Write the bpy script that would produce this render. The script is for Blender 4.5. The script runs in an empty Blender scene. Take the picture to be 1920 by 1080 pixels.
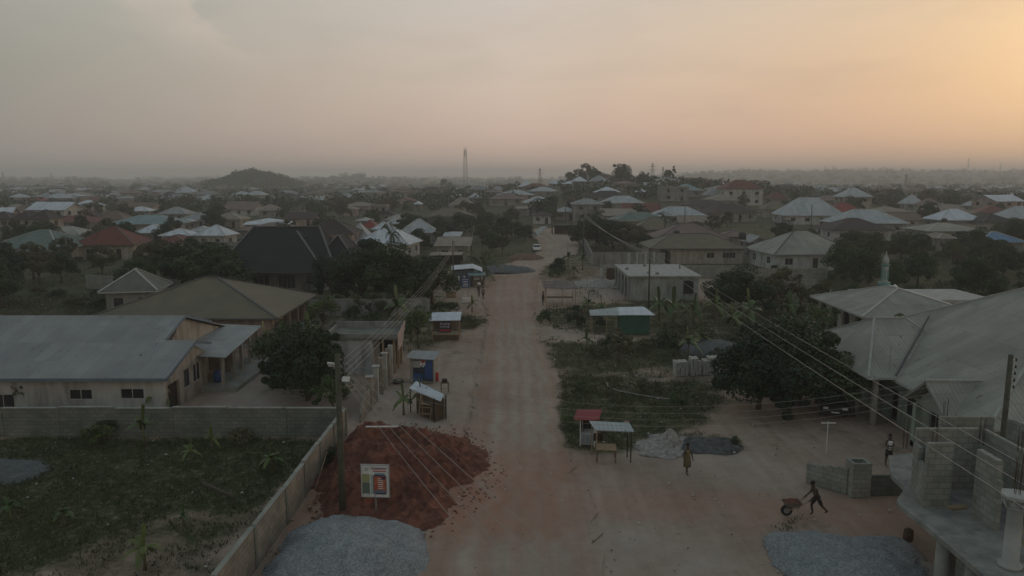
import bpy, math, random
import numpy as np
from mathutils import Vector, Matrix, noise as mn
R = math.radians
rng = random.Random(7)
sc = bpy.context.scene
col = sc.collection

# ------------------------------------------------------------------ camera
CAM_Z, FPX, PITCH = 16.0, 1400.0, R(8.41)
cam_d = bpy.data.cameras.new('camera'); cam = bpy.data.objects.new('camera', cam_d); col.objects.link(cam)
cam.location = (0, 0, CAM_Z); cam.rotation_euler = (R(90) - PITCH, 0, 0)
cam_d.sensor_width = 36.0; cam_d.lens = 36.0 * FPX / 1920.0
cam_d.clip_start = 0.5; cam_d.clip_end = 20000
sc.camera = cam

# ------------------------------------------------------------------ world: dusty dusk sky
HAZE = 5.2e-4
SUN_AZ, SUN_EL = R(37.0), R(7.5)          # azimuth to the right of the view axis (+Y)
SUN = Vector((math.sin(SUN_AZ) * math.cos(SUN_EL), math.cos(SUN_AZ) * math.cos(SUN_EL), math.sin(SUN_EL)))
w = bpy.data.worlds.new("World"); sc.world = w; w.use_nodes = True
nt = w.node_tree; nt.nodes.clear()
def N(t, **kw):
    n = nt.nodes.new(t)
    for k, v in kw.items(): setattr(n, k, v)
    return n
def mth(op, a, b=None, c=None, clamp=False):
    n = N('ShaderNodeMath', operation=op); n.use_clamp = clamp
    for i, v in enumerate((a, b, c)):
        if v is None: continue
        if isinstance(v, (int, float)): n.inputs[i].default_value = v
        else: nt.links.new(v, n.inputs[i])
    return n.outputs[0]
def srgb(r, g, b):
    f = lambda c: (c / 255 / 12.92) if c / 255 <= .04045 else ((c / 255 + .055) / 1.055) ** 2.4
    return (f(r), f(g), f(b), 1)
def ramp(fac, stops):
    n = N('ShaderNodeValToRGB'); e = n.color_ramp.elements
    while len(e) < len(stops): e.new(.5)
    for i, (p, c) in enumerate(stops): e[i].position = p; e[i].color = c
    nt.links.new(fac, n.inputs[0]); return n.outputs[0]
def mixc(f, a, b, bt='MIX'):
    n = N('ShaderNodeMix', data_type='RGBA', blend_type=bt)
    if isinstance(f, (int, float)): n.inputs[0].default_value = f
    else: nt.links.new(f, n.inputs[0])
    for i, v in ((6, a), (7, b)):
        if isinstance(v, tuple): n.inputs[i].default_value = v
        else: nt.links.new(v, n.inputs[i])
    return n.outputs[2]
tc = N('ShaderNodeTexCoord'); nrm = N('ShaderNodeVectorMath', operation='NORMALIZE'); nt.links.new(tc.outputs['Generated'], nrm.inputs[0])
sep = N('ShaderNodeSeparateXYZ'); nt.links.new(nrm.outputs[0], sep.inputs[0])
el = mth('ARCSINE', sep.outputs[2])                               # radians
elf = mth('DIVIDE', el, R(90), clamp=True)                        # 0..1 over 0..90 deg
az = mth('ARCTAN2', sep.outputs[0], sep.outputs[1])               # 0 ahead, + right
azf = mth('MULTIPLY_ADD', az, 1 / R(70), .5, clamp=True)          # 0 at 35 left, 1 at 35 right
Z1, Z2 = srgb(118, 129, 134), srgb(106, 119, 128)
rl = ramp(elf, [(0, srgb(144, 136, 128)), (.025, srgb(142, 135, 127)), (.08, srgb(139, 137, 128)), (.16, srgb(152, 154, 146)), (.24, srgb(146, 151, 147)), (.4, Z1), (1, Z2)])
rm_ = ramp(elf, [(0, srgb(200, 170, 152)), (.025, srgb(197, 169, 153)), (.08, srgb(194, 176, 160)), (.15, srgb(186, 177, 168)), (.24, srgb(162, 161, 156)), (.4, Z1), (1, Z2)])
rr = ramp(elf, [(0, srgb(212, 164, 130)), (.025, srgb(208, 164, 131)), (.07, srgb(206, 168, 132)), (.12, srgb(205, 177, 145)), (.18, srgb(182, 170, 152)), (.25, srgb(160, 157, 149)), (.4, Z1), (1, Z2)])
f1 = mth('MULTIPLY', azf, 2.0, clamp=True); f2 = mth('MULTIPLY_ADD', azf, 2.0, -1.0, clamp=True)
base = mixc(f2, mixc(f1, rl, rm_), rr)
# glow round the veiled sun
dv = N('ShaderNodeVectorMath', operation='DOT_PRODUCT'); nt.links.new(nrm.outputs[0], dv.inputs[0]); dv.inputs[1].default_value = SUN
ang = mth('ARCCOSINE', mth('MINIMUM', dv.outputs['Value'], .99999))
glow = mth('EXPONENT', mth('MULTIPLY', mth('POWER', mth('DIVIDE', ang, R(6.8)), 1.5), -1.0))
base = mixc(mth('MULTIPLY', glow, .62), base, srgb(242, 204, 154))
# soft cloud bank top left, thin streak right
mp = N('ShaderNodeMapping'); nt.links.new(nrm.outputs[0], mp.inputs[0]); mp.inputs['Scale'].default_value = (1, 1, 1.6)
cn = N('ShaderNodeTexNoise'); cn.inputs['Scale'].default_value = 16; cn.inputs['Detail'].default_value = 9; cn.inputs['Roughness'].default_value = .55; nt.links.new(mp.outputs[0], cn.inputs['Vector'])
# boundary running from az -26,el 23 to az -19,el 14
bd = mth('ADD', mth('MULTIPLY', az, -1.0), mth('MULTIPLY_ADD', el, -1.3, -.1295))
bd = mth('ADD', bd, mth('MULTIPLY_ADD', cn.outputs[0], .20, -.10))
cm = mth('MULTIPLY_ADD', bd, 40.0, .5, clamp=True)
fade = mth('MULTIPLY_ADD', bd, -8, 1.0, clamp=True)
low = mth('MULTIPLY_ADD', el, 14.0, -1.7, clamp=True)
cm = mth('MULTIPLY', mth('MULTIPLY', cm, fade), low)
base = mixc(mth('MULTIPLY', cm, .5), base, srgb(196, 182, 164))
cn2 = N('ShaderNodeTexNoise'); cn2.inputs['Scale'].default_value = 5; cn2.inputs['Detail'].default_value = 6
mp2 = N('ShaderNodeMapping'); nt.links.new(nrm.outputs[0], mp2.inputs[0]); mp2.inputs['Scale'].default_value = (1, 1, 5); nt.links.new(mp2.outputs[0], cn2.inputs['Vector'])
base = mixc(mth('MULTIPLY', mth('MULTIPLY_ADD', cn2.outputs[0], 5, -2.4, clamp=True), .10), base, srgb(120, 118, 116))
st = mth('EXPONENT', mth('MULTIPLY', mth('POWER', mth('DIVIDE', mth('ABSOLUTE', mth('SUBTRACT', mth('ADD', el, mth('MULTIPLY_ADD', cn.outputs[0], .03, -.015)), R(11.0))), R(.55)), 2.0), -1.0))
st = mth('MULTIPLY', st, mth('MULTIPLY_ADD', az, 9.0, -4.6, clamp=True))
base = mixc(mth('MULTIPLY', st, .35), base, srgb(150, 128, 104))
sky = N('ShaderNodeTexSky'); sky.sky_type = 'NISHITA'; sky.sun_disc = False
sky.sun_elevation = SUN_EL; sky.sun_rotation = SUN_AZ; sky.dust_density = 4; sky.air_density = 1.2; sky.altitude = 300
b1 = N('ShaderNodeBackground'); nt.links.new(base, b1.inputs[0]); b1.inputs[1].default_value = 1.3
b2 = N('ShaderNodeBackground'); nt.links.new(sky.outputs[0], b2.inputs[0]); b2.inputs[1].default_value = .002
ad = N('ShaderNodeAddShader'); nt.links.new(b1.outputs[0], ad.inputs[0]); nt.links.new(b2.outputs[0], ad.inputs[1])
wo = N('ShaderNodeOutputWorld'); nt.links.new(ad.outputs[0], wo.inputs[0])
w.cycles.sampling_method = 'MANUAL'; w.cycles.sample_map_resolution = 512

sl = bpy.data.lights.new('sun', 'SUN'); sl.energy = .35; sl.angle = R(14); sl.color = (1, .78, .60)
so = bpy.data.objects.new('sun', sl); col.objects.link(so)
so.rotation_euler = (-SUN).to_track_quat('-Z', 'Y').to_euler()

sc.view_settings.view_transform = 'Standard'; sc.view_settings.look = 'None'
sc.view_settings.gamma = 1; sc.view_settings.exposure = 0; sc.view_settings.use_curve_mapping = False
cy = sc.cycles
cy.max_bounces = 5; cy.diffuse_bounces = 3; cy.glossy_bounces = 2; cy.volume_bounces = 3; cy.transparent_max_bounces = 4
cy.use_denoising = True; cy.use_adaptive_sampling = True; cy.adaptive_threshold = .015
try: cy.denoiser = 'OPENIMAGEDENOISE'
except Exception: pass

# ------------------------------------------------------------------ terrain height and picking
def gs(x, y, cx, cy_, sx, sy): return math.exp(-((x - cx) / sx) ** 2 - ((y - cy_) / sy) ** 2)
def sstep(a, b, t):
    t = min(1, max(0, (t - a) / (b - a))); return t * t * (3 - 2 * t)
def terr(x, y):
    if y < 150: return 0.0
    h = 9.5 * gs(x, y, 72, 420, 80, 130) + 3.5 * gs(x, y, 10, 520, 120, 140)
    h += 13 * gs(x, y, -318, 930, 30, 70) + 6 * gs(x, y, -330, 950, 50, 100) + 3 * gs(x, y, -250, 950, 110, 120) + 7 * mn.noise(Vector((x / 14, y / 60, 8))) * gs(x, y, -322, 930, 60, 90)
    h += 15 * gs(x, y, -380, 1750, 110, 160)
    h += 3 * gs(x, y, 230, 420, 120, 140)
    az_ = math.atan2(x, y)
    ridge = 8 + 28 * sstep(R(4), R(20), az_) + 1.6 * math.sin(az_ * 31) + 1.2 * math.sin(az_ * 83 + 1)
    h += ridge * sstep(1000, 2500, y) + 6 * mn.noise(Vector((x / 240, y / 240, 3))) * sstep(300, 900, y)
    return h * sstep(150, 230, y)
def ray(px, py):
    d = Vector(((px - 960) / FPX, 1.0, (540 - py) / FPX))
    c, s = math.cos(PITCH), math.sin(PITCH)
    return Vector((d.x, d.y * c + d.z * s, -d.y * s + d.z * c))
def P(px, py, dz=0.0):
    """world point where the view ray through a pixel of the 1920 frame meets terrain + dz"""
    r = ray(px, py)
    if r.z < -1e-4:
        t = (CAM_Z - dz) / -r.z
        if r.y * t < 150: return Vector((r.x * t, r.y * t, dz))
    t = 140.0
    while t < 6000:
        p = r * t; z = CAM_Z + p.z
        if z <= terr(p.x, p.y) + dz: break
        t *= 1.004
    return Vector((p.x, p.y, terr(p.x, p.y) + dz))
def to_px(v):
    c, s = math.cos(PITCH), math.sin(PITCH); z = v[2] - CAM_Z
    f = v[1] * c - z * s
    return 960 + FPX * v[0] / f, 540 - FPX * (v[1] * s + z * c) / f
def at(px, y, z=0.0):
    """x of a pixel column at depth y and height z"""
    f = y * math.cos(PITCH) + (CAM_Z - z) * math.sin(PITCH)
    return (px - 960) / FPX * f

# ------------------------------------------------------------------ materials
MATS = {}
def M(name, c1, c2=None, scale=1.5, rough=.85, bump=0.0, kind='noise', metal=0.0, detail=6, bscale=None, spec=.3):
    if name in MATS: return MATS[name]
    m = bpy.data.materials.new(name); m.use_nodes = True; MATS[name] = m
    t = m.node_tree; ns = t.nodes; b = ns['Principled BSDF']; L = t.links.new
    b.inputs['Roughness'].default_value = rough; b.inputs['Metallic'].default_value = metal
    b.inputs['Specular IOR Level'].default_value = spec
    c1 = (*c1, 1) if len(c1) == 3 else c1
    c2 = tuple(x * .7 for x in c1[:3]) + (1,) if c2 is None else (*c2, 1)
    tcn = ns.new('ShaderNodeTexCoord'); nz = ns.new('ShaderNodeTexNoise')
    nz.inputs['Scale'].default_value = scale; nz.inputs['Detail'].default_value = detail; nz.inputs['Roughness'].default_value = .6
    L(tcn.outputs['Object'], nz.inputs['Vector'])
    r = ns.new('ShaderNodeValToRGB'); r.color_ramp.elements[0].position = .35; r.color_ramp.elements[1].position = .65
    r.color_ramp.elements[0].color = c1; r.color_ramp.elements[1].color = c2; L(nz.outputs[0], r.inputs[0])
    out = r.outputs[0]; height = nz.outputs[0]
    def mul(a, bcol, f=1.0, bt='MULTIPLY'):
        x = ns.new('ShaderNodeMix'); x.data_type = 'RGBA'; x.blend_type = bt
        if isinstance(f, float): x.inputs[0].default_value = f
        else: L(f, x.inputs[0])
        L(a, x.inputs[6])
        if isinstance(bcol, tuple): x.inputs[7].default_value = bcol
        else: L(bcol, x.inputs[7])
        return x.outputs[2]
    if kind == 'block' or kind == 'blockbig':
        bk = ns.new('ShaderNodeTexBrick'); L(tcn.outputs['UV'], bk.inputs['Vector'])
        bk.inputs['Scale'].default_value = 1; bk.inputs['Brick Width'].default_value = .46; bk.inputs['Row Height'].default_value = .24
        bk.inputs['Mortar Size'].default_value = .02; bk.inputs['Mortar Smooth'].default_value = .3
        bk.inputs['Color1'].default_value = (1, 1, 1, 1); bk.inputs['Color2'].default_value = (.74, .75, .74, 1); bk.inputs['Mortar'].default_value = (.66, .66, .65, 1)
        bk.inputs['Bias'].default_value = -.2
        out = mul(out, bk.outputs[0]); height = bk.outputs[1]; bump = -abs(bump or .3)
    if kind == 'sheet':      # corrugated roofing: ribs, sheet joints, odd sheets, rust
        bk = ns.new('ShaderNodeTexBrick'); L(tcn.outputs['UV'], bk.inputs['Vector']); bk.offset = .0
        bk.inputs['Scale'].default_value = 1; bk.inputs['Brick Width'].default_value = .9; bk.inputs['Row Height'].default_value = 2.6
        bk.inputs['Mortar Size'].default_value = .018; bk.inputs['Mortar Smooth'].default_value = .6
        bk.inputs['Color1'].default_value = (1, 1, 1, 1); bk.inputs['Color2'].default_value = (.80, .81, .82, 1); bk.inputs['Mortar'].default_value = (.66, .66, .66, 1)
        out = mul(out, bk.outputs[0])
        n2 = ns.new('ShaderNodeTexNoise'); n2.inputs['Scale'].default_value = .55; n2.inputs['Detail'].default_value = 9; n2.inputs['Roughness'].default_value = .7
        L(tcn.outputs['Object'], n2.inputs['Vector'])
        r2 = ns.new('ShaderNodeValToRGB'); r2.color_ramp.elements[0].position = .6; r2.color_ramp.elements[1].position = .76
        L(n2.outputs[0], r2.inputs[0]); 
        f = ns.new('ShaderNodeMath'); f.operation = 'MULTIPLY'; f.inputs[1].default_value = .6; L(r2.outputs[0], f.inputs[0])
        out = mul(out, (.16, .12, .09, 1), f.outputs[0], 'MIX')
        n3 = ns.new('ShaderNodeTexNoise'); n3.inputs['Scale'].default_value = 2.2; n3.inputs['Detail'].default_value = 5
        mp3 = ns.new('ShaderNodeMapping'); mp3.inputs['Scale'].default_value = (1, .45, 1); L(tcn.outputs['UV'], mp3.inputs[0]); L(mp3.outputs[0], n3.inputs['Vector'])
        r3 = ns.new('ShaderNodeValToRGB'); r3.color_ramp.elements[0].position = .66; r3.color_ramp.elements[1].position = .72; r3.color_ramp.elements[0].color = (1, 1, 1, 1); r3.color_ramp.elements[1].color = (.5, .46, .42, 1); L(n3.outputs[0], r3.inputs[0]); out = mul(out, r3.outputs[0])
        wv = ns.new('ShaderNodeTexWave'); wv.bands_direction = 'X'; wv.inputs['Scale'].default_value = 1.25; L(tcn.outputs['UV'], wv.inputs['Vector'])
        wv.inputs['Distortion'].default_value = 0
        out = mul(out, wv.outputs[0], .14); height = wv.outputs[0]; bump = .22
    if kind == 'tile':
        wv = ns.new('ShaderNodeTexWave'); wv.bands_direction = 'Y'; wv.inputs['Scale'].default_value = .9; L(tcn.outputs['UV'], wv.inputs['Vector'])
        out = mul(out, wv.outputs[0], .18); height = wv.outputs[0]; bump = .25
    if kind == 'plank':
        wv = ns.new('ShaderNodeTexWave'); wv.bands_direction = 'X'; wv.inputs['Scale'].default_value = 1.6; wv.inputs['Distortion'].default_value = .6; L(tcn.outputs['UV'], wv.inputs['Vector'])
        out = mul(out, wv.outputs[0], .55); height = wv.outputs[0]; bump = .3
    if kind == 'stone':
        vo = ns.new('ShaderNodeTexVoronoi'); vo.inputs['Scale'].default_value = bscale or 14; L(tcn.outputs['Object'], vo.inputs['Vector'])
        hsv_ = ns.new('ShaderNodeRGBToBW'); L(vo.outputs['Color'], hsv_.inputs[0]); out = mul(out, hsv_.outputs[0], .55); 
        height = vo.outputs['Distance']; bump = bump or .8
    if kind == 'leaf':       # per-plant and per-clump variation
        oi = ns.new('ShaderNodeObjectInfo'); hs = ns.new('ShaderNodeHueSaturation')
        mr = ns.new('ShaderNodeMapRange'); L(oi.outputs['Random'], mr.inputs[0]); mr.inputs[3].default_value = .47; mr.inputs[4].default_value = .53
        mv = ns.new('ShaderNodeMapRange'); L(oi.outputs['Random'], mv.inputs[0]); mv.inputs[3].default_value = 1.3; mv.inputs[4].default_value = .75
        L(mr.outputs[0], hs.inputs['Hue']); L(mv.outputs[0], hs.inputs['Value']); L(out, hs.inputs['Color']); out = hs.outputs[0]
    if kind == 'plaster':    # stains running down the wall
        n2 = ns.new('ShaderNodeTexNoise'); n2.inputs['Scale'].default_value = 1; n2.inputs['Detail'].default_value = 8
        mp_ = ns.new('ShaderNodeMapping'); mp_.inputs['Scale'].default_value = (1.6, 1.6, .35); L(tcn.outputs['Object'], mp_.inputs[0]); L(mp_.outputs[0], n2.inputs['Vector'])
        r2 = ns.new('ShaderNodeValToRGB'); r2.color_ramp.elements[0].position = .45; r2.color_ramp.elements[1].position = .75
        r2.color_ramp.elements[0].color = (1, 1, 1, 1); r2.color_ramp.elements[1].color = (.5, .47, .42, 1); L(n2.outputs[0], r2.inputs[0])
        out = mul(out, r2.outputs[0])
    L(out, b.inputs['Base Color'])
    if bump:
        bp = ns.new('ShaderNodeBump'); bp.inputs['Strength'].default_value = min(1, abs(bump)); bp.inputs['Distance'].default_value = .10 if 'laterite' in name else .04
        bp.invert = bump < 0; L(height, bp.inputs['Height']); L(bp.outputs[0], b.inputs['Normal'])
    return m
def rgb(r, g, b): return srgb(r, g, b)[:3]
# roofs
RF = {
 'grey':   M('grey_roof_sheet', (.30, .325, .335), (.23, .255, .265), .8, .6, kind='sheet'),
 'white':  M('bright_roof_sheet', (.60, .66, .72), (.50, .56, .63), .6, .55, kind='sheet'),
 'pale':   M('pale_roof_sheet', (.42, .46, .48), (.34, .38, .40), .6, .6, kind='sheet'),
 'green':  M('green_roof_sheet', (.13, .19, .17), (.10, .15, .13), .6, .6, kind='sheet'),
 'teal':   M('teal_roof_sheet', (.22, .32, .34), (.18, .27, .29), .6, .6, kind='sheet'),
 'blue':   M('blue_roof_sheet', (.12, .24, .40), (.10, .20, .33), .6, .6, kind='sheet'),
 'red':    M('red_roof_sheet', (.26, .045, .035), (.20, .035, .03), .6, .6, kind='sheet'),
 'rust':   M('rusty_red_roof_sheet', (.17, .05, .035), (.12, .04, .03), .6, .7, kind='sheet'),
 'brown':  M('brown_roof_tile', (.16, .115, .085), (.12, .088, .066), .6, .7, kind='tile'),
 'olive':  M('olive_brown_roof_tile', (.165, .15, .105), (.135, .12, .085), .5, .7, kind='tile'),
 'rose':   M('dusty_rose_roof_tile', (.20, .145, .13), (.16, .115, .10), .5, .7, kind='tile'),
 'dark':   M('charcoal_roof_tile', (.028, .032, .036), (.022, .025, .028), .5, .8, kind='tile'),
 'dbrown': M('dark_brown_roof_tile', (.055, .042, .038), (.042, .033, .03), .5, .75, kind='tile'),
 'tan':    M('tan_roof_sheet', (.27, .23, .18), (.21, .18, .14), .6, .65, kind='sheet'),
 'moss':   M('mossy_weathered_roof_sheet', (.17, .175, .15), (.11, .115, .10), .4, .75, kind='sheet'),
 'stain':  M('weathered_grey_green_roof_sheet', (.345, .34, .295), (.245, .245, .215), .35, .65, kind='sheet'),
}
WL = {
 'white': M('white_render', (.44, .45, .44), (.34, .35, .34), .8, .9, kind='plaster'),
 'cream': M('cream_render', (.34, .32, .28), (.27, .25, .22), .8, .9, kind='plaster'),
 'pink':  M('pink_render', (.37, .29, .265), (.30, .235, .21), .8, .9, kind='plaster'),
 'grey':  M('bare_cement_render', (.26, .265, .26), (.19, .195, .19), .8, .9, kind='plaster'),
 'mossy': M('mossy_dark_block', (.20, .215, .19), (.13, .145, .125), .7, .95, .4, 'block'),
 'block': M('sandcrete_block', (.30, .305, .275), (.215, .22, .195), 1.2, .95, .4, 'block'),
 'green': M('pale_green_render', (.30, .36, .30), (.24, .29, .24), .8, .9, kind='plaster'),
}
MT = dict(
 ridge=M('light_ridge_metal', (.38, .39, .38), (.31, .32, .31), 1, .5), dridge=M('dark_ridge_cap', (.10, .105, .105), (.08, .08, .08), 1, .6),
 dark=M('dark_opening', (.012, .012, .013), (.02, .02, .02), 1, .8), glass=M('window_glass', (.02, .024, .028), (.03, .035, .04), 1, .15, spec=.5),  # dark: near-black standing in for the shade inside openings
 frame=M('window_frame_white', (.45, .45, .44), (.36, .36, .35), 2, .6), wood=M('weathered_wood', (.17, .125, .085), (.11, .08, .055), 3, .9, kind='plank'),
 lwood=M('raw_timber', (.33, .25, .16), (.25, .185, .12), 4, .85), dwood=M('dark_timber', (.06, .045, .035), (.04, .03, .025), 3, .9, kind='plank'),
 conc=M('raw_concrete', (.29, .30, .275), (.20, .21, .19), .9, .92, .3), conc2=M('pale_concrete', (.36, .37, .36), (.28, .29, .28), 1.3, .9, .2),
 steel=M('galvanised_steel', (.33, .34, .35), (.25, .26, .27), 3, .45, metal=.4), rust=M('rusted_rebar', (.10, .06, .04), (.06, .04, .03), 8, .9),
 pole=M('creosoted_pole_wood', (.10, .10, .075), (.065, .065, .05), 3, .9, .3), wire=M('aluminium_wire', (.29, .28, .26), (.24, .23, .22), 1, .5),
 black=M('black_plastic', (.02, .02, .022), (.015, .015, .016), 1, .5), white=M('white_paint', (.62, .63, .62), (.52, .53, .52), 2, .5),
 blue=M('blue_paint', (.035, .085, .24), (.03, .07, .19), 1, .5), red=M('red_paint', (.38, .035, .035), (.30, .03, .03), 2, .5),
 kgreen=M('green_painted_board', (.045, .14, .10), (.035, .11, .08), 2, .7, kind='plank'), yellow=M('yellow_print', (.30, .31, .15), (.26, .28, .14), 2, .6),
 skin=M('dark_skin', (.075, .047, .034), (.06, .037, .027), 6, .6), hair=M('black_hair', (.01, .009, .009), (.012, .01, .01), 9, .9),
 soil=M('red_laterite_soil', (.25, .098, .064), (.125, .052, .038), .8, .97, .9, 'stone', bscale=3.2),  # dark and light mottling of the soil also stands in for weak self-shadow
 gravel=M('blue_grey_gravel', (.36, .39, .405), (.27, .295, .31), 1.5, .95, 1, 'stone', bscale=16),
 sand=M('pale_sand', (.42, .40, .37), (.32, .30, .28), 2, .95, .6, 'stone', bscale=6), ash=M('dark_charcoal_soil', (.14, .145, .14), (.085, .09, .088), 2, .95, .6, 'stone', bscale=6),
 bark=M('tree_bark', (.12, .10, .075), (.075, .062, .05), 3, .95, .5), stem=M('banana_stem', (.16, .17, .09), (.11, .10, .06), 4, .8),
 leafd=M('dark_mango_leaf', (.030, .056, .018), (.016, .032, .011), .55, .6, kind='leaf', detail=3), leafm=M('green_leaf', (.052, .088, .026), (.028, .050, .016), .5, .6, kind='leaf', detail=3),
 leafo=M('olive_leaf', (.085, .085, .042), (.050, .054, .026), .5, .65, kind='leaf', detail=3), leafb=M('dry_brown_leaf', (.085, .062, .042), (.06, .042, .03), .8, .8, kind='leaf', detail=3),
 banana=M('banana_leaf', (.078, .118, .034), (.045, .072, .022), .9, .5, kind='leaf', detail=3), palm=M('palm_frond', (.055, .080, .032), (.035, .052, .022), .9, .55, kind='leaf', detail=3),
 dullgravel=M('dull_weathered_gravel', (.17, .19, .195), (.11, .125, .13), 1.5, .95, 1, 'stone', bscale=16),
 grass=M('short_dry_grass', (.062, .080, .030), (.036, .050, .020), .25, .9), litter=M('white_litter', (.42, .41, .39), (.28, .27, .25), 3, .7),
)

# ------------------------------------------------------------------ mesh helpers
def mesh_uv(me):
    n = len(me.polygons)
    if not n: return
    nor = np.empty(n * 3); me.polygons.foreach_get('normal', nor); nor = nor.reshape(-1, 3)
    ls = np.empty(n, int); lt = np.empty(n, int); me.polygons.foreach_get('loop_start', ls); me.polygons.foreach_get('loop_total', lt)
    vi = np.empty(len(me.loops), int); me.loops.foreach_get('vertex_index', vi)
    co = np.empty(len(me.vertices) * 3); me.vertices.foreach_get('co', co); co = co.reshape(-1, 3)
    fn = np.repeat(nor, lt, axis=0)
    u = np.stack([-fn[:, 1], fn[:, 0], np.zeros(len(fn))], 1); flat = np.abs(fn[:, 2]) > .97; u[flat] = (1, 0, 0)
    u /= np.maximum(np.linalg.norm(u, axis=1, keepdims=True), 1e-9)
    v = np.cross(fn, u); c = co[vi]
    uv = me.uv_layers.new(name='UVMap')
    uv.data.foreach_set('uv', np.stack([(c * u).sum(1), (c * v).sum(1)], 1).astype(np.float32).ravel())
def link(o, parent=None):
    col.objects.link(o)
    if parent is not None: o.parent = parent
    return o
def tag(o, label=None, cat=None, group=None, kind=None):
    if label: o['label'] = label
    if cat: o['category'] = cat
    if group: o['group'] = group
    if kind: o['kind'] = kind
    return o
def empty(name, loc, rz=0, label=None, cat=None, group=None, kind=None, scale=1):
    e = bpy.data.objects.new(name, None); col.objects.link(e); e.location = loc; e.rotation_euler = (0, 0, rz); e.scale = (scale,) * 3
    e.empty_display_size = .2
    return tag(e, label, cat, group, kind)
class MB:
    def __init__(s): s.v = []; s.f = []; s.m = []
    def add(s, vs, fs, mi=0):
        o = len(s.v); s.v += [tuple(v) for v in vs]; s.f += [tuple(i + o for i in f) for f in fs]; s.m += [mi] * len(fs); return s
    def box(s, x0, x1, y0, y1, z0, z1, mi=0):
        return s.add([(x0, y0, z0), (x1, y0, z0), (x1, y1, z0), (x0, y1, z0), (x0, y0, z1), (x1, y0, z1), (x1, y1, z1), (x0, y1, z1)],
                     [(3, 2, 1, 0), (4, 5, 6, 7), (0, 1, 5, 4), (1, 2, 6, 5), (2, 3, 7, 6), (3, 0, 4, 7)], mi)
    def obox(s, c, sz, rz=0, mi=0, rx=0, ry=0):
        m = Matrix.Translation(c) @ Matrix.Rotation(rz, 4, 'Z') @ Matrix.Rotation(ry, 4, 'Y') @ Matrix.Rotation(rx, 4, 'X')
        h = [a / 2 for a in sz]
        vs = [m @ Vector(p) for p in [(-h[0], -h[1], -h[2]), (h[0], -h[1], -h[2]), (h[0], h[1], -h[2]), (-h[0], h[1], -h[2]), (-h[0], -h[1], h[2]), (h[0], -h[1], h[2]), (h[0], h[1], h[2]), (-h[0], h[1], h[2])]]
        return s.add(vs, [(3, 2, 1, 0), (4, 5, 6, 7), (0, 1, 5, 4), (1, 2, 6, 5), (2, 3, 7, 6), (3, 0, 4, 7)], mi)
    def beam(s, p, q, w_=.1, h=None, mi=0):
        p, q = Vector(p), Vector(q); d = q - p; h = h or w_
        up = Vector((0, 0, 1)) if abs(d.normalized().z) < .95 else Vector((0, 1, 0))
        a = d.cross(up).normalized() * w_ / 2; b = a.cross(d).normalized() * h / 2
        vs = [p - a - b, p + a - b, p + a + b, p - a + b, q - a - b, q + a - b, q + a + b, q - a + b]
        return s.add(vs, [(0, 1, 2, 3), (7, 6, 5, 4), (0, 4, 5, 1), (1, 5, 6, 2), (2, 6, 7, 3), (3, 7, 4, 0)], mi)
    def tube(s, pts, r, n=6, mi=0, cap=True):
        pts = [Vector(p) for p in pts]; rs = r if isinstance(r, (list, tuple)) else [r] * len(pts); vs = []
        for i, p in enumerate(pts):
            d = (pts[min(i + 1, len(pts) - 1)] - pts[max(i - 1, 0)]).normalized()
            up = Vector((0, 0, 1)) if abs(d.z) < .9 else Vector((1, 0, 0))
            a = d.cross(up).normalized(); b = a.cross(d)
            for k in range(n):
                t = 2 * math.pi * k / n; vs.append(p + (a * math.cos(t) + b * math.sin(t)) * rs[i])
        fs = [(i * n + k, i * n + (k + 1) % n, (i + 1) * n + (k + 1) % n, (i + 1) * n + k) for i in range(len(pts) - 1) for k in range(n)]
        if cap: fs += [tuple(range(n - 1, -1, -1)), tuple((len(pts) - 1) * n + k for k in range(n))]
        return s.add(vs, fs, mi)
    def lathe(s, prof, c=(0, 0, 0), n=16, mi=0, sq=False):
        return s.tube([(c[0], c[1], c[2] + z) for _, z in prof], [r for r, _ in prof], n, mi)
    def prism(s, poly, z0, z1, mi=0):
        n = len(poly); a = sum(poly[i][0] * poly[(i + 1) % n][1] - poly[(i + 1) % n][0] * poly[i][1] for i in range(n))
        if a < 0: poly = poly[::-1]
        return s.add([(x, y, z0) for x, y in poly] + [(x, y, z1) for x, y in poly],
                     [tuple(range(n - 1, -1, -1)), tuple(range(n, 2 * n))] + [(i, (i + 1) % n, n + (i + 1) % n, n + i) for i in range(n)], mi)
    def sheet(s, a, b, c, d, t=.03, mi=0):
        """thick quad, a b c d counter-clockwise seen from above"""
        vs = [Vector(p) for p in (a, b, c, d)]; n = (vs[1] - vs[0]).cross(vs[3] - vs[0]).normalized() * t
        return s.add([v - n for v in vs] + vs, [(3, 2, 1, 0), (4, 5, 6, 7), (0, 1, 5, 4), (1, 2, 6, 5), (2, 3, 7, 6), (3, 0, 4, 7)], mi)
    def mesh(s, name, mats, smooth=False, uv=True):
        me = bpy.data.meshes.new(name); me.from_pydata(s.v, [], s.f)
        mats = mats if isinstance(mats, (list, tuple)) else [mats]
        for m in mats: me.materials.append(m)
        if len(mats) > 1: me.polygons.foreach_set('material_index', [min(i, len(mats) - 1) for i in s.m])
        if smooth: me.polygons.foreach_set('use_smooth', [True] * len(me.polygons))
        me.update()
        if uv: mesh_uv(me)
        return me
    def build(s, name, mats, parent=None, smooth=False, uv=True):
        return link(bpy.data.objects.new(name, s.mesh(name, mats, smooth, uv)), parent)
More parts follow.
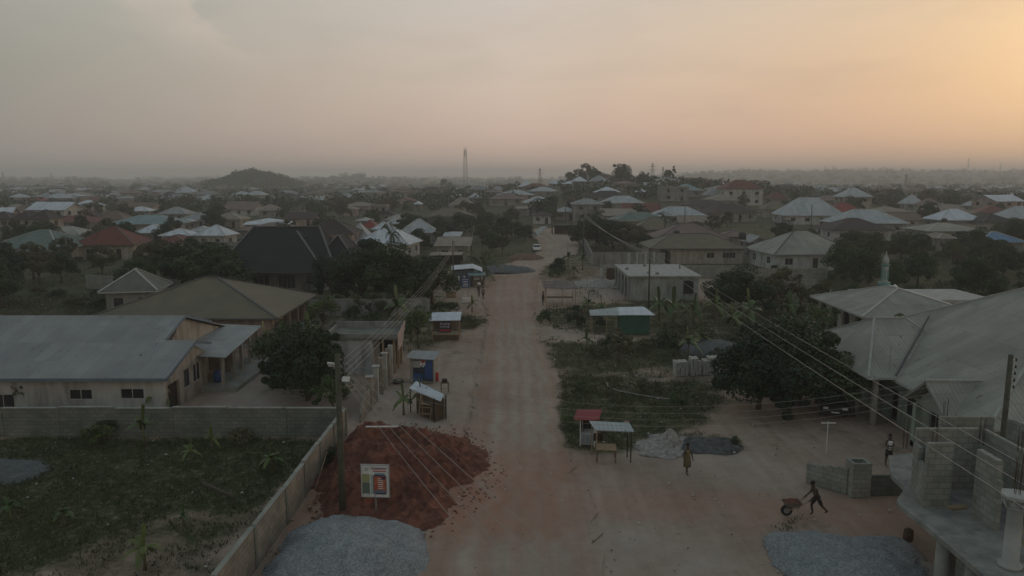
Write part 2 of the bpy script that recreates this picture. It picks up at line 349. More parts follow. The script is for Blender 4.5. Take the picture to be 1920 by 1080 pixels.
def copy_tree(src, loc, rz=None, scale=None, label=None, group=None):
    def cp(o, par):
        c = o.copy(); col.objects.link(c)
        if par is not None: c.parent = par
        for ch in KIDS.get(o.name) or [k for k in o.children]: cp(ch, c)
        return c
    r = cp(src, None); r.location = loc
    if rz is not None: r.rotation_euler = (0, 0, rz)
    if scale is not None: r.scale = scale if isinstance(scale, tuple) else (scale,) * 3
    if label: r['label'] = label
    if group: r['group'] = group
    return r
KIDS = {}
def arr_mesh(name, V, F, mat, uv=False):
    """V (n,3), F (m,k) numpy -> mesh"""
    me = bpy.data.meshes.new(name); k = F.shape[1]
    me.vertices.add(len(V)); me.vertices.foreach_set('co', V.astype(np.float32).ravel())
    me.loops.add(F.size); me.loops.foreach_set('vertex_index', F.astype(np.int32).ravel())
    me.polygons.add(len(F)); me.polygons.foreach_set('loop_start', np.arange(0, F.size, k, dtype=np.int32)); me.polygons.foreach_set('loop_total', np.full(len(F), k, dtype=np.int32))
    for m in (mat if isinstance(mat, (list, tuple)) else [mat]): me.materials.append(m)
    me.update(calc_edges=True)
    if uv: mesh_uv(me)
    return me
def unit(a): return a / np.maximum(np.linalg.norm(a, axis=1, keepdims=True), 1e-9)
def leaves(C, O, size, nr, aspect=.55, droop=.3):
    """leaf quads at C (n,3), outward hint O; returns V,F"""
    n = len(C); nrm_ = unit(O + nr.normal(0, .55, (n, 3)) + np.array([0, 0, .35]))
    a = unit(np.cross(nrm_, nr.normal(0, 1, (n, 3)))); b = np.cross(nrm_, a)
    s_ = (size * nr.uniform(.6, 1.3, n))[:, None]
    a = a * s_ * .5; b = b * s_ * .5 * aspect
    V = np.stack([C - a, C - b - a * .1, C + a - np.array([0, 0, 1]) * s_ * droop * .3, C + b - a * .1], 1).reshape(-1, 3)
    return V, np.arange(n * 4).reshape(-1, 4)
def crown_mesh(name, seed, rx, rz, zc, nclump, nleaf, size, mat, lump=.34, low=-.75, offs=.0):
    nr = np.random.default_rng(seed)
    D = unit(nr.normal(0, 1, (nclump, 3))); D[:, 2] = np.where(D[:, 2] < low, -D[:, 2], D[:, 2])
    rad = nr.uniform(.30, .90, nclump) ** .6 * nr.uniform(.8, 1.12, nclump)
    CC = D * rad[:, None] * np.array([rx, rx, rz]) + np.array([0, 0, zc])
    CR = rx * lump * nr.uniform(.45, 1.4, nclump)
    out_ = nr.random(nclump) < .22; CC[out_] = (CC[out_] - np.array([0, 0, zc])) * 1.22 + np.array([0, 0, zc]); CR[out_] *= .55
    idx = nr.integers(0, nclump, nleaf)
    d = unit(nr.normal(0, 1, (nleaf, 3)) + np.array([0, 0, .25])); rr_ = nr.uniform(.55, 1.08, nleaf) ** .5
    pos = CC[idx] + d * (CR[idx] * rr_)[:, None] * np.array([1, 1, .8])
    V, F = leaves(pos, d, size, nr)
    return arr_mesh(name, V, F, mat)
def trunk_mesh(name, seed, h, r, rx, zc, limbs=5):
    rg = random.Random(seed); mb = MB(); top = h
    bend = (rg.uniform(-.25, .25), rg.uniform(-.25, .25))
    mb.tube([(0, 0, -.15), (bend[0] * .3, bend[1] * .3, h * .35), (bend[0], bend[1], h * .7), (bend[0] * 1.5, bend[1] * 1.5, top)], [r * 1.25, r, r * .8, r * .45], 8)
    for k in range(limbs):
        a = 2 * math.pi * k / limbs + rg.uniform(-.4, .4); z0 = h * rg.uniform(.5, .9)
        e = (math.cos(a) * rx * rg.uniform(.5, .8), math.sin(a) * rx * rg.uniform(.5, .8), zc + rg.uniform(-.1, .5) * rx)
        mid = (e[0] * .45 + bend[0], e[1] * .45 + bend[1], z0 + (e[2] - z0) * .6)
        mb.tube([(bend[0], bend[1], z0), mid, e], [r * .55, r * .35, r * .12], 6)
    return mb.mesh(name, MT['bark'], True)

# ---- plant prototypes (unit: metres, scaled when placed)
PROTO = {}
def tree_proto(key, seed, h, rx, rz, ncl, nlf, size, mat, th=None, lump=.34):
    th = th or h * .45; zc = h - rz
    PROTO[key] = (trunk_mesh('trunk', seed, th, .05 * h * .62, rx, zc), crown_mesh('crown', seed, rx, rz, zc, ncl, nlf, size, mat, lump), h, rx)
tree_proto('mango1', 1, 5.4, 3.2, 2.7, 40, 17000, .27, MT['leafd'])
tree_proto('mango2', 2, 5.6, 3.0, 2.75, 36, 16000, .26, MT['leafd'])
tree_proto('tree1', 3, 7.0, 3.4, 3.1, 30, 9000, .34, MT['leafm'])
tree_proto('tree2', 4, 6.5, 2.8, 2.9, 24, 7000, .33, MT['leafd'])
tree_proto('tree3', 5, 6.0, 3.0, 1.9, 22, 5000, .32, MT['leafo'], lump=.26)
tree_proto('small1', 6, 3.2, 1.5, 1.2, 16, 2600, .2, MT['leafm'], lump=.3)
tree_proto('small2', 7, 3.6, 1.3, 1.4, 12, 1700, .2, MT['leafo'], lump=.26)
tree_proto('far1', 8, 7.0, 4.0, 2.8, 18, 1300, .9, MT['leafd'])
tree_proto('far2', 9, 8.0, 3.2, 3.2, 16, 1200, .85, MT['leafm'])
tree_proto('far3', 10, 6.0, 4.2, 2.2, 16, 1000, .85, MT['leafo'])
tree_proto('dry', 11, 4.2, 1.9, 1.6, 14, 900, .22, MT['leafb'], lump=.3)
def bush_mesh(name, seed, rx, rz, ncl, nlf, size, mat):
    return crown_mesh(name, seed, rx, rz, rz * .55, ncl, nlf, size, mat, .38, -.2)
BUSH = [bush_mesh('shrub_leaves', 20, 1.0, .8, 12, 1500, .17, MT['leafm']), bush_mesh('shrub_leaves', 21, 1.1, .7, 10, 1200, .18, MT['leafo']),
        bush_mesh('shrub_leaves', 22, .9, .9, 12, 1500, .16, MT['leafd'])]
def frond(mb, base, ang, length, rise, droop, width, n=7, mi=0, split=False):
    pts = []
    for i in range(n + 1):
        t = i / n; r_ = length * (t * (1 - .12 * t)); z = rise * math.sin(t * math.pi * .5 * 1.1) * 1.0 - droop * t * t
        pts.append(Vector((base[0] + math.cos(ang) * r_, base[1] + math.sin(ang) * r_, base[2] + z)))
    side = Vector((-math.sin(ang), math.cos(ang), 0))
    if not split:
        vs = []
        for i, p in enumerate(pts):
            t = i / n; wd = width * math.sin(math.pi * min(1, (.06 + t * .94))) ** .6 if t < 1 else .02
            vs += [p - side * wd / 2 - Vector((0, 0, wd * .18)), p, p + side * wd / 2 - Vector((0, 0, wd * .18))]
        fs = []
        for i in range(n): o = i * 3; fs += [(o, o + 3, o + 4, o + 1), (o + 1, o + 4, o + 5, o + 2)]
        mb.add(vs, fs, mi)
    else:
        for i in range(1, n * 3 + 1):
            t = i / (n * 3); j = min(n - 1, int(t * n)); f = t * n - j; p = pts[j].lerp(pts[min(n, j + 1)], f); fw = (pts[min(n, j + 1)] - pts[j]).normalized()
            for sd in (-1, 1):
                ln = width * (math.sin(math.pi * (.12 + .8 * t)) ** .7); e = p + side * sd * ln * .8 + fw * ln * .6 - Vector((0, 0, ln * .45))
                q = fw * .05 * length / 3
                mb.add([p - q, p + q, e], [(0, 1, 2)], mi)
        mb.tube(pts[::2] + [pts[-1]], .02, 4, mi)
def banana_mesh(seed, nl=8, L=1.5, h=1.6):
    rg = random.Random(seed); mb = MB()
    for k in range(nl):
        a = k * 2.4 + rg.uniform(-.3, .3); up = rg.uniform(.1, .85)
        frond(mb, (0, 0, h), a, L * rg.uniform(.8, 1.15) * (1.1 - .45 * up), L * up * .8, L * (1 - up) * .9, .56 * rg.uniform(.8, 1.1))
    frond(mb, (0, 0, h), rg.uniform(0, 6), L * .2, L * 1.15, 0, .38)
    st = MB(); st.tube([(0, 0, -.1), (0, 0, h * .6), (0, 0, h + .05)], [.13, .1, .06], 8)
    return st.mesh('stem', MT['stem'], True), mb.mesh('leaf_crown', MT['banana'], uv=False)
BAN = [banana_mesh(s) for s in (1, 2, 3)]
def palm_mesh(seed, h=6.5, L=2.6, n=20):
    rg = random.Random(seed); mb = MB()
    for k in range(n):
        up = rg.uniform(.1, 1.0); frond(mb, (0, 0, h), k * 2.39996, L * (1.15 - .4 * up), L * up * .75, L * .75 * (1.15 - up), .55, 8, 0, True)
    st = MB(); st.tube([(0, 0, -.1), (.1, .05, h * .5), (0, 0, h + .1)], [.22, .15, .13], 8)
    return st.mesh('trunk', MT['bark'], True), mb.mesh('crown', MT['palm'], uv=False)
PALM = [palm_mesh(1), palm_mesh(2, 1.2, 2.4, 16)]
PLANTS = []
def put(name, meshes, partnames, loc, s, rz, label, cat, group=None, sz=None):
    e = empty(name, loc, rz, label, cat, group); e.scale = (s, s, sz or s)
    for me, pn in zip(meshes, partnames): link(bpy.data.objects.new(pn, me), e)
    return e
occ = []                                              # (x, y, r) taken ground
def tree(key, x, y, h, label, group=None, rad=None, cat='tree', name=None):
    t, c, ph, pr = PROTO[key]; s = h / ph; sx = (rad / pr) if rad else s
    e = put(name or ('mango_tree' if 'mango' in key else 'leafy_tree' if key != 'dry' else 'dry_tree'), (t, c), ('trunk', 'crown'), (x, y, terr(x, y)), s, rng.uniform(0, 6.28), label, cat, group)
    e.scale = (sx, sx, s); occ.append((x, y, (rad or pr * s) * .7)); return e
def shrub(x, y, s, label, k=None, group=None):
    k = rng.randrange(3) if k is None else k
    o = link(bpy.data.objects.new('shrub', BUSH[k])); o.location = (x, y, terr(x, y)); o.scale = (s, s, s * rng.uniform(.8, 1.1)); o.rotation_euler = (0, 0, rng.uniform(0, 6.28))
    occ.append((x, y, s * .7)); return tag(o, label, 'shrub', group)
def banana(x, y, h, label, group=None):
    k = rng.randrange(3); s = h / 2.9
    occ.append((x, y, s)); return put('banana_plant', BAN[k], ('stem', 'leaf_crown'), (x, y, terr(x, y)), s, rng.uniform(0, 6.28), label, 'banana plant', group)
def palm(x, y, h, label, k=0, group=None, s=None):
    s = s or (h / 7.5 if k == 0 else h / 3)
    occ.append((x, y, s * 2)); return put('palm_tree', PALM[k], ('trunk', 'crown'), (x, y, terr(x, y)), s, rng.uniform(0, 6.28), label, 'palm tree', group)

# ------------------------------------------------------------------ ground cover masks (polygons traced on the ground, in metres)
def PP(pts): return [tuple(P(x, y)[:2]) for x, y in pts]
def inpoly(X, Y, poly):
    r = np.zeros(X.shape, bool); n = len(poly)
    for i in range(n):
        x0, y0 = poly[i]; x1, y1 = poly[(i + 1) % n]
        c = ((y0 > Y) != (y1 > Y)) & (X < (x1 - x0) * (Y - y0) / (y1 - y0 + 1e-12) + x0); r ^= c
    return r
GRASS = [(PP([(1300, 640), (1700, 640), (1740, 870), (1420, 850), (1330, 800), (1310, 720)]), .38), (PP([(1045, 690), (1330, 690), (1340, 760), (1050, 760)]), .5), (PP([(660, 740), (860, 640), (880, 600), (780, 600), (640, 745)]), .42), (PP([(-80, 822), (632, 822), (560, 890), (470, 960), (330, 960), (200, 1010), (0, 1090), (-80, 1090)]), .95),
         (PP([(632, 822), (560, 890), (395, 1085), (0, 1085), (200, 1000), (330, 960), (470, 950)]), .60),
         (PP([(1048, 702), (1300, 712), (1345, 740), (1310, 795), (1250, 810), (1160, 850), (1075, 838), (1048, 780)]), .82),
         (PP([(1010, 622), (1060, 640), (1290, 640), (1390, 690), (1260, 690), (1050, 692), (1022, 668)]), .85),
         (PP([(855, 588), (908, 592), (912, 610), (880, 628), (850, 620)]), .9),
         (PP([(1000, 585), (1080, 570), (1200, 560), (1700, 560), (1700, 640), (1330, 640), (1100, 625), (1010, 612)]), .72),
         (PP([(800, 640), (900, 650), (890, 668), (800, 668)]), .4),
         (PP([(1040, 770), (1085, 770), (1085, 842), (1050, 836)]), .9),
         (PP([(570, 545), (830, 560), (855, 620), (780, 660), (740, 640), (570, 620)]), .7),
         (PP([(-80, 470), (800, 480), (815, 560), (560, 560), (560, 600), (-80, 600)]), .9),
         (PP([(1345, 470), (2000, 440), (2000, 560), (1345, 560)]), .95),
         (PP([(1020, 475), (1180, 480), (1180, 560), (1110, 525), (1040, 530)]), .6),
         (PP([(850, 460), (960, 440), (1000, 448), (1006, 470), (975, 482), (880, 488)]), .9),
         (PP([(948, 508), (985, 505), (992, 520), (950, 522)]), .8),
         (PP([(1240, 812), (1380, 820), (1400, 850), (1250, 850)]), .5),
         (PP([(1440, 985), (1700, 985), (1700, 1012), (1440, 1012)]), .45),
         (PP([(480, 600), (640, 600), (640, 745), (520, 745)]), .6)]
REDP = [(PP([(835, 845), (1060, 850), (1080, 940), (1050, 1010), (900, 1010), (800, 1000)]), .62),
        (PP([(1100, 925), (1330, 925), (1340, 965), (1120, 975)]), .45), (PP([(1340, 920), (1720, 935), (1740, 1000), (1400, 990)]), .45),
        (PP([(930, 520), (1005, 505), (1005, 600), (900, 600)]), .3), (PP([(560, 850), (860, 800), (900, 900), (800, 990), (540, 990)]), .8)]
PALEP = [(PP([(1150, 836), (1300, 818), (1310, 868), (1230, 872), (1160, 858)]), .85), (PP([(1100, 970), (1330, 1000), (1420, 1085), (1110, 1085)]), .6), (PP([(1200, 840), (1420, 840), (1600, 930), (1330, 910), (1240, 880)]), .35),
         (PP([(660, 745), (850, 690), (880, 800), (700, 830)]), .55), (PP([(440, 690), (520, 690), (640, 750), (400, 765)]), .7),
         (PP([(1100, 540), (1180, 540), (1180, 560), (1080, 560)]), .6), (PP([(820, 640), (900, 660), (880, 760), (820, 700)]), .3),
         (PP([(1030, 605), (1160, 612), (1160, 640), (1030, 640)]), .5), (PP([(1070, 694), (1250, 700), (1250, 708), (1070, 702)]), .4)]
def cover(X, Y):
    nx = np.array([mn.noise(Vector((x / 3.5, y / 3.5, 1))) for x, y in zip(X, Y)]); ny = np.array([mn.noise(Vector((x / 3.5, y / 3.5, 9))) for x, y in zip(X, Y)])
    k = np.clip(Y / 60, .6, 3); XX, YY = X + nx * 1.6 * k, Y + ny * 2.2 * k
    g = np.where(Y > 120, .74, np.where((X < -3.5) & (Y > 44), .34, .20)); r = np.zeros_like(X); p = np.zeros_like(X)
    for po, v in GRASS: g = np.where(inpoly(XX, YY, po), v, g)
    for po, v in REDP: r = np.where(inpoly(XX, YY, po), v, r)
    for po, v in PALEP: p = np.where(inpoly(XX, YY, po), v, p)
    return g, r, p
def cover_soft(X, Y):
    acc = None; k = np.clip(Y / 60, .6, 2.5)
    for dx, dy in ((0, 0), (1.1, .4), (-1.1, -.4), (.3, 1.6), (-.3, -1.6)):
        c = np.stack(cover(X + dx * k, Y + dy * k)); acc = c if acc is None else acc + c
    return acc / 5
gm = bpy.data.materials.new('bare_earth_and_grass'); gm.use_nodes = True
def ground_material(gm, road=False):
    t = gm.node_tree; ns = t.nodes; L = t.links.new; b = ns['Principled BSDF']; b.inputs['Roughness'].default_value = .95; b.inputs['Specular IOR Level'].default_value = .15
    tcn = ns.new('ShaderNodeTexCoord'); at_ = ns.new('ShaderNodeAttribute'); at_.attribute_name = 'cover'; sp = ns.new('ShaderNodeSeparateColor'); L(at_.outputs['Color'], sp.inputs[0])
    def noi(s, d=6, ro=.6, sc_=None):
        n = ns.new('ShaderNodeTexNoise'); n.inputs['Scale'].default_value = s; n.inputs['Detail'].default_value = d; n.inputs['Roughness'].default_value = ro
        if sc_:
            mp_ = ns.new('ShaderNodeMapping'); mp_.inputs['Scale'].default_value = sc_; L(tcn.outputs['Object'], mp_.inputs[0]); L(mp_.outputs[0], n.inputs['Vector'])
        else: L(tcn.outputs['Object'], n.inputs['Vector'])
        return n.outputs[0]
    def rp(f, a, b_, p0=.35, p1=.65):
        r = ns.new('ShaderNodeValToRGB'); r.color_ramp.elements[0].position = p0; r.color_ramp.elements[1].position = p1
        r.color_ramp.elements[0].color = (*a, 1); r.color_ramp.elements[1].color = (*b_, 1); L(f, r.inputs[0]); return r.outputs[0]
    def mx(f, a, b_, bt='MIX'):
        x = ns.new('ShaderNodeMix'); x.data_type = 'RGBA'; x.blend_type = bt
        if isinstance(f, float): x.inputs[0].default_value = f
        else: L(f, x.inputs[0])
        L(a, x.inputs[6])
        if isinstance(b_, tuple): x.inputs[7].default_value = (*b_, 1)
        else: L(b_, x.inputs[7])
        return x.outputs[2]
    def mt_(op, a, b_=0.0, c=None, cl=False):
        m = ns.new('ShaderNodeMath'); m.operation = op; m.use_clamp = cl
        for i, v in enumerate((a, b_, c)):
            if v is None: continue
            if isinstance(v, (int, float)): m.inputs[i].default_value = v
            else: L(v, m.inputs[i])
        return m.outputs[0]
    dirt = rp(noi(.16, 9, .62), (.325, .243, .192), (.415, .328, .268))
    dirt = mx(.5, dirt, rp(noi(1.7, 8, .7), (.55, .53, .51), (1, 1, 1), .3, .7), 'MULTIPLY')
    # wheel tracks and sweeping, drawn along the road
    dirt = mx(.35, dirt, rp(noi(1.0, 5, .6, (1.3, .06, 1)), (.62, .58, .55), (1.1, 1.1, 1.1), .38, .62), 'MULTIPLY')
    redc = rp(noi(.5, 7), (.37, .172, .108), (.31, .150, .100))
    palec = rp(noi(.4, 8), (.42, .395, .355), (.36, .335, .30))
    hn = noi(.45, 9, .68); hn2 = noi(.9, 8, .65)
    fr = mt_('MULTIPLY', mt_('MULTIPLY_ADD', hn2, 1.6, -.15, True), sp.outputs[1], cl=True)
    c = mx(mt_('MULTIPLY', mt_('MULTIPLY_ADD', hn, 2.2, -.4, True), sp.outputs[2], cl=True), dirt, palec); c = mx(fr, c, redc)
    if not road:
        gcol = rp(noi(.35, 8, .65), (.044, .060, .026), (.080, .088, .042)); gcol = mx(.75, gcol, rp(noi(4.5, 6, .8), (.35, .36, .33), (1.15, 1.15, 1.15), .35, .65), 'MULTIPLY')
        gf = mt_('MULTIPLY_ADD', mt_('ADD', sp.outputs[0], hn), 3.2, -2.9, True)
        gf = mt_('MULTIPLY', gf, mt_('MULTIPLY_ADD', noi(2.6, 8, .75), 3.0, -.50, True))
        c = mx(gf, c, gcol)
    vo = ns.new('ShaderNodeTexVoronoi'); vo.inputs['Scale'].default_value = 2.2; L(tcn.outputs['Object'], vo.inputs['Vector'])
    peb = rp(vo.outputs['Distance'], (1, 1, 1), (0, 0, 0), .05, .08); c = mx(mt_('MULTIPLY', peb, mt_('MULTIPLY_ADD', noi(.7, 3), 6, -3.9, True)), c, (.36, .33, .29))
    L(c, b.inputs['Base Color'])
    bp = ns.new('ShaderNodeBump'); bp.inputs['Strength'].default_value = .8; bp.inputs['Distance'].default_value = .12; L(mx(.5, noi(1.2, 9, .7), noi(7, 6, .7)), bp.inputs['Height']); L(bp.outputs[0], b.inputs['Normal'])
ground_material(gm); rmat = bpy.data.materials.new('packed_red_dirt'); rmat.use_nodes = True; ground_material(rmat)
def spaced(lim, s0, g, start=0.0):
    a = [start]; s = s0
    while a[-1] < lim:
        a.append(a[-1] + s)
        if a[-1] > g: s *= 1.055
    return a
xs_ = spaced(6400, .8, 46); xs = np.array([-a for a in xs_[:0:-1]] + xs_)
ys = np.array([-6400., -2500, -900, -300, -100, -40, -10, 5] + spaced(6400, .8, 95, 14.0))
X, Y = np.meshgrid(xs, ys); H = np.zeros(X.shape)
for i in range(X.shape[0]):
    for j in range(X.shape[1]):
        if Y[i, j] >= 150: H[i, j] = terr(X[i, j], Y[i, j])
near = (Y < 260) & (Y > 10) & (np.abs(X) < 130)
C = np.zeros(X.shape + (4,), np.float32); C[..., 3] = 1; C[..., 0] = .85
g_, r_, p_ = cover_soft(X[near], Y[near]); C[near, 0] = g_; C[near, 1] = r_; C[near, 2] = p_
H[near] += np.array([.05 * mn.noise(Vector((x / 2.2, y / 2.2, 4))) - .06 for x, y in zip(X[near], Y[near])]) * (Y[near] < 150)
nx_, ny_ = len(xs), len(ys); I = np.arange(nx_ * ny_).reshape(ny_, nx_)
F = np.stack([I[:-1, :-1], I[:-1, 1:], I[1:, 1:], I[1:, :-1]], -1).reshape(-1, 4)
me = arr_mesh('ground', np.stack([X, Y, H], -1).reshape(-1, 3), F, gm)
ca = me.color_attributes.new('cover', 'FLOAT_COLOR', 'POINT'); ca.data.foreach_set('color', C.reshape(-1, 4).ravel())
me.polygons.foreach_set('use_smooth', [True] * len(me.polygons))
ground = tag(link(bpy.data.objects.new('ground', me)), 'bare earth and patchy grass of the town plots', None, None, 'structure')

# the dirt road: one sheet laid on the ground, ragged verges
RL = [(1000, 430), (985, 441), (1006, 452), (1008, 462), (1000, 478), (930, 500), (905, 530), (905, 560), (915, 595), (905, 650), (893, 700), (885, 760), (872, 830), (850, 900), (800, 1000), (750, 1090)]
RR = [(1052, 428), (1072, 441), (1086, 452), (1090, 462), (1084, 478), (1024, 500), (1008, 530), (1003, 560), (1000, 595), (1014, 650), (1044, 700), (1050, 760), (1060, 830), (1082, 880), (1120, 960), (1125, 1090)]
A = [P(*p) for p in RL]; B = [P(*p) for p in RR]
vs = []; cs = []; rows = []
for i in range(len(A) - 1):
    n = max(3, int((A[i] - A[i + 1]).length / .6))
    for k in range(n): rows.append((A[i].lerp(A[i + 1], k / n), B[i].lerp(B[i + 1], k / n)))
rows.append((A[-1], B[-1])); rows.append((Vector((A[-1].x - 2, 8, 0)), Vector((B[-1].x + .5, 8, 0))))
NC = 20
for a, b in rows:
    w0 = .9 * mn.noise(Vector((a.y / 1.9, 1, 0))) + .4 * mn.noise(Vector((a.y / .6, 5, 0))); w1 = .9 * mn.noise(Vector((b.y / 1.9, 8, 0))) + .4 * mn.noise(Vector((b.y / .6, 15, 0)))
    a2 = a + Vector((w0, 0, 0)); b2 = b + Vector((w1, 0, 0))
    for k in range(NC + 1):
        p = a2.lerp(b2, k / NC); e = min(1, min(k, NC - k) / 3)
        vs.append((p.x, p.y, terr(p.x, p.y) + (.004 if p.y < 150 else .12) + .02 * e - (.012 if e == 0 else 0)))
vs = np.array(vs); nr_ = len(rows); I = np.arange(nr_ * (NC + 1)).reshape(nr_, NC + 1)
F = np.stack([I[:-1, :-1], I[1:, :-1], I[1:, 1:], I[:-1, 1:]], -1).reshape(-1, 4)
me = arr_mesh('dirt_road', vs, F, rmat); g_, r_, p_ = cover_soft(vs[:, 0], vs[:, 1]); cc = np.zeros((len(vs), 4), np.float32); u_ = np.tile(np.arange(NC + 1) / NC, nr_); trk = sum(np.exp(-((u_ - c) / .055) ** 2) for c in (.30, .48, .64, .80)); mid = np.clip(np.minimum(u_, 1 - u_) / .16, 0, 1); cc[:, 0] = g_ * (1 - mid); cc[:, 1] = np.clip(r_ + .18 * (1 - trk) * mid, 0, 1); cc[:, 2] = np.clip(p_ + .5 * trk * mid, 0, 1); cc[:, 3] = 1
ca = me.color_attributes.new('cover', 'FLOAT_COLOR', 'POINT'); ca.data.foreach_set('color', cc.ravel())
me.polygons.foreach_set('use_smooth', [True] * len(me.polygons))
tag(link(bpy.data.objects.new('dirt_road', me)), 'wide reddish dirt road running away between the plots', None, None, 'structure')
ROADPOLY = PP(RL) + PP(RR)[::-1]

# ------------------------------------------------------------------ haze over the whole town
hb = MB().box(-6390, 6390, -6380, 6390, -12, 74); hm = bpy.data.materials.new('haze_air'); hm.use_nodes = True
for n in list(hm.node_tree.nodes):
    if n.type == 'BSDF_PRINCIPLED': hm.node_tree.nodes.remove(n)
pv = hm.node_tree.nodes.new('ShaderNodeVolumePrincipled'); pv.inputs['Color'].default_value = (.97, .965, .965, 1); pv.inputs['Density'].default_value = HAZE; pv.inputs['Anisotropy'].default_value = .25
hm.node_tree.links.new(pv.outputs[0], [n for n in hm.node_tree.nodes if n.type == 'OUTPUT_MATERIAL'][0].inputs['Volume'])

tag(hb.build('haze', hm, uv=False), 'thin dusty haze lying over the town', 'haze', None, 'stuff')
# ------------------------------------------------------------------ buildings
def roof_hip(mb, x0, x1, y0, y1, z0, rise, axis='x', inset=None, th=.16, mi=0, ti=1, gablet=0):
    """closed hip roof; axis = ridge direction"""
    cx, cy_ = (x0 + x1) / 2, (y0 + y1) / 2; wx, wy = (x1 - x0) / 2, (y1 - y0) / 2
    if axis == 'x': ins = wx if inset is None and wx <= wy else (wy if inset is None else inset); a, b = Vector((x0 + ins, cy_, z0 + rise)), Vector((x1 - ins, cy_, z0 + rise))
    else: ins = wy if inset is None and wy <= wx else (wx if inset is None else inset); a, b = Vector((cx, y0 + ins, z0 + rise)), Vector((cx, y1 - ins, z0 + rise))
    if (b - a).length < .3: b = a + (Vector((.3, 0, 0)) if axis == 'x' else Vector((0, .3, 0)))
    c = [Vector((x0, y0, z0)), Vector((x1, y0, z0)), Vector((x1, y1, z0)), Vector((x0, y1, z0))]; l = [v - Vector((0, 0, th)) for v in c]
    if axis == 'x': fs = [(0, 1, 5, 4), (1, 2, 5), (2, 3, 4, 5), (3, 0, 4)]; hips = [(c[0], a), (c[3], a), (c[1], b), (c[2], b), (a, b)]
    else: fs = [(0, 1, 4), (1, 2, 5, 4), (2, 3, 5), (3, 0, 4, 5)]; hips = [(c[0], a), (c[1], a), (c[2], b), (c[3], b), (a, b)]
    mb.add(c + [a, b], fs, mi); mb.add(c + l, [(7, 6, 5, 4), (0, 4, 5, 1), (1, 5, 6, 2), (2, 6, 7, 3), (3, 7, 4, 0)], ti)
    return hips
def roof_gable(mb, x0, x1, y0, y1, z0, rise, axis='x', th=.14, mi=0, ti=1, off=0.0):
    if axis == 'x':
        ym = (y0 + y1) / 2 + off; zr = z0 + rise
        mb.sheet((x0, y0, z0), (x1, y0, z0), (x1, ym, zr), (x0, ym, zr), th, mi); mb.sheet((x0, ym, zr), (x1, ym, zr), (x1, y1, z0), (x0, y1, z0), th, mi)
        return [(Vector((x0, ym, zr)), Vector((x1, ym, zr)))]
    xm = (x0 + x1) / 2 + off; zr = z0 + rise
    mb.sheet((x0, y0, z0), (xm, y0, zr), (xm, y1, zr), (x0, y1, z0), th, mi); mb.sheet((xm, y0, zr), (x1, y0, z0), (x1, y1, z0), (xm, y1, zr), th, mi)
    return [(Vector((xm, y0, zr)), Vector((xm, y1, zr)))]
def wall_run(mb, p, q, z0, z1, t, ops, mi=0):
    """wall from p to q (outer face on the right of p->q); ops = (u0, u1, v0, v1) openings"""
    p, q = Vector((p[0], p[1], 0)), Vector((q[0], q[1], 0)); d = (q - p); L_ = d.length; d = d / L_; n = Vector((-d.y, d.x, 0)) * t
    def seg(u0, u1, a, b):
        if u1 - u0 < .01 or b - a < .01: return
        A_, B_ = p + d * u0, p + d * u1
        mb.add([(A_.x, A_.y, a), (B_.x, B_.y, a), (B_.x + n.x, B_.y + n.y, a), (A_.x + n.x, A_.y + n.y, a), (A_.x, A_.y, b), (B_.x, B_.y, b), (B_.x + n.x, B_.y + n.y, b), (A_.x + n.x, A_.y + n.y, b)],
               [(3, 2, 1, 0), (4, 5, 6, 7), (0, 1, 5, 4), (1, 2, 6, 5), (2, 3, 7, 6), (3, 0, 4, 7)], mi)
    u = 0
    for o in sorted(ops):
        seg(u, o[0], z0, z1); seg(o[0], o[1], z0, z0 + o[2]); seg(o[0], o[1], z0 + o[3], z1); u = o[1]
    seg(u, L_, z0, z1)
    return p, d, n
def window(root, p, d, n, z0, o, grille=False, glass=True, name='window'):
    """frame + pane set back in the opening"""
    c = p + d * ((o[0] + o[1]) / 2) + n * .35; w_, h_ = o[1] - o[0], o[3] - o[2]; rz = math.atan2(d.y, d.x)
    fr = MB(); zc = z0 + (o[2] + o[3]) / 2; M4 = Matrix.Translation((c.x, c.y, zc)) @ Matrix.Rotation(rz, 4, 'Z')
    def bx(x0, x1, z0_, z1_, t=.06, mb=fr, y=0):
        mb.add([M4 @ Vector(v) for v in [(x0, y - t / 2, z0_), (x1, y - t / 2, z0_), (x1, y + t / 2, z0_), (x0, y + t / 2, z0_), (x0, y - t / 2, z1_), (x1, y - t / 2, z1_), (x1, y + t / 2, z1_), (x0, y + t / 2, z1_)]],
               [(3, 2, 1, 0), (4, 5, 6, 7), (0, 1, 5, 4), (1, 2, 6, 5), (2, 3, 7, 6), (3, 0, 4, 7)])
    e = .05; bx(-w_ / 2, w_ / 2, -h_ / 2, -h_ / 2 + e); bx(-w_ / 2, w_ / 2, h_ / 2 - e, h_ / 2); bx(-w_ / 2, -w_ / 2 + e, -h_ / 2 + e, h_ / 2 - e); bx(w_ / 2 - e, w_ / 2, -h_ / 2 + e, h_ / 2 - e)
    k = max(1, int(w_ / .6))
    for i in range(1, k): bx(-w_ / 2 + w_ * i / k - .02, -w_ / 2 + w_ * i / k + .02, -h_ / 2 + e, h_ / 2 - e, .04)
    wn = fr.build(name, MT['frame'], root)
    if glass:
        g = MB(); bx(-w_ / 2 + e, w_ / 2 - e, -h_ / 2 + e, h_ / 2 - e, .012, g, .035); g.build('pane', MT['glass'], wn)
    return wn
HOUSES = []     # (short description, px, py, label) used to word the labels of neighbours
def caps(root, hips, mat, wd=.22):
    mb = MB()
    for a, b in hips: mb.beam(a + Vector((0, 0, .03)), b + Vector((0, 0, .03)), wd, .1)
    return mb.build('ridge_cap', mat, root)
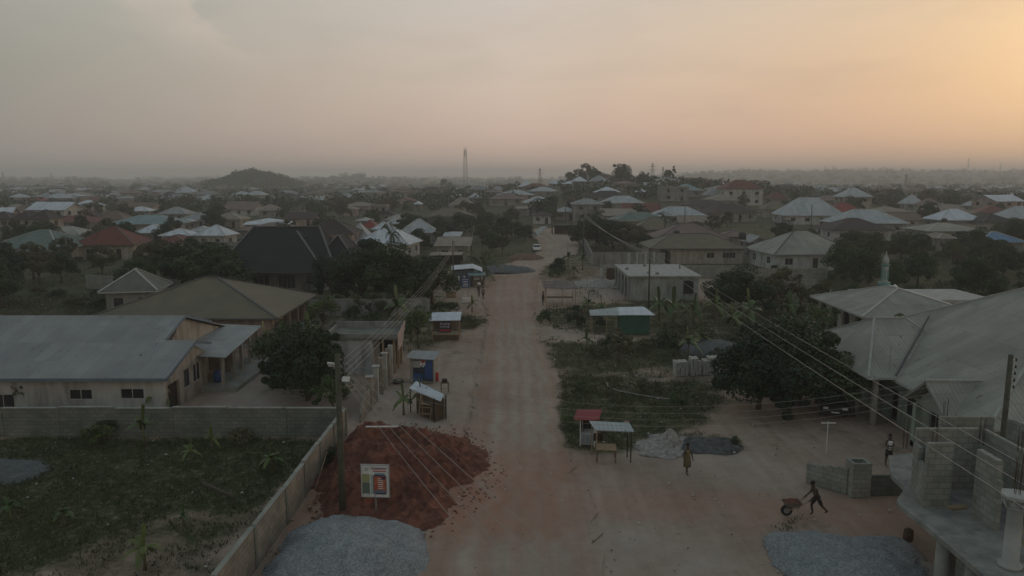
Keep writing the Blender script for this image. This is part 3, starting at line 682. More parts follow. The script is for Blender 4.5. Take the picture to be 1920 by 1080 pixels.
def house(label, x, y, w, d, rz=0.0, eave=2.9, rise=2.0, roof='hip', rm='grey', wm='cream', over=.6, stories=1, axis=None, lod=0, porch=None, cat='house', name='hip_roof_house', cap=None, short=None, group=None, z=None, inset=None, nwin=None, reg=True):
    z = terr(x, y) if z is None else z
    root = empty(name, (x, y, z), rz, label, cat, group)
    axis = axis or ('x' if w >= d else 'y'); Hh = eave if stories == 1 else eave * stories
    X0, X1, Y0, Y1 = -w / 2, w / 2, -d / 2, d / 2
    wb = MB(); ops_all = []
    nw = nwin if nwin is not None else max(2, int(w / 4)); ns_ = max(1, int(d / 4.5))
    for s_ in range(stories):
        zb = s_ * eave
        for (p, q, k, side) in (((X0, Y0), (X1, Y0), nw, 0), ((X1, Y0), (X1, Y1), ns_, 1), ((X1, Y1), (X0, Y1), 0, 2), ((X0, Y1), (X0, Y0), ns_, 3)):
            L_ = math.dist(p, q); ops = []
            for i in range(k):
                c = L_ * (i + .5) / k; ww = min(1.5, L_ / k * .45)
                if side == 0 and s_ == 0 and i == k // 2 and k > 1: ops.append((c - .5, c + .5, .02, 2.1))
                else: ops.append((c - ww / 2, c + ww / 2, .95, 2.15))
            if side in (1, 3): ops = [o for o in ops]; 
            a, dd, n = wall_run(wb, p if side in (0, 2) else (p[0], p[1] + (.2 if side == 1 else -.2)), q if side in (0, 2) else (q[0], q[1] - (.2 if side == 1 else -.2)), zb - (.3 if s_ == 0 else 0), zb + eave, .2,
                                [(o[0] - (.2 if side in (1, 3) else 0), o[1] - (.2 if side in (1, 3) else 0), o[2] + (.3 if s_ == 0 else 0), o[3] + (.3 if s_ == 0 else 0)) for o in ops])
            ops_all.append((a, dd, n, zb, [(o[0] - (.2 if side in (1, 3) else 0), o[1] - (.2 if side in (1, 3) else 0), o[2], o[3]) for o in ops]))
        if s_: wb.box(X0 - .1, X1 + .1, Y0 - .1, Y1 + .1, zb - .12, zb + .1)
    wb.box(X0 + .2, X1 - .2, Y0 + .2, Y1 - .2, Hh - .1, Hh - .02, 0)
    wb.build('wall', WL[wm], root)
    if lod < 2:
        for a, dd, n, zb, ops in ops_all:
            for o in ops:
                if o[2] < .1: 
                    c = a + dd * ((o[0] + o[1]) / 2) + n * .4; MB().obox((c.x, c.y, zb + 1.05), (1.0, .05, 2.08), math.atan2(dd.y, dd.x)).build('door', MT['dwood'], root)
                else: window(root, a, dd, n, zb, o, glass=lod < 1)
    rb = MB(); o = over
    if roof == 'hip': hips = roof_hip(rb, X0 - o, X1 + o, Y0 - o, Y1 + o, Hh, rise, axis, inset)
    elif roof == 'gable':
        hips = roof_gable(rb, X0 - o, X1 + o, Y0 - o, Y1 + o, Hh - o * rise / ((d if axis == 'x' else w) / 2), rise + o * rise / ((d if axis == 'x' else w) / 2), axis)
        gb = MB()
        if axis == 'x':
            for xx in (X0, X1 - .2): gb.add([(xx, Y0, Hh), (xx, Y1, Hh), (xx, 0, Hh + rise - .15), (xx + .2, Y0, Hh), (xx + .2, Y1, Hh), (xx + .2, 0, Hh + rise - .15)], [(0, 2, 1), (3, 4, 5), (0, 3, 5, 2), (1, 2, 5, 4)])
        else:
            for yy in (Y0, Y1 - .2): gb.add([(X0, yy, Hh), (X1, yy, Hh), (0, yy, Hh + rise - .15), (X0, yy + .2, Hh), (X1, yy + .2, Hh), (0, yy + .2, Hh + rise - .15)], [(0, 1, 2), (3, 5, 4), (0, 2, 5, 3), (1, 4, 5, 2)])
        gb.build('gable_end', WL[wm], root)
    elif roof == 'flat': rb.box(X0 - .3, X1 + .3, Y0 - .3, Y1 + .3, Hh, Hh + .25); rb.box(X0 - .3, X1 + .3, Y0 - .3, Y0 - .1, Hh + .25, Hh + .55); hips = []
    elif roof == 'shed': rb.sheet((X0 - o, Y0 - o, Hh + .05), (X1 + o, Y0 - o, Hh + .05), (X1 + o, Y1 + o, Hh + rise), (X0 - o, Y1 + o, Hh + rise), .06); hips = []
    rb.build('roof', [RF[rm] if rm in RF else MT[rm], MT['dridge'] if rm in ('dark', 'dbrown', 'brown', 'olive', 'rose', 'rust') else MT['ridge']], root)
    if hips and lod < 2: caps(root, hips, MT[cap] if cap else (MT['dridge'] if rm in ('dark', 'dbrown', 'brown', 'olive', 'rose', 'rust', 'red') else MT['ridge']))
    if porch:       # (x0, x1, depth, columns) on the front
        px0, px1, pd, nc = porch; cm_ = MB().box(px0, px1, Y0 - pd, Y0, -.3, .25).build('porch_floor', MT['conc'], root)
        for i in range(nc):
            xx = px0 + .25 + (px1 - px0 - .5) * i / (nc - 1)
            MB().tube([(xx, Y0 - pd + .25, .25), (xx, Y0 - pd + .25, Hh - .1)], .16, 8).build('column', WL[wm], root)
        pr = MB().sheet((px0 - .3, Y0 - pd - .4, Hh - .35), (px1 + .3, Y0 - pd - .4, Hh - .35), (px1 + .3, Y0 - o + .1, Hh + .12), (px0 - .3, Y0 - o + .1, Hh + .12), .08); pr.build('porch_roof', RF[rm] if rm in RF else MT[rm], root)
    occ.append((x, y, max(w, d) * .62))
    if short and reg: HOUSES.append((short, *to_px((x, y, z + Hh)), w))
    return root
def hpx(label, pl, pr, pe, pa, depth=None, rz=0.0, dz=None, short=None, lim=(.6, 3.6), **kw):
    """house whose roof spans pixel columns pl..pr, front eave at row pe, top at row pa"""
    st = kw.get('stories', 1); ev = kw.get('eave', 2.9) * st; over = kw.get('over', .6)
    p = P((pl + pr) / 2, pe, ev); y0 = p.y; ap = abs(at(pr, y0, p.z) - at(pl, y0, p.z))
    depth = depth or min(max(6, ap * .75), 12); wd = (ap - depth * abs(math.sin(rz))) / math.cos(rz) - 2 * over; wd = max(3, wd)
    yc = y0 + (depth / 2 + over) * math.cos(rz) + wd / 2 * abs(math.sin(rz)); xc = at((pl + pr) / 2, yc, p.z)
    ang = ray(960, pa); zt = CAM_Z + ang.z / ang.y * yc; rise = min(max(zt - p.z, lim[0]), lim[1])
    return house(label, xc, yc, wd, depth, rz, rise=rise, z=p.z - ev, short=short, **kw)
HP = [
 # left side, near to far
 ('green hip roof house with cream pillared porch at far left', 2, 170, 466, 431, dict(rm='green', wm='cream', rz=-.12, porch=(1, 9, 2.4, 5), short='the green hip roof at far left')),
 ('grey green hip roof house just behind the green roof', 88, 172, 441, 424, dict(rm='stain', wm='cream', short='the second green roof')),
 ('long rusty red hip roof house behind the round dark tree', 152, 276, 460, 424, dict(rm='rust', wm='cream', rz=.1, short='the long rusty red roof')),
 ('low rusty red roofed annexe with white pillars', 308, 358, 452, 440, dict(rm='rust', wm='white', porch=(-1, 3, 1.6, 3), short='the low red annexe')),
 ('small white sheet roof tucked below the red roof', 138, 202, 458, 444, dict(rm='pale', wm='white', short='the small white sheet roof')),
 ('broad teal grey hip roof house', 220, 348, 420, 403, dict(rm='teal', wm='grey', short='the broad teal roof')),
 ('bright white roofed house at the right end of teal roof', 263, 318, 437, 419, dict(rm='white', wm='cream', short='the white roof by the teal roof')),
 ('low bright hip roof house between two white roofs', 308, 370, 442, 428, dict(rm='white', wm='white', short='the low bright hip roof')),
 ('pale blue white roof with a small front gable', 373, 441, 442, 421, dict(rm='white', wm='white', rz=-.1, short='the blue white gabled roof')),
 ('narrow white roof left of the blue white gabled roof', 360, 402, 434, 424, dict(rm='pale', wm='white', short='the narrow white roof')),
 ('leftmost of the three brown hip roofed row houses', -20, 38, 410, 397, dict(rm='dbrown', wm='cream', stories=2, eave=2.7, short='the brown row houses')),
 ('middle one of the three brown hip roofed row houses', 36, 74, 410, 395, dict(rm='dbrown', wm='cream', stories=2, eave=2.7)),
 ('rightmost of the three brown hip roofed row houses', 64, 110, 411, 393, dict(rm='dbrown', wm='cream', stories=2, eave=2.7)),
 ('small dark brown hip roof between row houses and teal roof', 150, 186, 405, 394, dict(rm='dbrown', wm='grey', short='the small dark brown hip roof')),
 ('dark brown hip roof house left of the white pyramid', 186, 246, 412, 394, dict(rm='brown', wm='grey', short='the dark brown hip roof')),
 ('white hip roof house standing out in the left haze', 243, 288, 396, 387, dict(rm='white', wm='grey', short='the white hip roof in the left haze')),
 ('tiny bright white roof near the foot of the wooded hill', 354, 380, 384, 378, dict(rm='white', wm='grey', short='the tiny bright roof')),
 ('grey hip roof house behind the broad teal roof', 304, 360, 401, 388, dict(rm='grey', wm='grey', short='the grey roof behind the teal one')),
 ('dull grey hip roof beside the smoky trees', 346, 400, 411, 399, dict(rm='grey', wm='cream', short='the dull grey hip roof')),
 ('long low grey roof fading in smoke left of the black roof', 402, 462, 411, 399, dict(rm='tan', wm='cream', short='the long low grey roof')),
 ('small pale roof beneath the dull grey hip roof', 336, 364, 416, 411, dict(rm='white', wm='grey', short='the small pale roof')),
 ('weathered grey sheet hip roof sunk among bushes', 196, 318, 548, 504, dict(rm='moss', wm='block', rz=.2, short='the weathered roof among bushes')),
 # centre left
 ('dark brown roofed house with a pink gable wall', 574, 674, 438, 412, dict(rm='dbrown', wm='pink', stories=2, eave=2.5, short='the dark brown roof with pink wall')),
 ('grey roof squeezed between brown and white roofs', 650, 702, 452, 419, dict(rm='pale', wm='cream', short='the squeezed grey roof')),
 ('small red roof between grey roofs left of the road', 677, 713, 428, 412, dict(rm='red', wm='white', short='the small red roof')),
 ('pale hip roof beside the small red roof', 700, 738, 430, 416, dict(rm='white', wm='cream', short='the pale roof by the red one')),
 ('pale roof peeping over the big white hip roof', 722, 760, 420, 409, dict(rm='pale', wm='cream', short='the peeping pale roof')),
 ('bright white hip roof house behind the palm', 668, 790, 459, 422, dict(rm='white', wm='white', rz=-.15, short='the bright white hip roof')),
 ('grey ribbed hip roof house with pale block walls', 746, 826, 437, 410, dict(rm='pale', wm='grey', rz=.12, short='the grey ribbed hip roof')),
 ('dull green grey roof behind the grey hip roof', 724, 772, 412, 402, dict(rm='stain', wm='grey', short='the dull green grey roof')),
 ('small pale gable roof among far trees left of the road', 670, 698, 414, 408, dict(rm='pale', wm='grey', short='the small pale gable')),
 ('long open shed with a brown sheet roof', 816, 886, 462, 447, dict(rm='tan', wm='block', roof='shed', depth=7, short='the long brown shed', name='open_shed', cat='shed')),
 ('little pale sheet roof behind the long brown shed', 840, 858, 444, 439, dict(rm='pale', wm='grey', roof='shed', short='the little pale shed', name='open_shed', cat='shed')),
 ('long pale flat roof block left of the wooded slope', 562, 610, 374, 368, dict(rm='pale', wm='cream', roof='gable', short='the long pale roof')),
 ('unfinished two storey grey block left of the mast', 700, 730, 386, 370, dict(rm='conc', wm='grey', roof='flat', stories=2, short='the unfinished two storey block', name='unfinished_block', cat='building')),
 ('tan hip roof house right below the mast', 842, 892, 385, 370, dict(rm='tan', wm='cream', short='the tan hip roof below the mast')),
 ('pale green roof right of the mast foot', 877, 903, 371, 361, dict(rm='pale', wm='grey', short='the pale roof by the mast')),
 ('little white pyramid roof left of the mast', 776, 792, 383, 377, dict(rm='white', wm='cream', short='the little white pyramid')),
 ('rust brown roofed house with pale walls mid town', 682, 712, 393, 384, dict(rm='rose', wm='cream', short='the rust brown roof mid town')),
 ('dark green hip roof house with pale walls', 690, 742, 402, 390, dict(rm='dark', wm='grey', short='the dark green hip roof')),
 ('pinkish long roof left of the small red roof', 636, 672, 392, 386, dict(rm='tan', wm='pink', short='the pinkish long roof')),
 ('dark brown peaked roof under the far trees', 664, 700, 352, 342, dict(rm='dbrown', wm='grey', short='the dark brown peaked roof')),
 ('wide brown roof in haze left of the mast', 790, 834, 362, 353, dict(rm='rose', wm='grey', short='the wide brown roof in haze')),
 ('low dark roofed house beside the green shade trees', 786, 838, 418, 406, dict(rm='dbrown', wm='grey', short='the low dark roof')),
 ('grey roofed house left of the road bend', 920, 948, 356, 349, dict(rm='grey', wm='grey', short='the grey roof by the bend')),
 # right centre slope
 ('white hip roof house at the left foot of the slope', 970, 1003, 350, 341, dict(rm='white', wm='grey', short='the white hip roof at the slope foot')),
 ('two storey house with blue white hip roof on the slope', 1071, 1101, 340, 331, dict(rm='white', wm='grey', stories=2, short='the blue white hip roof on the slope')),
 ('two storey grey hip roof house right of the blue white one', 1104, 1142, 340, 329, dict(rm='grey', wm='grey', stories=2, short='the grey two storey hip roof')),
 ('brown roofed house near the round hilltop tree', 1136, 1168, 338, 329, dict(rm='dbrown', wm='grey', short='the brown hilltop roof')),
 ('dark brown gabled house on the crest beside the pylon', 1234, 1266, 334, 323, dict(rm='dbrown', wm='grey', short='the dark gable by the pylon')),
 ('long dark red hip roof on the crest', 1266, 1322, 336, 327, dict(rm='rust', wm='grey', short='the dark red crest roof')),
 ('unfinished two storey grey house on the slope', 1234, 1290, 352, 342, dict(rm='conc', wm='grey', roof='flat', stories=2, short='the unfinished house on the slope', name='unfinished_house')),
 ('pale flat roofed house left of the unfinished one', 1206, 1240, 349, 342, dict(rm='pale', wm='cream', roof='gable', short='the pale flat roof on the slope')),
 ('small white roof in the bushes of the slope', 1191, 1214, 360, 354, dict(rm='white', wm='grey', short='the small white slope roof')),
 ('tall two storey house with red brown pyramid roof', 1348, 1426, 354, 333, dict(rm='rust', wm='white', stories=2, eave=3.4, depth=12, short='the tall red brown roofed house')),
 ('grey sloping roof with white windows beside the tall house', 1318, 1352, 366, 352, dict(rm='grey', wm='white', short='the grey roof by the tall house')),
 ('two storey grey hip roof house above the road end', 1070, 1131, 383, 372, dict(rm='grey', wm='grey', stories=2, short='the grey hip house above the road end')),
 ('pale roofed house by the poles at the road end', 1038, 1082, 397, 388, dict(rm='pale', wm='cream', short='the pale house at the road end')),
 ('long grey walled house left of the road end', 956, 1010, 391, 386, dict(rm='tan', wm='grey', short='the long grey house by the road end')),
 ('white pillared house at the very end of the road', 996, 1036, 404, 397, dict(rm='dbrown', wm='white', short='the pillared house at the road end')),
 ('cream rectangular roof right of the road poles', 1126, 1196, 405, 392, dict(rm='tan', wm='grey', roof='shed', short='the cream rectangular roof')),
 ('olive brown hip roof house behind the tree row', 1184, 1272, 431, 407, dict(rm='olive', wm='cream', short='the olive roof behind the tree row')),
 ('long dusty rose hip roof with a black water tank', 1218, 1358, 448, 418, dict(rm='rose', wm='cream', short='the long rose roof')),
 ('small rose hip roof right of the black tank', 1344, 1404, 444, 431, dict(rm='rose', wm='cream', short='the small rose hip roof')),
 ('long pale brown roof in front of the scrubby slope', 1266, 1328, 416, 404, dict(rm='tan', wm='block', roof='gable', short='the long pale brown roof')),
 ('small grey gable house right of the rose roofs', 1396, 1432, 452, 441, dict(rm='grey', wm='grey', roof='gable', short='the small grey gable')),
 # right
 ('large grey streaked hip roof house with white walls', 1408, 1590, 477, 432, dict(rm='stain', wm='white', rz=.1, porch=(4, 9, 2, 4), short='the large grey streaked roof', cap='dridge')),
 ('white pyramid roof house left of the red roof', 1456, 1572, 404, 370, dict(rm='pale', wm='white', lim=(.6, 5.5), short='the tall white pyramid roof')),
 ('wide low white hip roof in front of the red roof', 1552, 1686, 419, 392, dict(rm='pale', wm='grey', short='the wide low white roof')),
 ('bright red roof behind two white hip roofs', 1542, 1614, 399, 379, dict(rm='red', wm='cream', short='the bright red roof')),
 ('two storey house with white hip roof beside dark trees', 1570, 1628, 369, 352, dict(rm='pale', wm='cream', stories=2, short='the two storey white hip roof')),
 ('long bluish roof on the right of the slope', 1516, 1562, 355, 346, dict(rm='teal', wm='grey', short='the long bluish roof')),
 ('olive roofed house left of the white pyramid', 1424, 1480, 393, 376, dict(rm='olive', wm='cream', short='the olive roof left of the pyramid')),
 ('dark red roofed house beyond the tall house', 1436, 1474, 372, 360, dict(rm='rust', wm='grey', short='the dark red roof')),
 ('grey white hip roof joined to a purple grey roof', 1690, 1726, 382, 365, dict(rm='pale', wm='cream', short='the grey white joined roof')),
 ('purple grey hip roof house with pale green walls', 1720, 1762, 386, 371, dict(rm='rose', wm='green', short='the purple grey roof')),
 ('pale sheet roof house beside the purple grey roof', 1758, 1796, 387, 377, dict(rm='pale', wm='cream', short='the pale sheet roof at right')),
 ('small pale pyramid roof among trees at right', 1810, 1834, 386, 376, dict(rm='pale', wm='cream', short='the small pale pyramid')),
 ('bright double hip roof with black tank at right', 1744, 1828, 413, 391, dict(rm='white', wm='grey', short='the bright double hip roof')),
 ('dark grey hip roof with pale fence right of bright roof', 1824, 1890, 416, 402, dict(rm='dark', wm='grey', short='the dark grey hip roof at right')),
 ('pale roof cut by the right edge of view', 1868, 1950, 410, 384, dict(rm='pale', wm='cream', short='the pale roof at the right edge')),
 ('low olive grey hip roof in front of scrub', 1712, 1820, 433, 418, dict(rm='stain', wm='block', short='the low olive grey roof')),
 ('blue hip roof house with grey walls at far right', 1816, 1906, 454, 434, dict(rm='blue', wm='grey', rz=-.08, short='the blue roof')),
 ('small tan walled house left of the blue roof', 1740, 1778, 447, 437, dict(rm='tan', wm='cream', short='the tan walled house')),
 ('long brown roofed building behind wide white roof', 1640, 1718, 412, 398, dict(rm='brown', wm='cream', roof='gable', short='the long brown roofed building')),
 ('brown grey hip roof below the far chimney', 1626, 1692, 361, 350, dict(rm='brown', wm='grey', short='the brown grey roof')),
 ('pale two storey block at the foot of the chimney', 1694, 1716, 358, 353, dict(rm='conc', wm='cream', roof='flat', stories=2, short='the pale block by the chimney', name='flat_roof_block', cat='building')),
]
for lab, a, b, c, d_, kw in HP:
    yy = P((a + b) / 2, c, 2.9).y
    if yy > 330: kw['lod'] = 2
    elif yy > 150: kw['lod'] = 1
    hpx(lab, a, b, c, d_, **kw)

# --- long white house at left: stepped gable roof, side veranda on posts
lh = empty('long_house', (-36, 57, 0), 0, 'long white house with grey corrugated roof behind the block wall', 'house')
ZL = 2.75; sl_ = .30
rb = MB(); yr = 57.2; zr = ZL + (yr - 48.4) * sl_
def lz(y): return ZL + (y - 48.4) * sl_
rb.sheet((-16, 48.4 - 57, ZL), (12.9, 48.4 - 57, ZL), (12.9, 53.4 - 57, lz(53.4)), (-16, 53.4 - 57, lz(53.4)), .08)
rb.sheet((-16, 53.4 - 57, lz(53.4)), (10.6, 53.4 - 57, lz(53.4)), (10.6, yr - 57, zr), (-16, yr - 57, zr), .08)
rb.sheet((-16, yr - 57, zr), (10.6, yr - 57, zr), (10.6, 66 - 57, zr - 8.8 * sl_), (-16, 66 - 57, zr - 8.8 * sl_), .08)
rb.sheet((10.6, 53.4 - 57, lz(53.4)), (12.9, 53.4 - 57, lz(53.4)), (12.9, 56 - 57, lz(53.4) - .7), (10.6, 56 - 57, lz(53.4) - .7), .08)
rb.build('roof', M('long_house_roof_sheet', (.285, .297, .298), (.235, .245, .247), .5, .6, kind='sheet'), lh)
fb = MB(); fb.beam((-16, -8.62, ZL - .12), (12.9, -8.62, ZL - .12), .05, .2); fb.beam((10.62, .2, zr - .05), (10.62, -3.6, lz(53.4) - .1), .05, .18); fb.beam((10.62, .2, zr - .05), (10.62, 5, zr - 1.45), .05, .22)
fb.beam((12.93, -8.6, ZL - .1), (12.93, -3.6, lz(53.4) - .1), .05, .2); fb.beam((12.93, -3.6, lz(53.4) - .1), (12.93, -1, lz(53.4) - .8), .05, .2); fb.build('fascia', M('blue_grey_fascia', (.13, .17, .22), (.10, .13, .17), 2, .6), lh)
wb = MB(); fo = [(1.2 + .4, 3.4, .7, 1.95), (5.6, 7.6, .7, 1.95), (17.2, 18.9, .85, 1.75), (21.2, 23.1, .85, 1.75)]
fo = [(-.5 + 0 + 16 - 16 + 3.2, 5.0, 0.3, 1.6), (8.2, 9.7, .7, 1.6)]
wx = [at(0, 49.1, 1) + 36 + 15.5, at(27, 49.1, 1) + 36 + 15.5, at(130, 49.1, 1) + 51.5, at(174, 49.1, 1) + 51.5, at(226, 49.1, 1) + 51.5, at(271, 49.1, 1) + 51.5]
fo = [(3, 4.8, .9, 1.9), (wx[0] - .6, wx[1], .35, 1.45), (wx[2], wx[3], 1.05, 1.8), (wx[4], wx[5], 1.1, 1.85)]
wf = MB(); a, dd, n = wall_run(wf, (-15.5, -7.9), (12.4, -7.9), -.3, ZL - .05, .2, [(o[0], o[1], o[2] + .3, o[3] + .3) for o in fo])
for o in fo: window(lh, a, dd, n, 0, o)
wf.build('front_wall', WL['white'], lh)
a, dd, n = wall_run(wb, (12.4, -7.7), (12.4, -.8), -.3, 2.7, .2, [(.3, 2.1, .3, 2.2), (2.9, 4.0, 1.2, 2.6), (4.5, 5.8, 1.2, 2.6)])
for o in [(2.9, 4.0, .9, 2.3), (4.5, 5.8, .9, 2.3)]: window(lh, a, dd, n, 0, o)
wb.add([(12.4, -7.7, 2.7), (12.4, -3.6, lz(53.4) - .15), (12.4, -1.2, 2.95), (12.4, -.8, 2.7), (12.2, -7.7, 2.7), (12.2, -3.6, lz(53.4) - .15), (12.2, -1.2, 2.95), (12.2, -.8, 2.7)], [(0, 3, 2, 1), (4, 5, 6, 7), (0, 1, 5, 4), (1, 2, 6, 5), (2, 3, 7, 6)])
wb.add([(10.3, -3.4, 2.7), (10.3, .2, zr - .2), (10.3, 8.5, 2.7), (10.1, -3.4, 2.7), (10.1, .2, zr - .2), (10.1, 8.5, 2.7)], [(0, 2, 1), (3, 4, 5), (0, 1, 4, 3), (1, 2, 5, 4)])
wb.box(-15.5, 12.2, -.8, -.6, -.3, 2.72); wb.box(10.1, 10.3, -.6, 8.5, -.3, 2.7)
wb.build('wall', WL['cream'], lh); MB().box(12.18, 12.2, -7.2, -5.7, 0, 1.9).build('side_door', MT['dwood'], lh)
vb = MB(); vb.sheet((9.8, -2.3, 2.9), (14.6, -2.6, 2.72), (13.6, 8.6, 2.9), (8.6, 8.6, 3.1), .06); vb.build('veranda_roof', RF['grey'], lh)
MB().box(12.45, 15.2, -2.2, 8.2, -.2, .28).build('veranda_floor', MT['conc'], lh)
for i in range(5): MB().box(14.0 - i * .2, 14.22 - i * .2, -2.1 + i * 2.5, -1.88 + i * 2.5, .28, 2.75).build('post', WL['cream'], lh)
MB().box(11, 13.2, 2.9, 3.1, .28, 2.7).build('inner_wall', WL['cream'], lh)
occ.append((-36, 57, 14)); occ.append((-25, 57, 6)); occ.append((-45, 57, 12))
HOUSES.append(('the long white house', 180, 680, 28))
bb = MB(); bb.tube([(0, 0, 0), (0, 0, .3), (0, 0, .6), (0, 0, .88)], [.27, .3, .3, .26], 14); o = bb.build('water_barrel', MT['blue'], None, True); o.location = (13.1 - 36, -.6 + 57, .28); tag(o, 'blue plastic barrel standing on the long house veranda', 'barrel')

# --- olive hip roof house
oh = empty('hip_roof_house', (-31.2, 76.5, 0), 0, 'pink walled house with wide olive brown hip roof and arched porch', 'house')
rb = MB(); hp_ = roof_hip(rb, -8.8, 9.2, -7.7, 7, 2.95, 2.9, 'x', 8.3); rb.build('roof', [RF['olive'], MT['dridge']], oh); caps(oh, hp_, MT['dridge'])
wb = MB(); fo = [(9.3, 11.6, 1.1, 1.9), (12.2, 14.4, 1.1, 1.9), (2, 4, 1.1, 1.9)]
a, dd, n = wall_run(wb, (-8, -6.8), (7, -6.8), -.3, 2.9, .2, [(o[0], o[1], o[2] + .3, o[3] + .3) for o in fo])
for o in fo: window(oh, a, dd, n, 0, o)
wb.box(-8, -7.8, -6.6, 6.4, -.3, 2.9); wb.box(-8, 8.4, 6.4, 6.6, -.3, 2.9); wb.box(5.2, 5.4, -6.6, 6.4, -.3, 2.9)
wb.build('wall', WL['pink'], oh)
ab = MB()
def arch_wall(mb, x, y0, y1, z0, z1, t, n_, aw=.42, spring=.62):
    """wall along y at x with n_ arched openings"""
    L_ = (y1 - y0) / n_
    for i in range(n_):
        a0 = y0 + i * L_; c = a0 + L_ / 2; hw = L_ * aw; zs = z0 + (z1 - z0) * spring; zt = z1 - .15; st = 8
        mb.box(x, x + t, a0, c - hw, z0, zs); mb.box(x, x + t, c + hw, a0 + L_, z0, zs)
        prev = (-hw, 0)
        pts = [(-hw * math.cos(math.pi * k / st), (zt - zs) * math.sin(math.pi * k / st)) for k in range(st + 1)]
        for k in range(st):
            (ya, za), (yb, zb) = pts[k], pts[k + 1]
            mb.add([(x, c + ya, zs + za), (x, c + yb, zs + zb), (x, c + yb, z1), (x, c + ya, z1), (x + t, c + ya, zs + za), (x + t, c + yb, zs + zb), (x + t, c + yb, z1), (x + t, c + ya, z1)],
                   [(0, 3, 2, 1), (4, 5, 6, 7), (0, 1, 5, 4), (2, 3, 7, 6)])
        mb.box(x, x + t, a0, c - hw, zs, z1); mb.box(x, x + t, c + hw, a0 + L_, zs, z1)
arch_wall(ab, 8.2, -6.8, 4.6, .3, 2.9, .25, 4); ab.box(7, 8.2, -6.8, -6.6, .3, 2.9); ab.build('arched_porch', WL['pink'], oh)
MB().box(5.4, 8.9, -6.9, 4.8, -.2, .3).build('porch_floor', MT['conc2'], oh)
occ.append((-31, 76, 11)); HOUSES.append(('the olive roofed house', 400, 560, 18))

# --- big charcoal roof house
bh = empty('large_house', (-34, 110, 0), 0, 'large house under a steep charcoal roof rising above the trees', 'house')
rb = MB(); h1 = roof_hip(rb, -8, 9.0, -5, 7, 3.2, 5.6, 'x', 3.6); h2 = roof_hip(rb, -3.4, 8.0, -7.2, 4.5, 3.05, 5.3, 'x', 5.3)
h3 = roof_hip(rb, 4.5, 12.2, -3.0, 6.5, 3.1, 4.6, 'y', 3)
rb.build('roof', [RF['dark'], MT['dridge']], bh); caps(bh, h1[:5] + h2[2:4] + h3[:3], M('grey_hip_flashing', (.14, .15, .15), (.11, .115, .115), 1, .6), .3)
wb = MB(); fo = [(1, 3.2, .9, 2.1), (4.4, 6.8, .3, 2.3), (8, 10.5, .3, 2.3), (12, 13.6, .9, 2.1)]
a, dd, n = wall_run(wb, (-7.4, -4.4), (7.4, -4.4), -.3, 3.1, .2, [(o[0], o[1], o[2] + .3, o[3] + .3) for o in fo])
for o in fo: window(bh, a, dd, n, 0, o)
wb.box(-7.4, -7.2, -4.2, 6.4, -.3, 3.1); wb.box(7.2, 7.4, -4.2, 6.2, -.3, 3.0); wb.box(-7.2, 11, 6.4, 6.6, -.3, 3.0); wb.build('wall', WL['grey'], bh)
for i in range(4): MB().box(11.2, 11.5, -2.6 + i * 2.6, -2.3 + i * 2.6, -.3, 3.0).build('column', WL['white'], bh)
for i in range(3): MB().box(7.4 + i * 1.6 + .6, 7.7 + i * 1.6 + .6, -2.7, -2.4, -.3, 3.0).build('column', WL['white'], bh)
occ.append((-34, 110, 12)); HOUSES.append(('the big charcoal roof', 530, 470, 20))

# --- near right house: big sheet roof, small wing, gabled porch
rh = empty('large_house', (33, 50, 0), 0, 'big house under a sprawling stained grey sheet roof at right', 'house')
rb = MB()
hm1 = roof_hip(rb, -8.5, 12, -13, 9, 3.2, 5.4, 'y', 9.0); rb.build('roof', [RF['stain'], MT['ridge']], rh)
wg = MB(); hw_ = roof_hip(wg, -10.2, -2, -3.6, 8.2, 3.35, 2.75, 'x', 3.0); wg.build('wing_roof', [RF['stain'], MT['ridge']], rh); MT['softridge'] = M('stained_ridge_sheet', (.33, .34, .31), (.26, .27, .25), 1, .6)
pg = MB(); hg = roof_gable(pg, -9.3, 2, -10.6, -6.2, 2.9, 1.55, 'x'); pg.build('porch_roof', RF['stain'], rh)
caps(rh, hm1 + hw_ + hg, MT['softridge'], .16); caps(rh, [(Vector((-8.4, -3.5, 3.45)), Vector((-3.3, 2.3, 6.22)))], MT['dridge'], .09)
sd = MB(); hd = roof_gable(sd, 1.5, 8, -9, -3, 4.6, 2.2, 'y'); sd.build('dormer_roof', [RF['grey'], MT['ridge']], rh)
wb = MB(); fo = [(1.5, 2.5, 0, 2.1), (3.4, 4.6, .9, 2.2), (6.2, 7.4, .9, 2.2)]
a, dd, n = wall_run(wb, (-7.6, 3.0 + 5), (-7.6, -12.2), -.3, 3.1, .2, [(o[0] + 8, o[1] + 8, o[2] + .3, o[3] + .3) for o in fo] + [(1, 2.4, 1.2, 2.5)])
for o in fo[1:]: window(rh, a, dd, n, 0, (o[0] + 8, o[1] + 8, o[2], o[3]))
wb.box(-7.4, 11, -12.2, -12, -.3, 3.1); wb.box(10.8, 11, -12, 8, -.3, 3.1); wb.box(-7.4, 10.8, 8, 8.2, -.3, 3.1)
[MB().box(-9.5, -9.2, -3 + i_ * 2.5, -2.7 + i_ * 2.5, -.3, 3.25).build('column', WL['cream'], rh) for i_ in range(5)]; wb.build('wall', WL['green'], rh)
gb = MB(); gb.add([(-8.7, -10.2, 2.6), (-8.7, -6.6, 2.6), (-8.7, -8.4, 4.2), (-8.55, -10.2, 2.6), (-8.55, -6.6, 2.6), (-8.55, -8.4, 4.2)], [(0, 2, 1), (3, 4, 5), (0, 1, 4, 3)]); gb.build('gable_end', MT['conc'], rh)
for yy in (-10.1, -6.8): MB().box(-8.8, -8.45, yy, yy + .35, -.3, 2.6).build('column', WL['green'], rh)
MB().box(-8.8, -7.6, -10.4, -6.4, -.2, .25).build('porch_floor', MT['conc'], rh)
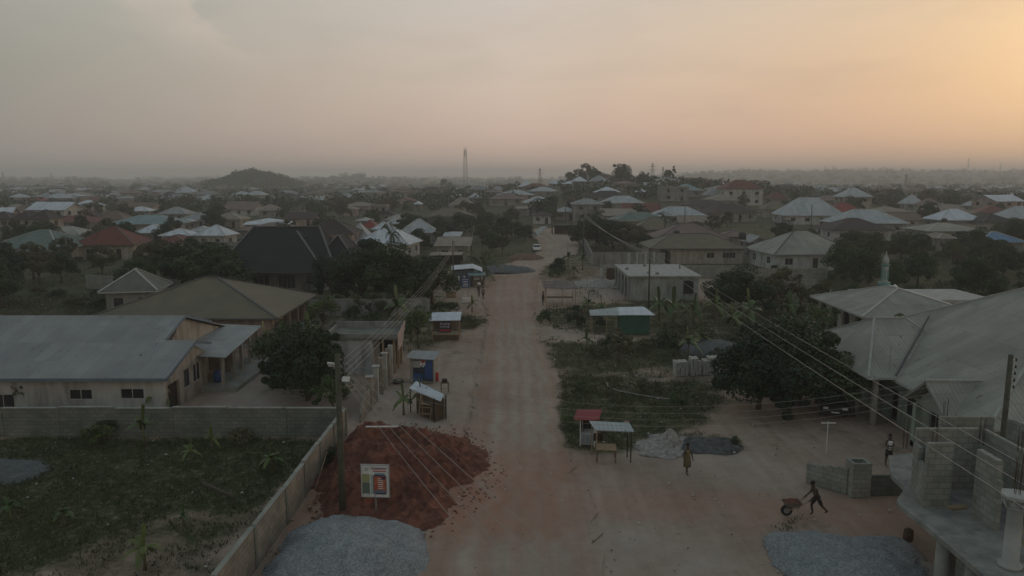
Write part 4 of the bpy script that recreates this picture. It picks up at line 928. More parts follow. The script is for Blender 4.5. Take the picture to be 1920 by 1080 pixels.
sb = MB(); sb.tube([(-8.6, -3.0, 3.3), (-8.6, -3.0, 5.3)], .025, 5); sb.build('antenna_mast', MT['steel'], rh)
occ += [(33, 50, 11), (33, 42, 10), (26, 53, 6), (40, 46, 10)]; HOUSES.append(('the sprawling stained roof', 1750, 650, 20))

# --- hip roof house and flat annexe behind, little minaret
mh = empty('hip_roof_house', (38.5, 75, 0), 0, 'cream house with streaked grey hip roof and arched side windows', 'house')
rb = MB(); h1 = roof_hip(rb, -5.8, 6, -6.4, 6, 3.15, 1.9, 'y', 5.2); rb.build('roof', [RF['stain'], MT['ridge']], mh); caps(mh, h1, MT['ridge'])
wb = MB(); arch_wall(wb, -5.1, -5.6, 5.2, -.3, 3.05, .25, 4, .3, .62); wb.box(-4.85, 5.4, 5.0, 5.2, -.3, 3.05); wb.box(5.2, 5.4, -5.4, 5, -.3, 3.05)
a, dd, n = wall_run(wb, (-5.1, -5.6), (5.4, -5.6), -.3, 3.05, .2, [(1.6, 2.8, 1.1, 2.5), (6, 7.4, 1.1, 2.5)])
for o in [(1.6, 2.8, .8, 2.2), (6, 7.4, .8, 2.2)]: window(mh, a, dd, n, 0, o)
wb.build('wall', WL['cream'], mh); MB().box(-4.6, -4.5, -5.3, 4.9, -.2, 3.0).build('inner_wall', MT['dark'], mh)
occ.append((38.5, 75, 8)); HOUSES.append(('the cream house with arches', 1620, 580, 12))
fa = empty('prayer_hall', (45.5, 81, 0), 0, 'low flat roofed cream hall beside the little minaret', 'mosque')
MB().box(-7.6, 4.5, -5.2, 2.4, 3.2, 3.55).build('roof', MT['conc2'], fa)
wb = MB(); wall_run(wb, (-7.2, -4.8), (4.1, -4.8), -.3, 3.2, .2, [(2, 3.2, 1.2, 2.5), (5, 6.2, 1.2, 2.5), (8, 9.2, 1.2, 2.5)]); wb.box(-7.2, -7, -4.6, 2, -.3, 3.2); wb.box(3.9, 4.1, -4.6, 2, -.3, 3.2); wb.box(-7, 3.9, 1.8, 2, -.3, 3.2); wb.build('wall', WL['cream'], fa)
db = MB(); db.tube([(-5.9, -4.6, 3.55), (-5.9, -4.6, 4.2), (-5.9, -4.6, 4.6), (-5.9, -4.6, 4.95), (-5.9, -4.6, 5.1)], [.55, .6, .45, .2, .03], 12); db.build('small_dome', MT['white'], fa, True)
mi_ = empty('minaret', (at(1659, 84, 5), 84, 0), 0, 'slender white minaret with teal bands and pointed dome', 'minaret')
mi_.scale = (.72, .72, 1.06); teal = M('teal_paint', (.13, .27, .25), (.10, .21, .20), 2, .6)
mb = MB(); mb.tube([(0, 0, -.3), (0, 0, 3.6)], .75, 8); mb.tube([(0, 0, 4.05), (0, 0, 5.7)], .52, 8); mb.build('shaft', WL['white'], mi_)
MB().tube([(0, 0, 3.6), (0, 0, 3.85), (0, 0, 3.85), (0, 0, 4.05)], [.78, 1.0, 1.0, .9], 8).build('balcony', teal, mi_); MB().tube([(0, 0, 5.7), (0, 0, 5.95)], [.6, .7], 8).build('cornice', teal, mi_)
for k in range(8):
    a_ = math.pi / 8 + k * math.pi / 4; MB().obox((math.cos(a_) * .53, math.sin(a_) * .53, 4.85), (.06, .2, 1.1), a_).build('arched_slot', teal, mi_)
mb = MB(); mb.tube([(0, 0, 5.95), (0, 0, 6.3), (0, 0, 6.7), (0, 0, 7.0), (0, 0, 7.4)], [.42, .5, .34, .12, .02], 12); mb.build('dome', WL['white'], mi_, True)
occ.append((45, 80, 8)); HOUSES.append(('the little minaret', 1659, 530, 2))

# --- olive brown house with arched porch on the right
ab_ = P(1335, 466, 2.9); cx = at(1335, 130, 3)
ob = empty('hip_roof_house', (cx, ab_.y + 6.5, 0), 0, 'cream house with wide olive brown hip roof and three front arches', 'house')
wd = abs(at(1427, ab_.y) - at(1243, ab_.y))
rb = MB(); h1 = roof_hip(rb, -wd / 2, wd / 2, -6.5, 6.5, 2.9, 2.3, 'x', 5.5); rb.build('roof', [RF['olive'], MT['dridge']], ob); caps(ob, h1, MT['dridge'])
wb = MB(); fo = [(9.5, 11, 1, 2.1), (12.5, 15, 1, 2.1)]; X0 = -wd / 2 + .7
a, dd, n = wall_run(wb, (X0 + 3.6, -5.8), (wd / 2 - .7, -5.8), -.3, 2.85, .2, [(o[0] - 3, o[1] - 3, o[2] + .3, o[3] + .3) for o in fo])
for o in fo: window(ob, a, dd, n, 0, (o[0] - 3, o[1] - 3, o[2], o[3]))
wb.box(X0, X0 + .2, -2, 5.8, -.3, 2.85); wb.box(wd / 2 - .9, wd / 2 - .7, -5.6, 5.8, -.3, 2.85); wb.box(X0 + 3.6, X0 + 3.8, -5.6, 5.6, -.3, 2.85); wb.build('wall', WL['cream'], ob)
ar = MB(); arch_wall(ar, 0, 0, 4.4, -.3, 2.85, .22, 2); arch_wall(ar, 3.9, -.0, .01, 0, 0.01, .01, 1); pc = ar.build('arched_porch', WL['cream'], ob); pc.location = (X0 - .1, -6.2, 0)
ar = MB(); arch_wall(ar, 0, 0, 3.6, -.3, 2.85, .22, 1); pc = ar.build('arched_porch', WL['cream'], ob); pc.rotation_euler = (0, 0, R(-90)); pc.location = (X0, -6.0, 0)
occ.append((cx, ab_.y + 6, 10)); HOUSES.append(('the olive house with arches', 1335, 470, 17))
def tank(px, py, base_z, label):
    y = P(px, py, base_z).y; mb = MB(); mb.tube([(0, 0, 0), (0, 0, .3), (0, 0, 1.3), (0, 0, 1.5), (0, 0, 1.6)], [.75, .8, .8, .55, .25], 14)
    st = empty('water_tank', (at(px, y, base_z), y, base_z), 0, label, 'water tank'); mb.build('drum', MT['black'], st, True)
    f_ = MB(); [f_.beam((sx * .6, sy * .6, -base_z), (sx * .6, sy * .6, 0), .12) for sx in (-1, 1) for sy in (-1, 1)]; f_.box(-.8, .8, -.8, .8, -.12, 0); f_.build('stand', MT['conc'], st)
tank(1269, 446, 3.6, 'black water tank standing between the rose and olive roofs')
tank(1392, 449, 3.2, 'black water tank left of the small grey gable')
tank(1770, 416, 3.0, 'black water tank in front of the bright double hip roof')
tank(1828, 410, 3.0, 'black water tank between bright and dark grey roofs')

# --- unfinished flat-roofed shop (left of road)
us = empty('unfinished_shop', (-12.3, 62, 0), 0, 'unfinished flat roofed block shop with raw parapet and open corner', 'shop')
wb = MB(); wb.box(-2.9, .8, -2, -1.8, -.2, 2.85); wb.box(-2.9, -2.7, -1.8, 2, -.2, 2.85); wb.box(-2.7, 2.7, 1.8, 2, -.2, 2.85); wb.box(.6, .8, -1.8, 1.8, -.2, 2.85); wb.build('wall', M('pale_blue_grey_render', (.42, .45, .47), (.35, .375, .39), .8, .9, kind='plaster'), us)
MB().box(-3.05, 2.95, -2.15, 2.15, 2.85, 3.05).build('roof_slab', WL['mossy'], us); MB().box(.85, 2.4, 1.6, 1.75, -.2, 2.84).build('interior_shade_panel', MT['dark'], us)  # near-black panel added to stand in for the shade inside the open corner
pb = MB(); pb.box(-3.05, 2.95, -2.15, -2.0, 3.05, 3.35); pb.box(-3.05, -2.9, -2.0, 2.0, 3.05, 3.35); pb.box(-3.05, 2.95, 2.0, 2.15, 3.05, 3.6); pb.build('parapet', WL['grey'], us)
sg = MB(); sg.sheet((2.98, -2.15, 1.95), (2.98, .2, 2.0), (2.98, 2.1, 3.7), (2.98, -2.1, 3.3), .05); sg.build('fascia_board', M('flaking_pink_board', (.42, .33, .31), (.28, .25, .24), 2.5, .9), us)
for yy in (-1.9, 0, 1.7): MB().box(2.5, 2.7, yy, yy + .2, -.2, 2.85).build('post', MT['lwood'], us)
for xx in (1.6,): MB().box(xx, xx + .15, -1.9, -1.75, -.2, 2.85).build('post', MT['lwood'], us)
occ.append((-12.3, 62, 4)); HOUSES.append(('the unfinished block shop', 680, 650, 6))

# --- unfinished flat roofed house right of the road
p0, p1 = P(1188, 556, 2.6), P(1306, 520, 2.9); y0 = 97
uf = empty('unfinished_house', (at(1245, y0, 2), y0 + 6.5, 0), 0, 'unfinished flat roofed block house with arched side and rooftop stubs', 'house')
hwf, hwb = 4.6, 6.5
wb = MB(); wb.box(-4.4, 4.6, -6.3, -6.1, -.2, 3.1); wb.box(4.4, 4.6, -6.1, 6.3, -.2, 3.1); wb.box(-4.4, 4.4, 6.1, 6.3, -.2, 3.1); wb.box(-2.6, -2.4, -6.1, 6.1, -.2, 3.1)
wb.build('wall', M('raw_pale_render', (.33, .345, .325), (.26, .27, .255), .9, .9, kind='plaster'), uf)
MB().box(-4.75, 4.9, -6.6, 6.6, 3.1, 3.3).build('roof_slab', MT['conc2'], uf)
ar = MB(); arch_wall(ar, -4.7, -6.1, 6.1, -.2, 3.1, .25, 4, .36, .6); ar.build('arcade', MT['conc'], uf)
for s_ in range(14): MB().obox((-4.4 + rng.random() * 8.6, -6 + rng.random() * 12, 3.3 + .13), (.45, .2, .25), rng.uniform(0, 3)).build('loose_block', WL['block'], uf) if s_ < 5 else None
for xx, yy in ((.8, 5.8), (1.6, 5.4), (3.6, 1.0), (-4.2, 5.9)): MB().box(xx, xx + .2, yy, yy + .2, 3.3, 3.9).build('column_stub', MT['conc'], uf)
MB().box(2.6, 3.9, -6.42, -6.3, .9, 2.6).build('window', MT['dark'], uf)
occ.append((uf.location.x, uf.location.y, 7)); HOUSES.append(('the unfinished house with arches', 1245, 540, 9))
# frame of raw columns left of it
cf = empty('column_frame', (at(1205, 112, 2), 114, 0), 0, 'row of raw concrete columns with a lintel behind the unfinished house', 'unfinished frame')
for i in range(4): MB().box(-2 + i * 1.3, -1.7 + i * 1.3, -.2, .1, -.2, 4.6).build('column', MT['conc2'], cf)
MB().box(-6.2, 2.6, -.1, .25, 2.35, 2.7).build('lintel', MT['conc'], cf); MB().box(-6.2, -5.8, -.2, .1, -.2, 2.35).build('column', MT['conc2'], cf); MB().box(-5.2, -4.0, 0, .15, -.2, 2.2).build('gate_panel', MT['rust'], cf)

# ------------------------------------------------------------------ block walls
def block_wall(label, pts, h, posts=3.0, mat='block', t=.15, cope=True, name='block_wall', ph=.25, pw=.3, cat='wall', group=None, zb=None):
    root = empty(name, (*pts[0][:2], terr(*pts[0][:2])), 0, label, cat, group); o = Vector((*pts[0][:2], terr(*pts[0][:2])))
    for (a, b) in zip(pts, pts[1:]):
        a3 = Vector((a[0], a[1], terr(*a[:2]))) - o; b3 = Vector((b[0], b[1], terr(*b[:2]))) - o; d = b3 - a3; L_ = d.length; n = max(1, round(L_ / posts)) if posts else 1; occ.extend((a[0] + (b[0] - a[0]) * k_ / 12, a[1] + (b[1] - a[1]) * k_ / 12 - 1.5, 2.2) for k_ in range(13) if a[1] > 80)
        for i in range(n):
            p, q = a3 + d * (i / n), a3 + d * ((i + 1) / n); pn = MB(); c = (p + q) / 2; rz = math.atan2(d.y, d.x); ln = (q - p).length - (pw if posts else 0)
            hh = h * rng.uniform(.97, 1.02)
            pn.obox((c.x, c.y, c.z + hh / 2 - .15), (ln, t, hh + .3), rz); pn.build('panel', WL[mat] if mat in WL else MT[mat], root)
            if cope: MB().obox((c.x, c.y, c.z + hh + .03), (ln, t + .06, .055), rz).build('coping', MT['conc'], root)
            if posts: MB().obox((p.x, p.y, p.z + (h + ph) / 2 - .15), (pw, pw, h + ph * .6 + .3), rz).build('pillar', WL['mossy'] if mat in ('wallwarm', 'mossy') else MT['conc'], root)
        if posts and b is pts[-1]: MB().obox((b3.x, b3.y, b3.z + (h + ph) / 2 - .15), (pw, pw, h + ph * .6 + .3), rz).build('pillar', MT['conc'], root)
    return root
WC = P(645, 765, 1.8)
WL['wallwarm'] = M('weathered_warm_block', (.29, .265, .225), (.19, .175, .15), .8, .95, .4, 'block')
block_wall('long grey block wall across the back of the left field', [(-46, 44.9), (WC.x - .2, 45.0)], 1.8, 3.4, 'mossy', ph=.02, pw=.22)
e_ = P(400, 1082, 1.8); block_wall('weathered block wall with pillars running from field corner towards viewer', [(WC.x, 45.0), (-10.6, 33), (e_.x - .05, e_.y), (-11, 12)], 1.75, 3.3, 'wallwarm', ph=.02, pw=.24)
block_wall('pale compound wall behind the olive roofed house', [(-26.5, 86), (-9.8, 86.5)], 1.9, 4, 'grey', ph=.02, pw=.22)
block_wall('grey rendered wall enclosing the plot beside the road bend', [(at(1112, 137), 137), (at(1245, 137), 137)], 2.3, 5, 'grey', ph=.05, pw=.22)
block_wall('long roadside wall with many thin pillars right of the car', [(at(1112, 137) - .3, 136.5), (at(1098, 165), 165), (at(1082, 200), 200)], 2.2, 4.0, 'grey', ph=.3, pw=.3)
block_wall('dark mossy plot wall behind the unfinished house', [(at(1225, 120), 120), (at(1400, 120), 120)], 1.9, 4, 'block', ph=.02)
block_wall('stepped unfinished block wall right of the unfinished house', [(at(1345, 112), 112), (at(1440, 112), 112), (at(1548, 113), 113)], 2.4, 5, 'block', cope=False, ph=.1)
block_wall('low block foundation in front of the stepped wall', [(at(1380, 107), 107), (at(1525, 108), 108)], 1.3, 6, 'block', cope=False, ph=.05)
block_wall('pale wall of the plot behind the shrubs at far left', [(-62, 108), (-38, 100)], 1.9, 4, 'block', ph=.02)
block_wall('thin pale wall below the low white roof at right', [(at(1670, 215), 215), (at(1860, 215), 215)], 2, 6, 'cream', ph=.05)
block_wall('long pale plot wall in front of the green roof', [(-72, 168), (-52, 166)], 1.7, 5, 'grey', ph=.05)
# roadside wall with pillars and tilted broken end
rw = empty('roadside_wall', (-10, 50.6, 0), 0, 'broken roadside wall with six tall raw pillars beside the shop', 'wall')
for i, (px, py) in enumerate(((694, 765), (706, 750), (715, 737), (722, 727), (728, 719), (733, 711))):
    p = P(px, py); hgt = (2.25, 2.5, 2.75, 2.7, 2.8, 2.8)[i]; x_, y_ = p.x + 10, p.y - 50.6
    if i: pass
    mb = MB().box(x_ - .17, x_ + .17, y_ - .17, y_ + .17, -.1, hgt); mb.build('pillar', MT['conc2'] if i % 2 else WL['wallwarm'], rw)
    MB().box(x_ - .26, x_ + .26, y_ - .26, y_ + .26, hgt, hgt + .07).build('cap', MT['conc2'], rw) if i in (0, 1, 3) else None
for (a, b, h) in (((-.05, .2), (.2, 2.6), 1.7), ((.2, 4.3), (.35, 7.5), 1.5)):
    MB().obox(((a[0] + b[0]) / 2, (a[1] + b[1]) / 2, h / 2 - .1), (math.dist(a, b) - .3, .14, h + .2), math.atan2(b[1] - a[1], b[0] - a[0])).build('panel', WL['wallwarm'], rw)
eb = MB(); pts_ = [P(692, 768), P(682, 778), P(674, 791)]
for a, b, h0, h1 in ((pts_[0], pts_[1], 1.5, 1.3), (pts_[1], pts_[2], 1.3, .55)):
    a = a - Vector((-10, 50.6, 0)); b = b - Vector((-10, 50.6, 0)); n = Vector((.12, 0, 0))
    eb.add([a, b, b + n, a + n, a + Vector((0, 0, h0)), b + Vector((0, 0, h1)), b + n + Vector((0, 0, h1)), a + n + Vector((0, 0, h0))], [(3, 2, 1, 0), (4, 5, 6, 7), (0, 1, 5, 4), (1, 2, 6, 5), (2, 3, 7, 6), (3, 0, 4, 7)])
eb.build('broken_end', WL['wallwarm'], rw)

# broken wall with hollow pillar, lower right
bw = empty('block_wall', (17.6, 36.2, 0), 0, 'unfinished low block wall with thick hollow pillar behind the barrow man', 'wall')
q0 = P(1512, 903) - Vector((17.6, 36.2, 0)); p_ = MB()
st_ = [(q0.x, q0.y), (-.45, .1)]; L_ = math.dist(*st_); dx, dy = (st_[1][0] - st_[0][0]) / L_, (st_[1][1] - st_[0][1]) / L_
for k in range(4):
    h = 1.35 - .0 * k; a0 = L_ * k / 4; c = (st_[0][0] + dx * (a0 + L_ / 8), st_[0][1] + dy * (a0 + L_ / 8)); p_.obox((c[0], c[1], (1.0 + .09 * k) / 2), (L_ / 4, .15, 1.0 + .09 * k + .1), math.atan2(dy, dx))
p_.build('panel', WL['block'], bw)
hb_ = MB()
for (x0, x1, y0, y1) in ((-.45, .5, -.4, -.25), (-.45, .5, .3, .45), (-.45, -.3, -.25, .3), (.35, .5, -.25, .3)): hb_.box(x0, x1, y0, y1, -.1, 1.78)
hb_.build('hollow_pillar', WL['block'], bw)
MB().obox((1.75, -.05, .5), (2.4, .15, 1.1), R(2)).build('side_panel', M('dark_mossy_block', (.13, .15, .13), (.09, .10, .09), 1, .95, .4, 'block'), bw)
pp = P(1690, 893); hb_ = MB()
for (x0, x1, y0, y1) in ((-.45, .5, -.4, -.25), (-.45, .5, .3, .45), (-.45, -.3, -.25, .3), (.35, .5, -.25, .3)): hb_.box(x0, x1, y0, y1, -.1, 1.5)
o = hb_.build('hollow_pillar', WL['block']); o.location = (at(1712, 36.9, 1), 37.2, 0); tag(o, 'hollow block pillar half hidden by the unfinished upper floor', 'pillar')

# ------------------------------------------------------------------ construction, lower right
ct = empty('unfinished_building', (17, 26, 0), 0, 'unfinished concrete building with raw upper floor walls and round columns', 'building')
ox, oy, ZS = 17, 26, 3.3
def q(px, py, z): p = P(px, py, z); return (p.x - ox, p.y - oy)
sl2 = [q(1670, 889, ZS), q(1697, 915, ZS), q(1681, 938, ZS), q(1688, 948, ZS), q(1733, 983, ZS), q(1838, 1073, ZS), (-1.75, -10), (9, -10), (9, 9), (q(1670, 889, ZS)[0] + 1, 7)]
MB().prism(sl2, ZS - .18, ZS).build('floor_slab', M('dusty_concrete_slab', (.27, .275, .25), (.15, .155, .15), 1.6, .92, .5, detail=10), ct)
def W(x0, y0, x1, y1, z1, name='upper_wall', t=.16, z0=ZS, mat='block', ops=()):
    mb = MB(); wall_run(mb, (x0 - ox, y0 - oy), (x1 - ox, y1 - oy), z0, z1, t, ops); return mb.build(name, WL[mat], ct)
W(16.5, 29.2, 19.0, 29.2, 5.9); W(18.3, 30.7, 20.6, 30.7, 5.9); W(19.15, 29.2, 19.15, 26.0, 5.9); W(19.35, 26.8, 22.5, 26.8, 5.9)
W(17.5, 26.9, 17.5, 25.7, 5.9, t=.22); W(16.0, 27.5, 17.0, 27.5, 5.9); W(16.45, 29.3, 16.3, 28.65, 5.3); W(16.3, 28.63, 16.03, 27.68, 4.8); W(17.0, 28.6, 17.0, 27.7, 5.4)
W(17.5, 25.7, 17.5, 25.5, 5.2)
W(21, 30.5, 22.6, 25, 5.9); W(19.2, 24.5, 22, 24.5, 5.6, mat='block')
# decorated column with capital
cx_, cy_ = q(1893, 1062, ZS); cb = MB(); cb.tube([(cx_, cy_, ZS), (cx_, cy_, ZS + .12), (cx_, cy_, ZS + .12), (cx_, cy_, ZS + 1.95), (cx_, cy_, ZS + 1.98)], [.36, .36, .25, .225, .25], 20); cb.build('round_column', MT['conc2'], ct, True)
cb = MB(); cb.tube([(cx_, cy_, ZS + 1.96), (cx_, cy_, ZS + 2.06), (cx_, cy_, ZS + 2.1), (cx_, cy_, ZS + 2.3), (cx_, cy_, ZS + 2.42)], [.24, .31, .26, .3, .42], 16)
cb.prism([(cx_ + .5 * math.cos(a) * (1 if k % 2 == 0 else .9), cy_ + .5 * math.sin(a) * (1 if k % 2 == 0 else .9)) for k, a in enumerate([math.pi * j / 4 + math.pi / 8 for j in range(8)])], ZS + 2.42, ZS + 2.52); cb.build('capital', MT['conc2'], ct)
for k in range(8):
    a = k * math.pi / 4; MB().tube([(cx_ + .3 * math.cos(a), cy_ + .3 * math.sin(a), ZS + 2.12), (cx_ + .36 * math.cos(a), cy_ + .36 * math.sin(a), ZS + 2.22), (cx_ + .41 * math.cos(a), cy_ + .41 * math.sin(a), ZS + 2.36)], [.05, .06, .03], 6).build('scroll', MT['conc2'], ct)
def rebar(px, py, x=None, y=None, z0=5.6, h=1.2, n=4):
    xx, yy = (x - ox, y - oy)
    for k in range(n): a = k * math.pi / 2 + .5; MB().tube([(xx + .09 * math.cos(a), yy + .09 * math.sin(a), z0), (xx + .1 * math.cos(a) + rng.uniform(-.04, .04), yy + .1 * math.sin(a), z0 + h * rng.uniform(.85, 1.1))], .011, 5).build('rebar', MT['rust'], ct)
rebar(0, 0, cx_ + ox, cy_ + oy, 5.8, 1.3, 6); rebar(0, 0, 19.1, 26.9, 5.8, .9); rebar(0, 0, 17.05, 28.9, 4.6, 1.5); rebar(0, 0, 19.0, 29.0, 5.3, 1.1); rebar(0, 0, 18.6, 30.9, 5.5, 1.2); rebar(0, 0, 16.7, 30.4, 4.6, 1.6)
for (px, py, r_) in ((1762, 1010, .26), (1815, 1070, .24)):
    x_ = at(px, 25.6 if px < 1800 else 23.8, 2); y_ = 25.6 if px < 1800 else 23.8
    MB().tube([(x_ + .1 - ox, y_ - oy, 0), (x_ + .1 - ox, y_ - oy, ZS - .18)], r_, 14).build('ground_column', MT['conc'], ct, True)
W(16.9, 26.6, 16.9, 16, ZS - .18, 'lower_wall', .18, 0, 'block', [(2.6, 3.8, 0.0, 2.3), (5.5, 7, 1, 2.2)]); W(16.6, 26.8, 21, 26.8, ZS - .18, 'lower_wall', .18, 0)
pr_ = []; c0 = P(1745, 1085, .45)
pr_ = [(c0.x - ox + 1.3 * math.cos(a) * 1.15, c0.y - oy + 1.5 * math.sin(a)) for a in [2 * math.pi * k / 28 for k in range(28)]]
MB().prism(pr_, 0, .42).build('porch_step', M('pale_screed', (.30, .27, .23), (.24, .22, .19), 1, .9), ct); 
pl = MB(); pl.obox((q(1795, 953, ZS)[0], q(1795, 953, ZS)[1], ZS + .05), (.75, .3, .08), .2); o = pl.build('wooden_plank', MT['lwood']); o.location = (ox, oy, 0); tag(o, 'short brown plank lying on the raw upper floor', 'plank')
bn = MB(); bx_, by_ = q(1915, 1040, ZS); bn.beam((bx_ - .35, by_ + .3, ZS + .75), (bx_ + .8, by_ - .4, ZS + .75), .12, .06); bn.beam((bx_ - .3, by_ + .25, ZS), (bx_ - .1, by_ + .1, ZS + .72), .05); bn.beam((bx_ + .2, by_, ZS), (bx_ - .05, by_ + .12, ZS + .72), .05); bn.beam((bx_ + .7, by_ - .4, ZS), (bx_ + .7, by_ - .35, ZS + .72), .05)
o = bn.build('trestle', MT['lwood']); o.location = (ox, oy, 0); tag(o, 'timber trestle standing behind the round column', 'trestle')
occ.append((18, 26, 8))
# ------------------------------------------------------------------ heaps
def heap(name, label, cx, cy_, rx, ry, h, mat, rz=0.0, seed=1, flat=.6, rough=.12, res=.16, lobes=(), cat=None, edge=.10, sq=2.0, dent=0.0):
    nx, ny = int(2 * rx / res), int(2 * ry / res); V = []; fs = []
    for j in range(ny + 1):
        for i in range(nx + 1):
            u, v = -1 + 2 * i / nx, -1 + 2 * j / ny; x, y = u * rx, v * ry
            a = math.atan2(v, u); e = .93 + .20 * mn.noise(Vector((math.cos(a) * 1.6, math.sin(a) * 1.6, seed))) + edge * mn.noise(Vector((x * .9, y * .9, seed + 2))) + edge * .3 * mn.noise(Vector((x * 3, y * 3, seed + 3))) - dent * math.exp(-((a + .75) / .5) ** 2) + dent * .35 * math.exp(-((a - .1) / .3) ** 2)
            d = (abs(u) ** sq + abs(v) ** sq) ** (1 / sq) / e; z = h * max(0, 1 - d ** 2) ** flat if d < 1 else -.1 * (d - 1) - .02
            if d < 1:
                z += sum(lh_ * math.exp(-((x - lx) / lr) ** 2 - ((y - ly) / lr) ** 2) for lx, ly, lr, lh_ in lobes) * min(1, (1 - d) * 3)
                k_ = min(1, (1 - d) * 4); z += k_ * (rough * mn.noise(Vector((x * 1.1, y * 1.1, seed))) + rough * .7 * mn.noise(Vector((x * 3.3, y * 3.3, seed + 4))) + rough * .25 * mn.noise(Vector((x * 9, y * 9, seed + 7))))
                z = max(z, -.02)
            V.append((x, y, z))
    V = np.array(V); I = np.arange((nx + 1) * (ny + 1)).reshape(ny + 1, nx + 1); F = np.stack([I[:-1, :-1], I[:-1, 1:], I[1:, 1:], I[1:, :-1]], -1).reshape(-1, 4)
    zz = V[:, 2]; F = F[(zz[F] > -.015).any(1)]
    me = arr_mesh(name, V, F, mat); me.polygons.foreach_set('use_smooth', [True] * len(me.polygons))
    o = link(bpy.data.objects.new(name, me)); o.location = (cx, cy_, 0); o.rotation_euler = (0, 0, rz)
    occ.append((cx, cy_, min(rx, ry))); return tag(o, label, cat or 'heap')
heap('soil_heap', 'large heap of dark red laterite soil beside the road', -6.1, 39.2, 5.0, 7.2, .85, MT['soil'], .14, 3, .8, .42, .10, [(-1.8, 3.6, 1.5, 1.15), (.2, 2.4, 1.2, .7), (1.5, -1.0, 1.2, .6), (-1.0, -.4, 1.2, .9), (2.0, 2.0, .9, .5), (-2.8, -3.0, 1.4, .9), (-.4, -3.4, 1.1, .65), (-3.0, .6, 1.2, .8)], 'soil heap', .09, 2.2, .24)
heap('gravel_heap', 'wide pile of blue grey gravel in front of the red soil', -7.1, 29.3, 3.7, 4.5, .85, MT['gravel'], .05, 5, .8, .13, .12, [(-1, 1.5, 1.6, .25), (1, -.5, 1.2, .14), (-1.6, -1.5, 1.4, .2)], 'gravel heap', .12, 2.2, .15)
heap('gravel_heap', 'flat topped pile of blue grey gravel beside the unfinished building', 14.2, 27.6, 3.6, 4.3, .5, MT['gravel'], 0, 8, .35, .12, .12, [(.5, .5, 1.5, .25), (-1, -1, 1.2, .22)], 'gravel heap', .05, 5)
heap('gravel_heap', 'low grey gravel mound behind the stack of blocks', 18.6, 68.5, 3.2, 3.0, .9, MT['dullgravel'], 0, 9, .7, .08, .2, [], 'gravel heap')
heap('gravel_heap', 'dull grey gravel mound at left edge of the field', -29, 39, 3.6, 2.2, .28, MT['dullgravel'], 0, 12, .7, .06, .2, [], 'gravel heap')
heap('sand_heap', 'pale sand spill behind the walking woman', 9.2, 43.3, 1.7, 2.2, .10, MT['sand'], -.5, 13, 1.3, .10, .1, [(.35, .3, .55, .75), (-.2, -.2, .9, .22)], 'sand heap', .22)
heap('ash_heap', 'dark charcoal grey soil spread right of the sand spill', 11.9, 43.4, 2.2, 1.7, .08, MT['ash'], .1, 14, 1.3, .16, .1, [(-.8, .2, .7, .3), (.8, -.1, .6, .15)], 'soil heap', .25)
heap('stone_heap', 'grey green gravel mounds left of the road beyond the kiosks', at(945, 128), 128, 5.5, 4, 1.0, MT['dullgravel'], 0, 15, .6, .2, .3, [], 'gravel heap')
heap('soil_heap', 'low red brown soil heap just behind the white car side', at(985, 149), 149, 4.0, 4.5, .9, M('brown_soil', (.22, .13, .09), (.16, .10, .075), 1, .95, .5, 'stone', bscale=3), 0, 16, .7, .15, .3, [], 'soil heap')
heap('rubble_heap', 'pale rubble heap in the plot before the unfinished house', at(1130, 112), 112, 5, 4.5, .6, MT['sand'], 0, 17, .6, .25, .25, [], 'rubble heap')

# ------------------------------------------------------------------ poles and wires
PL = P(643, 966); PF = P(850, 537); PR = Vector((22.8, 33.3, 0)); PM = P(1216, 577)
def pole(label, p, h, r=.13, arm=None, n_ins=4, lean=(0, 0), parts=True):
    root = empty('utility_pole', (p[0], p[1], terr(p[0], p[1])), 0, label, 'utility pole', None)
    MB().tube([(0, 0, -.3), (lean[0], lean[1], h)], [r * 1.15, r * .85], 10).build('shaft', MT['pole'], root, True)
    if parts:
        for k in range(n_ins):
            z = h - .25 - k * .32; MB().beam((lean[0], lean[1], z), (lean[0] + .26, lean[1], z), .04).build('bracket', MT['steel'], root)
            MB().tube([(lean[0] + .26, lean[1], z - .05), (lean[0] + .26, lean[1], z + .09)], [.05, .035], 8).build('insulator', MT['black'], root)
    if arm: MB().beam((-arm, 0, h - .2), (arm, 0, h - .2), .09).build('crossarm', MT['pole'], root)
    return root
pl = pole('thick wooden electricity pole with two floodlights rising from red soil', PL, 7.9, .15, n_ins=4)
def floodlight(parent_p, z, sx, rz, label):
    e = empty('floodlight', (parent_p.x, parent_p.y, z), rz, label, 'floodlight')
    MB().obox((.42, -.1, 0), (.34, .09, .24), 0, 0, R(-35)).build('lamp_head', MT['white'], e)
    MB().obox((.42, -.155, -.035), (.27, .012, .18), 0, 0, R(-35)).build('lamp_glass', MT['steel'], e)
    MB().beam((.12, 0, 0), (.36, -.04, 0), .04).build('bracket', MT['steel'], e); return e
floodlight(PL, 7.35, 1, R(160), 'upper white floodlight on the near wooden pole')
floodlight(PL, 6.75, 1, R(-8), 'lower white floodlight on the near wooden pole')
pole('slim dark pole standing in front of the blue kiosk', PF, 6.8, .1, n_ins=2)
lp = P(802, 562); pole('leaning grey pole among the bananas left of the blue kiosk', lp, 6.0, .1, lean=(1.6, 1.0), n_ins=0)
pole('dark electricity pole with bracket insulators beside the right house', PR, 8.0, .13, n_ins=5)
pole('dark pole standing before the unfinished house', PM, 6.9, .11, n_ins=3)
FARP = [(1095, 470, 400), (1283, 432, 395), (1060, 425, 372), (1072, 432, 386), (1052, 420, 384), (905, 432, 0), (1522, 412, 0), (1345, 700, 0)]
P95 = P(1094, 478); pole('pole carrying fanned wires above the roadside wall', P95, 9, .12, n_ins=2); P60 = P(1060, 436); pole('thin pole at the road end beside the pale house', P60, 8.5, .12, parts=False)
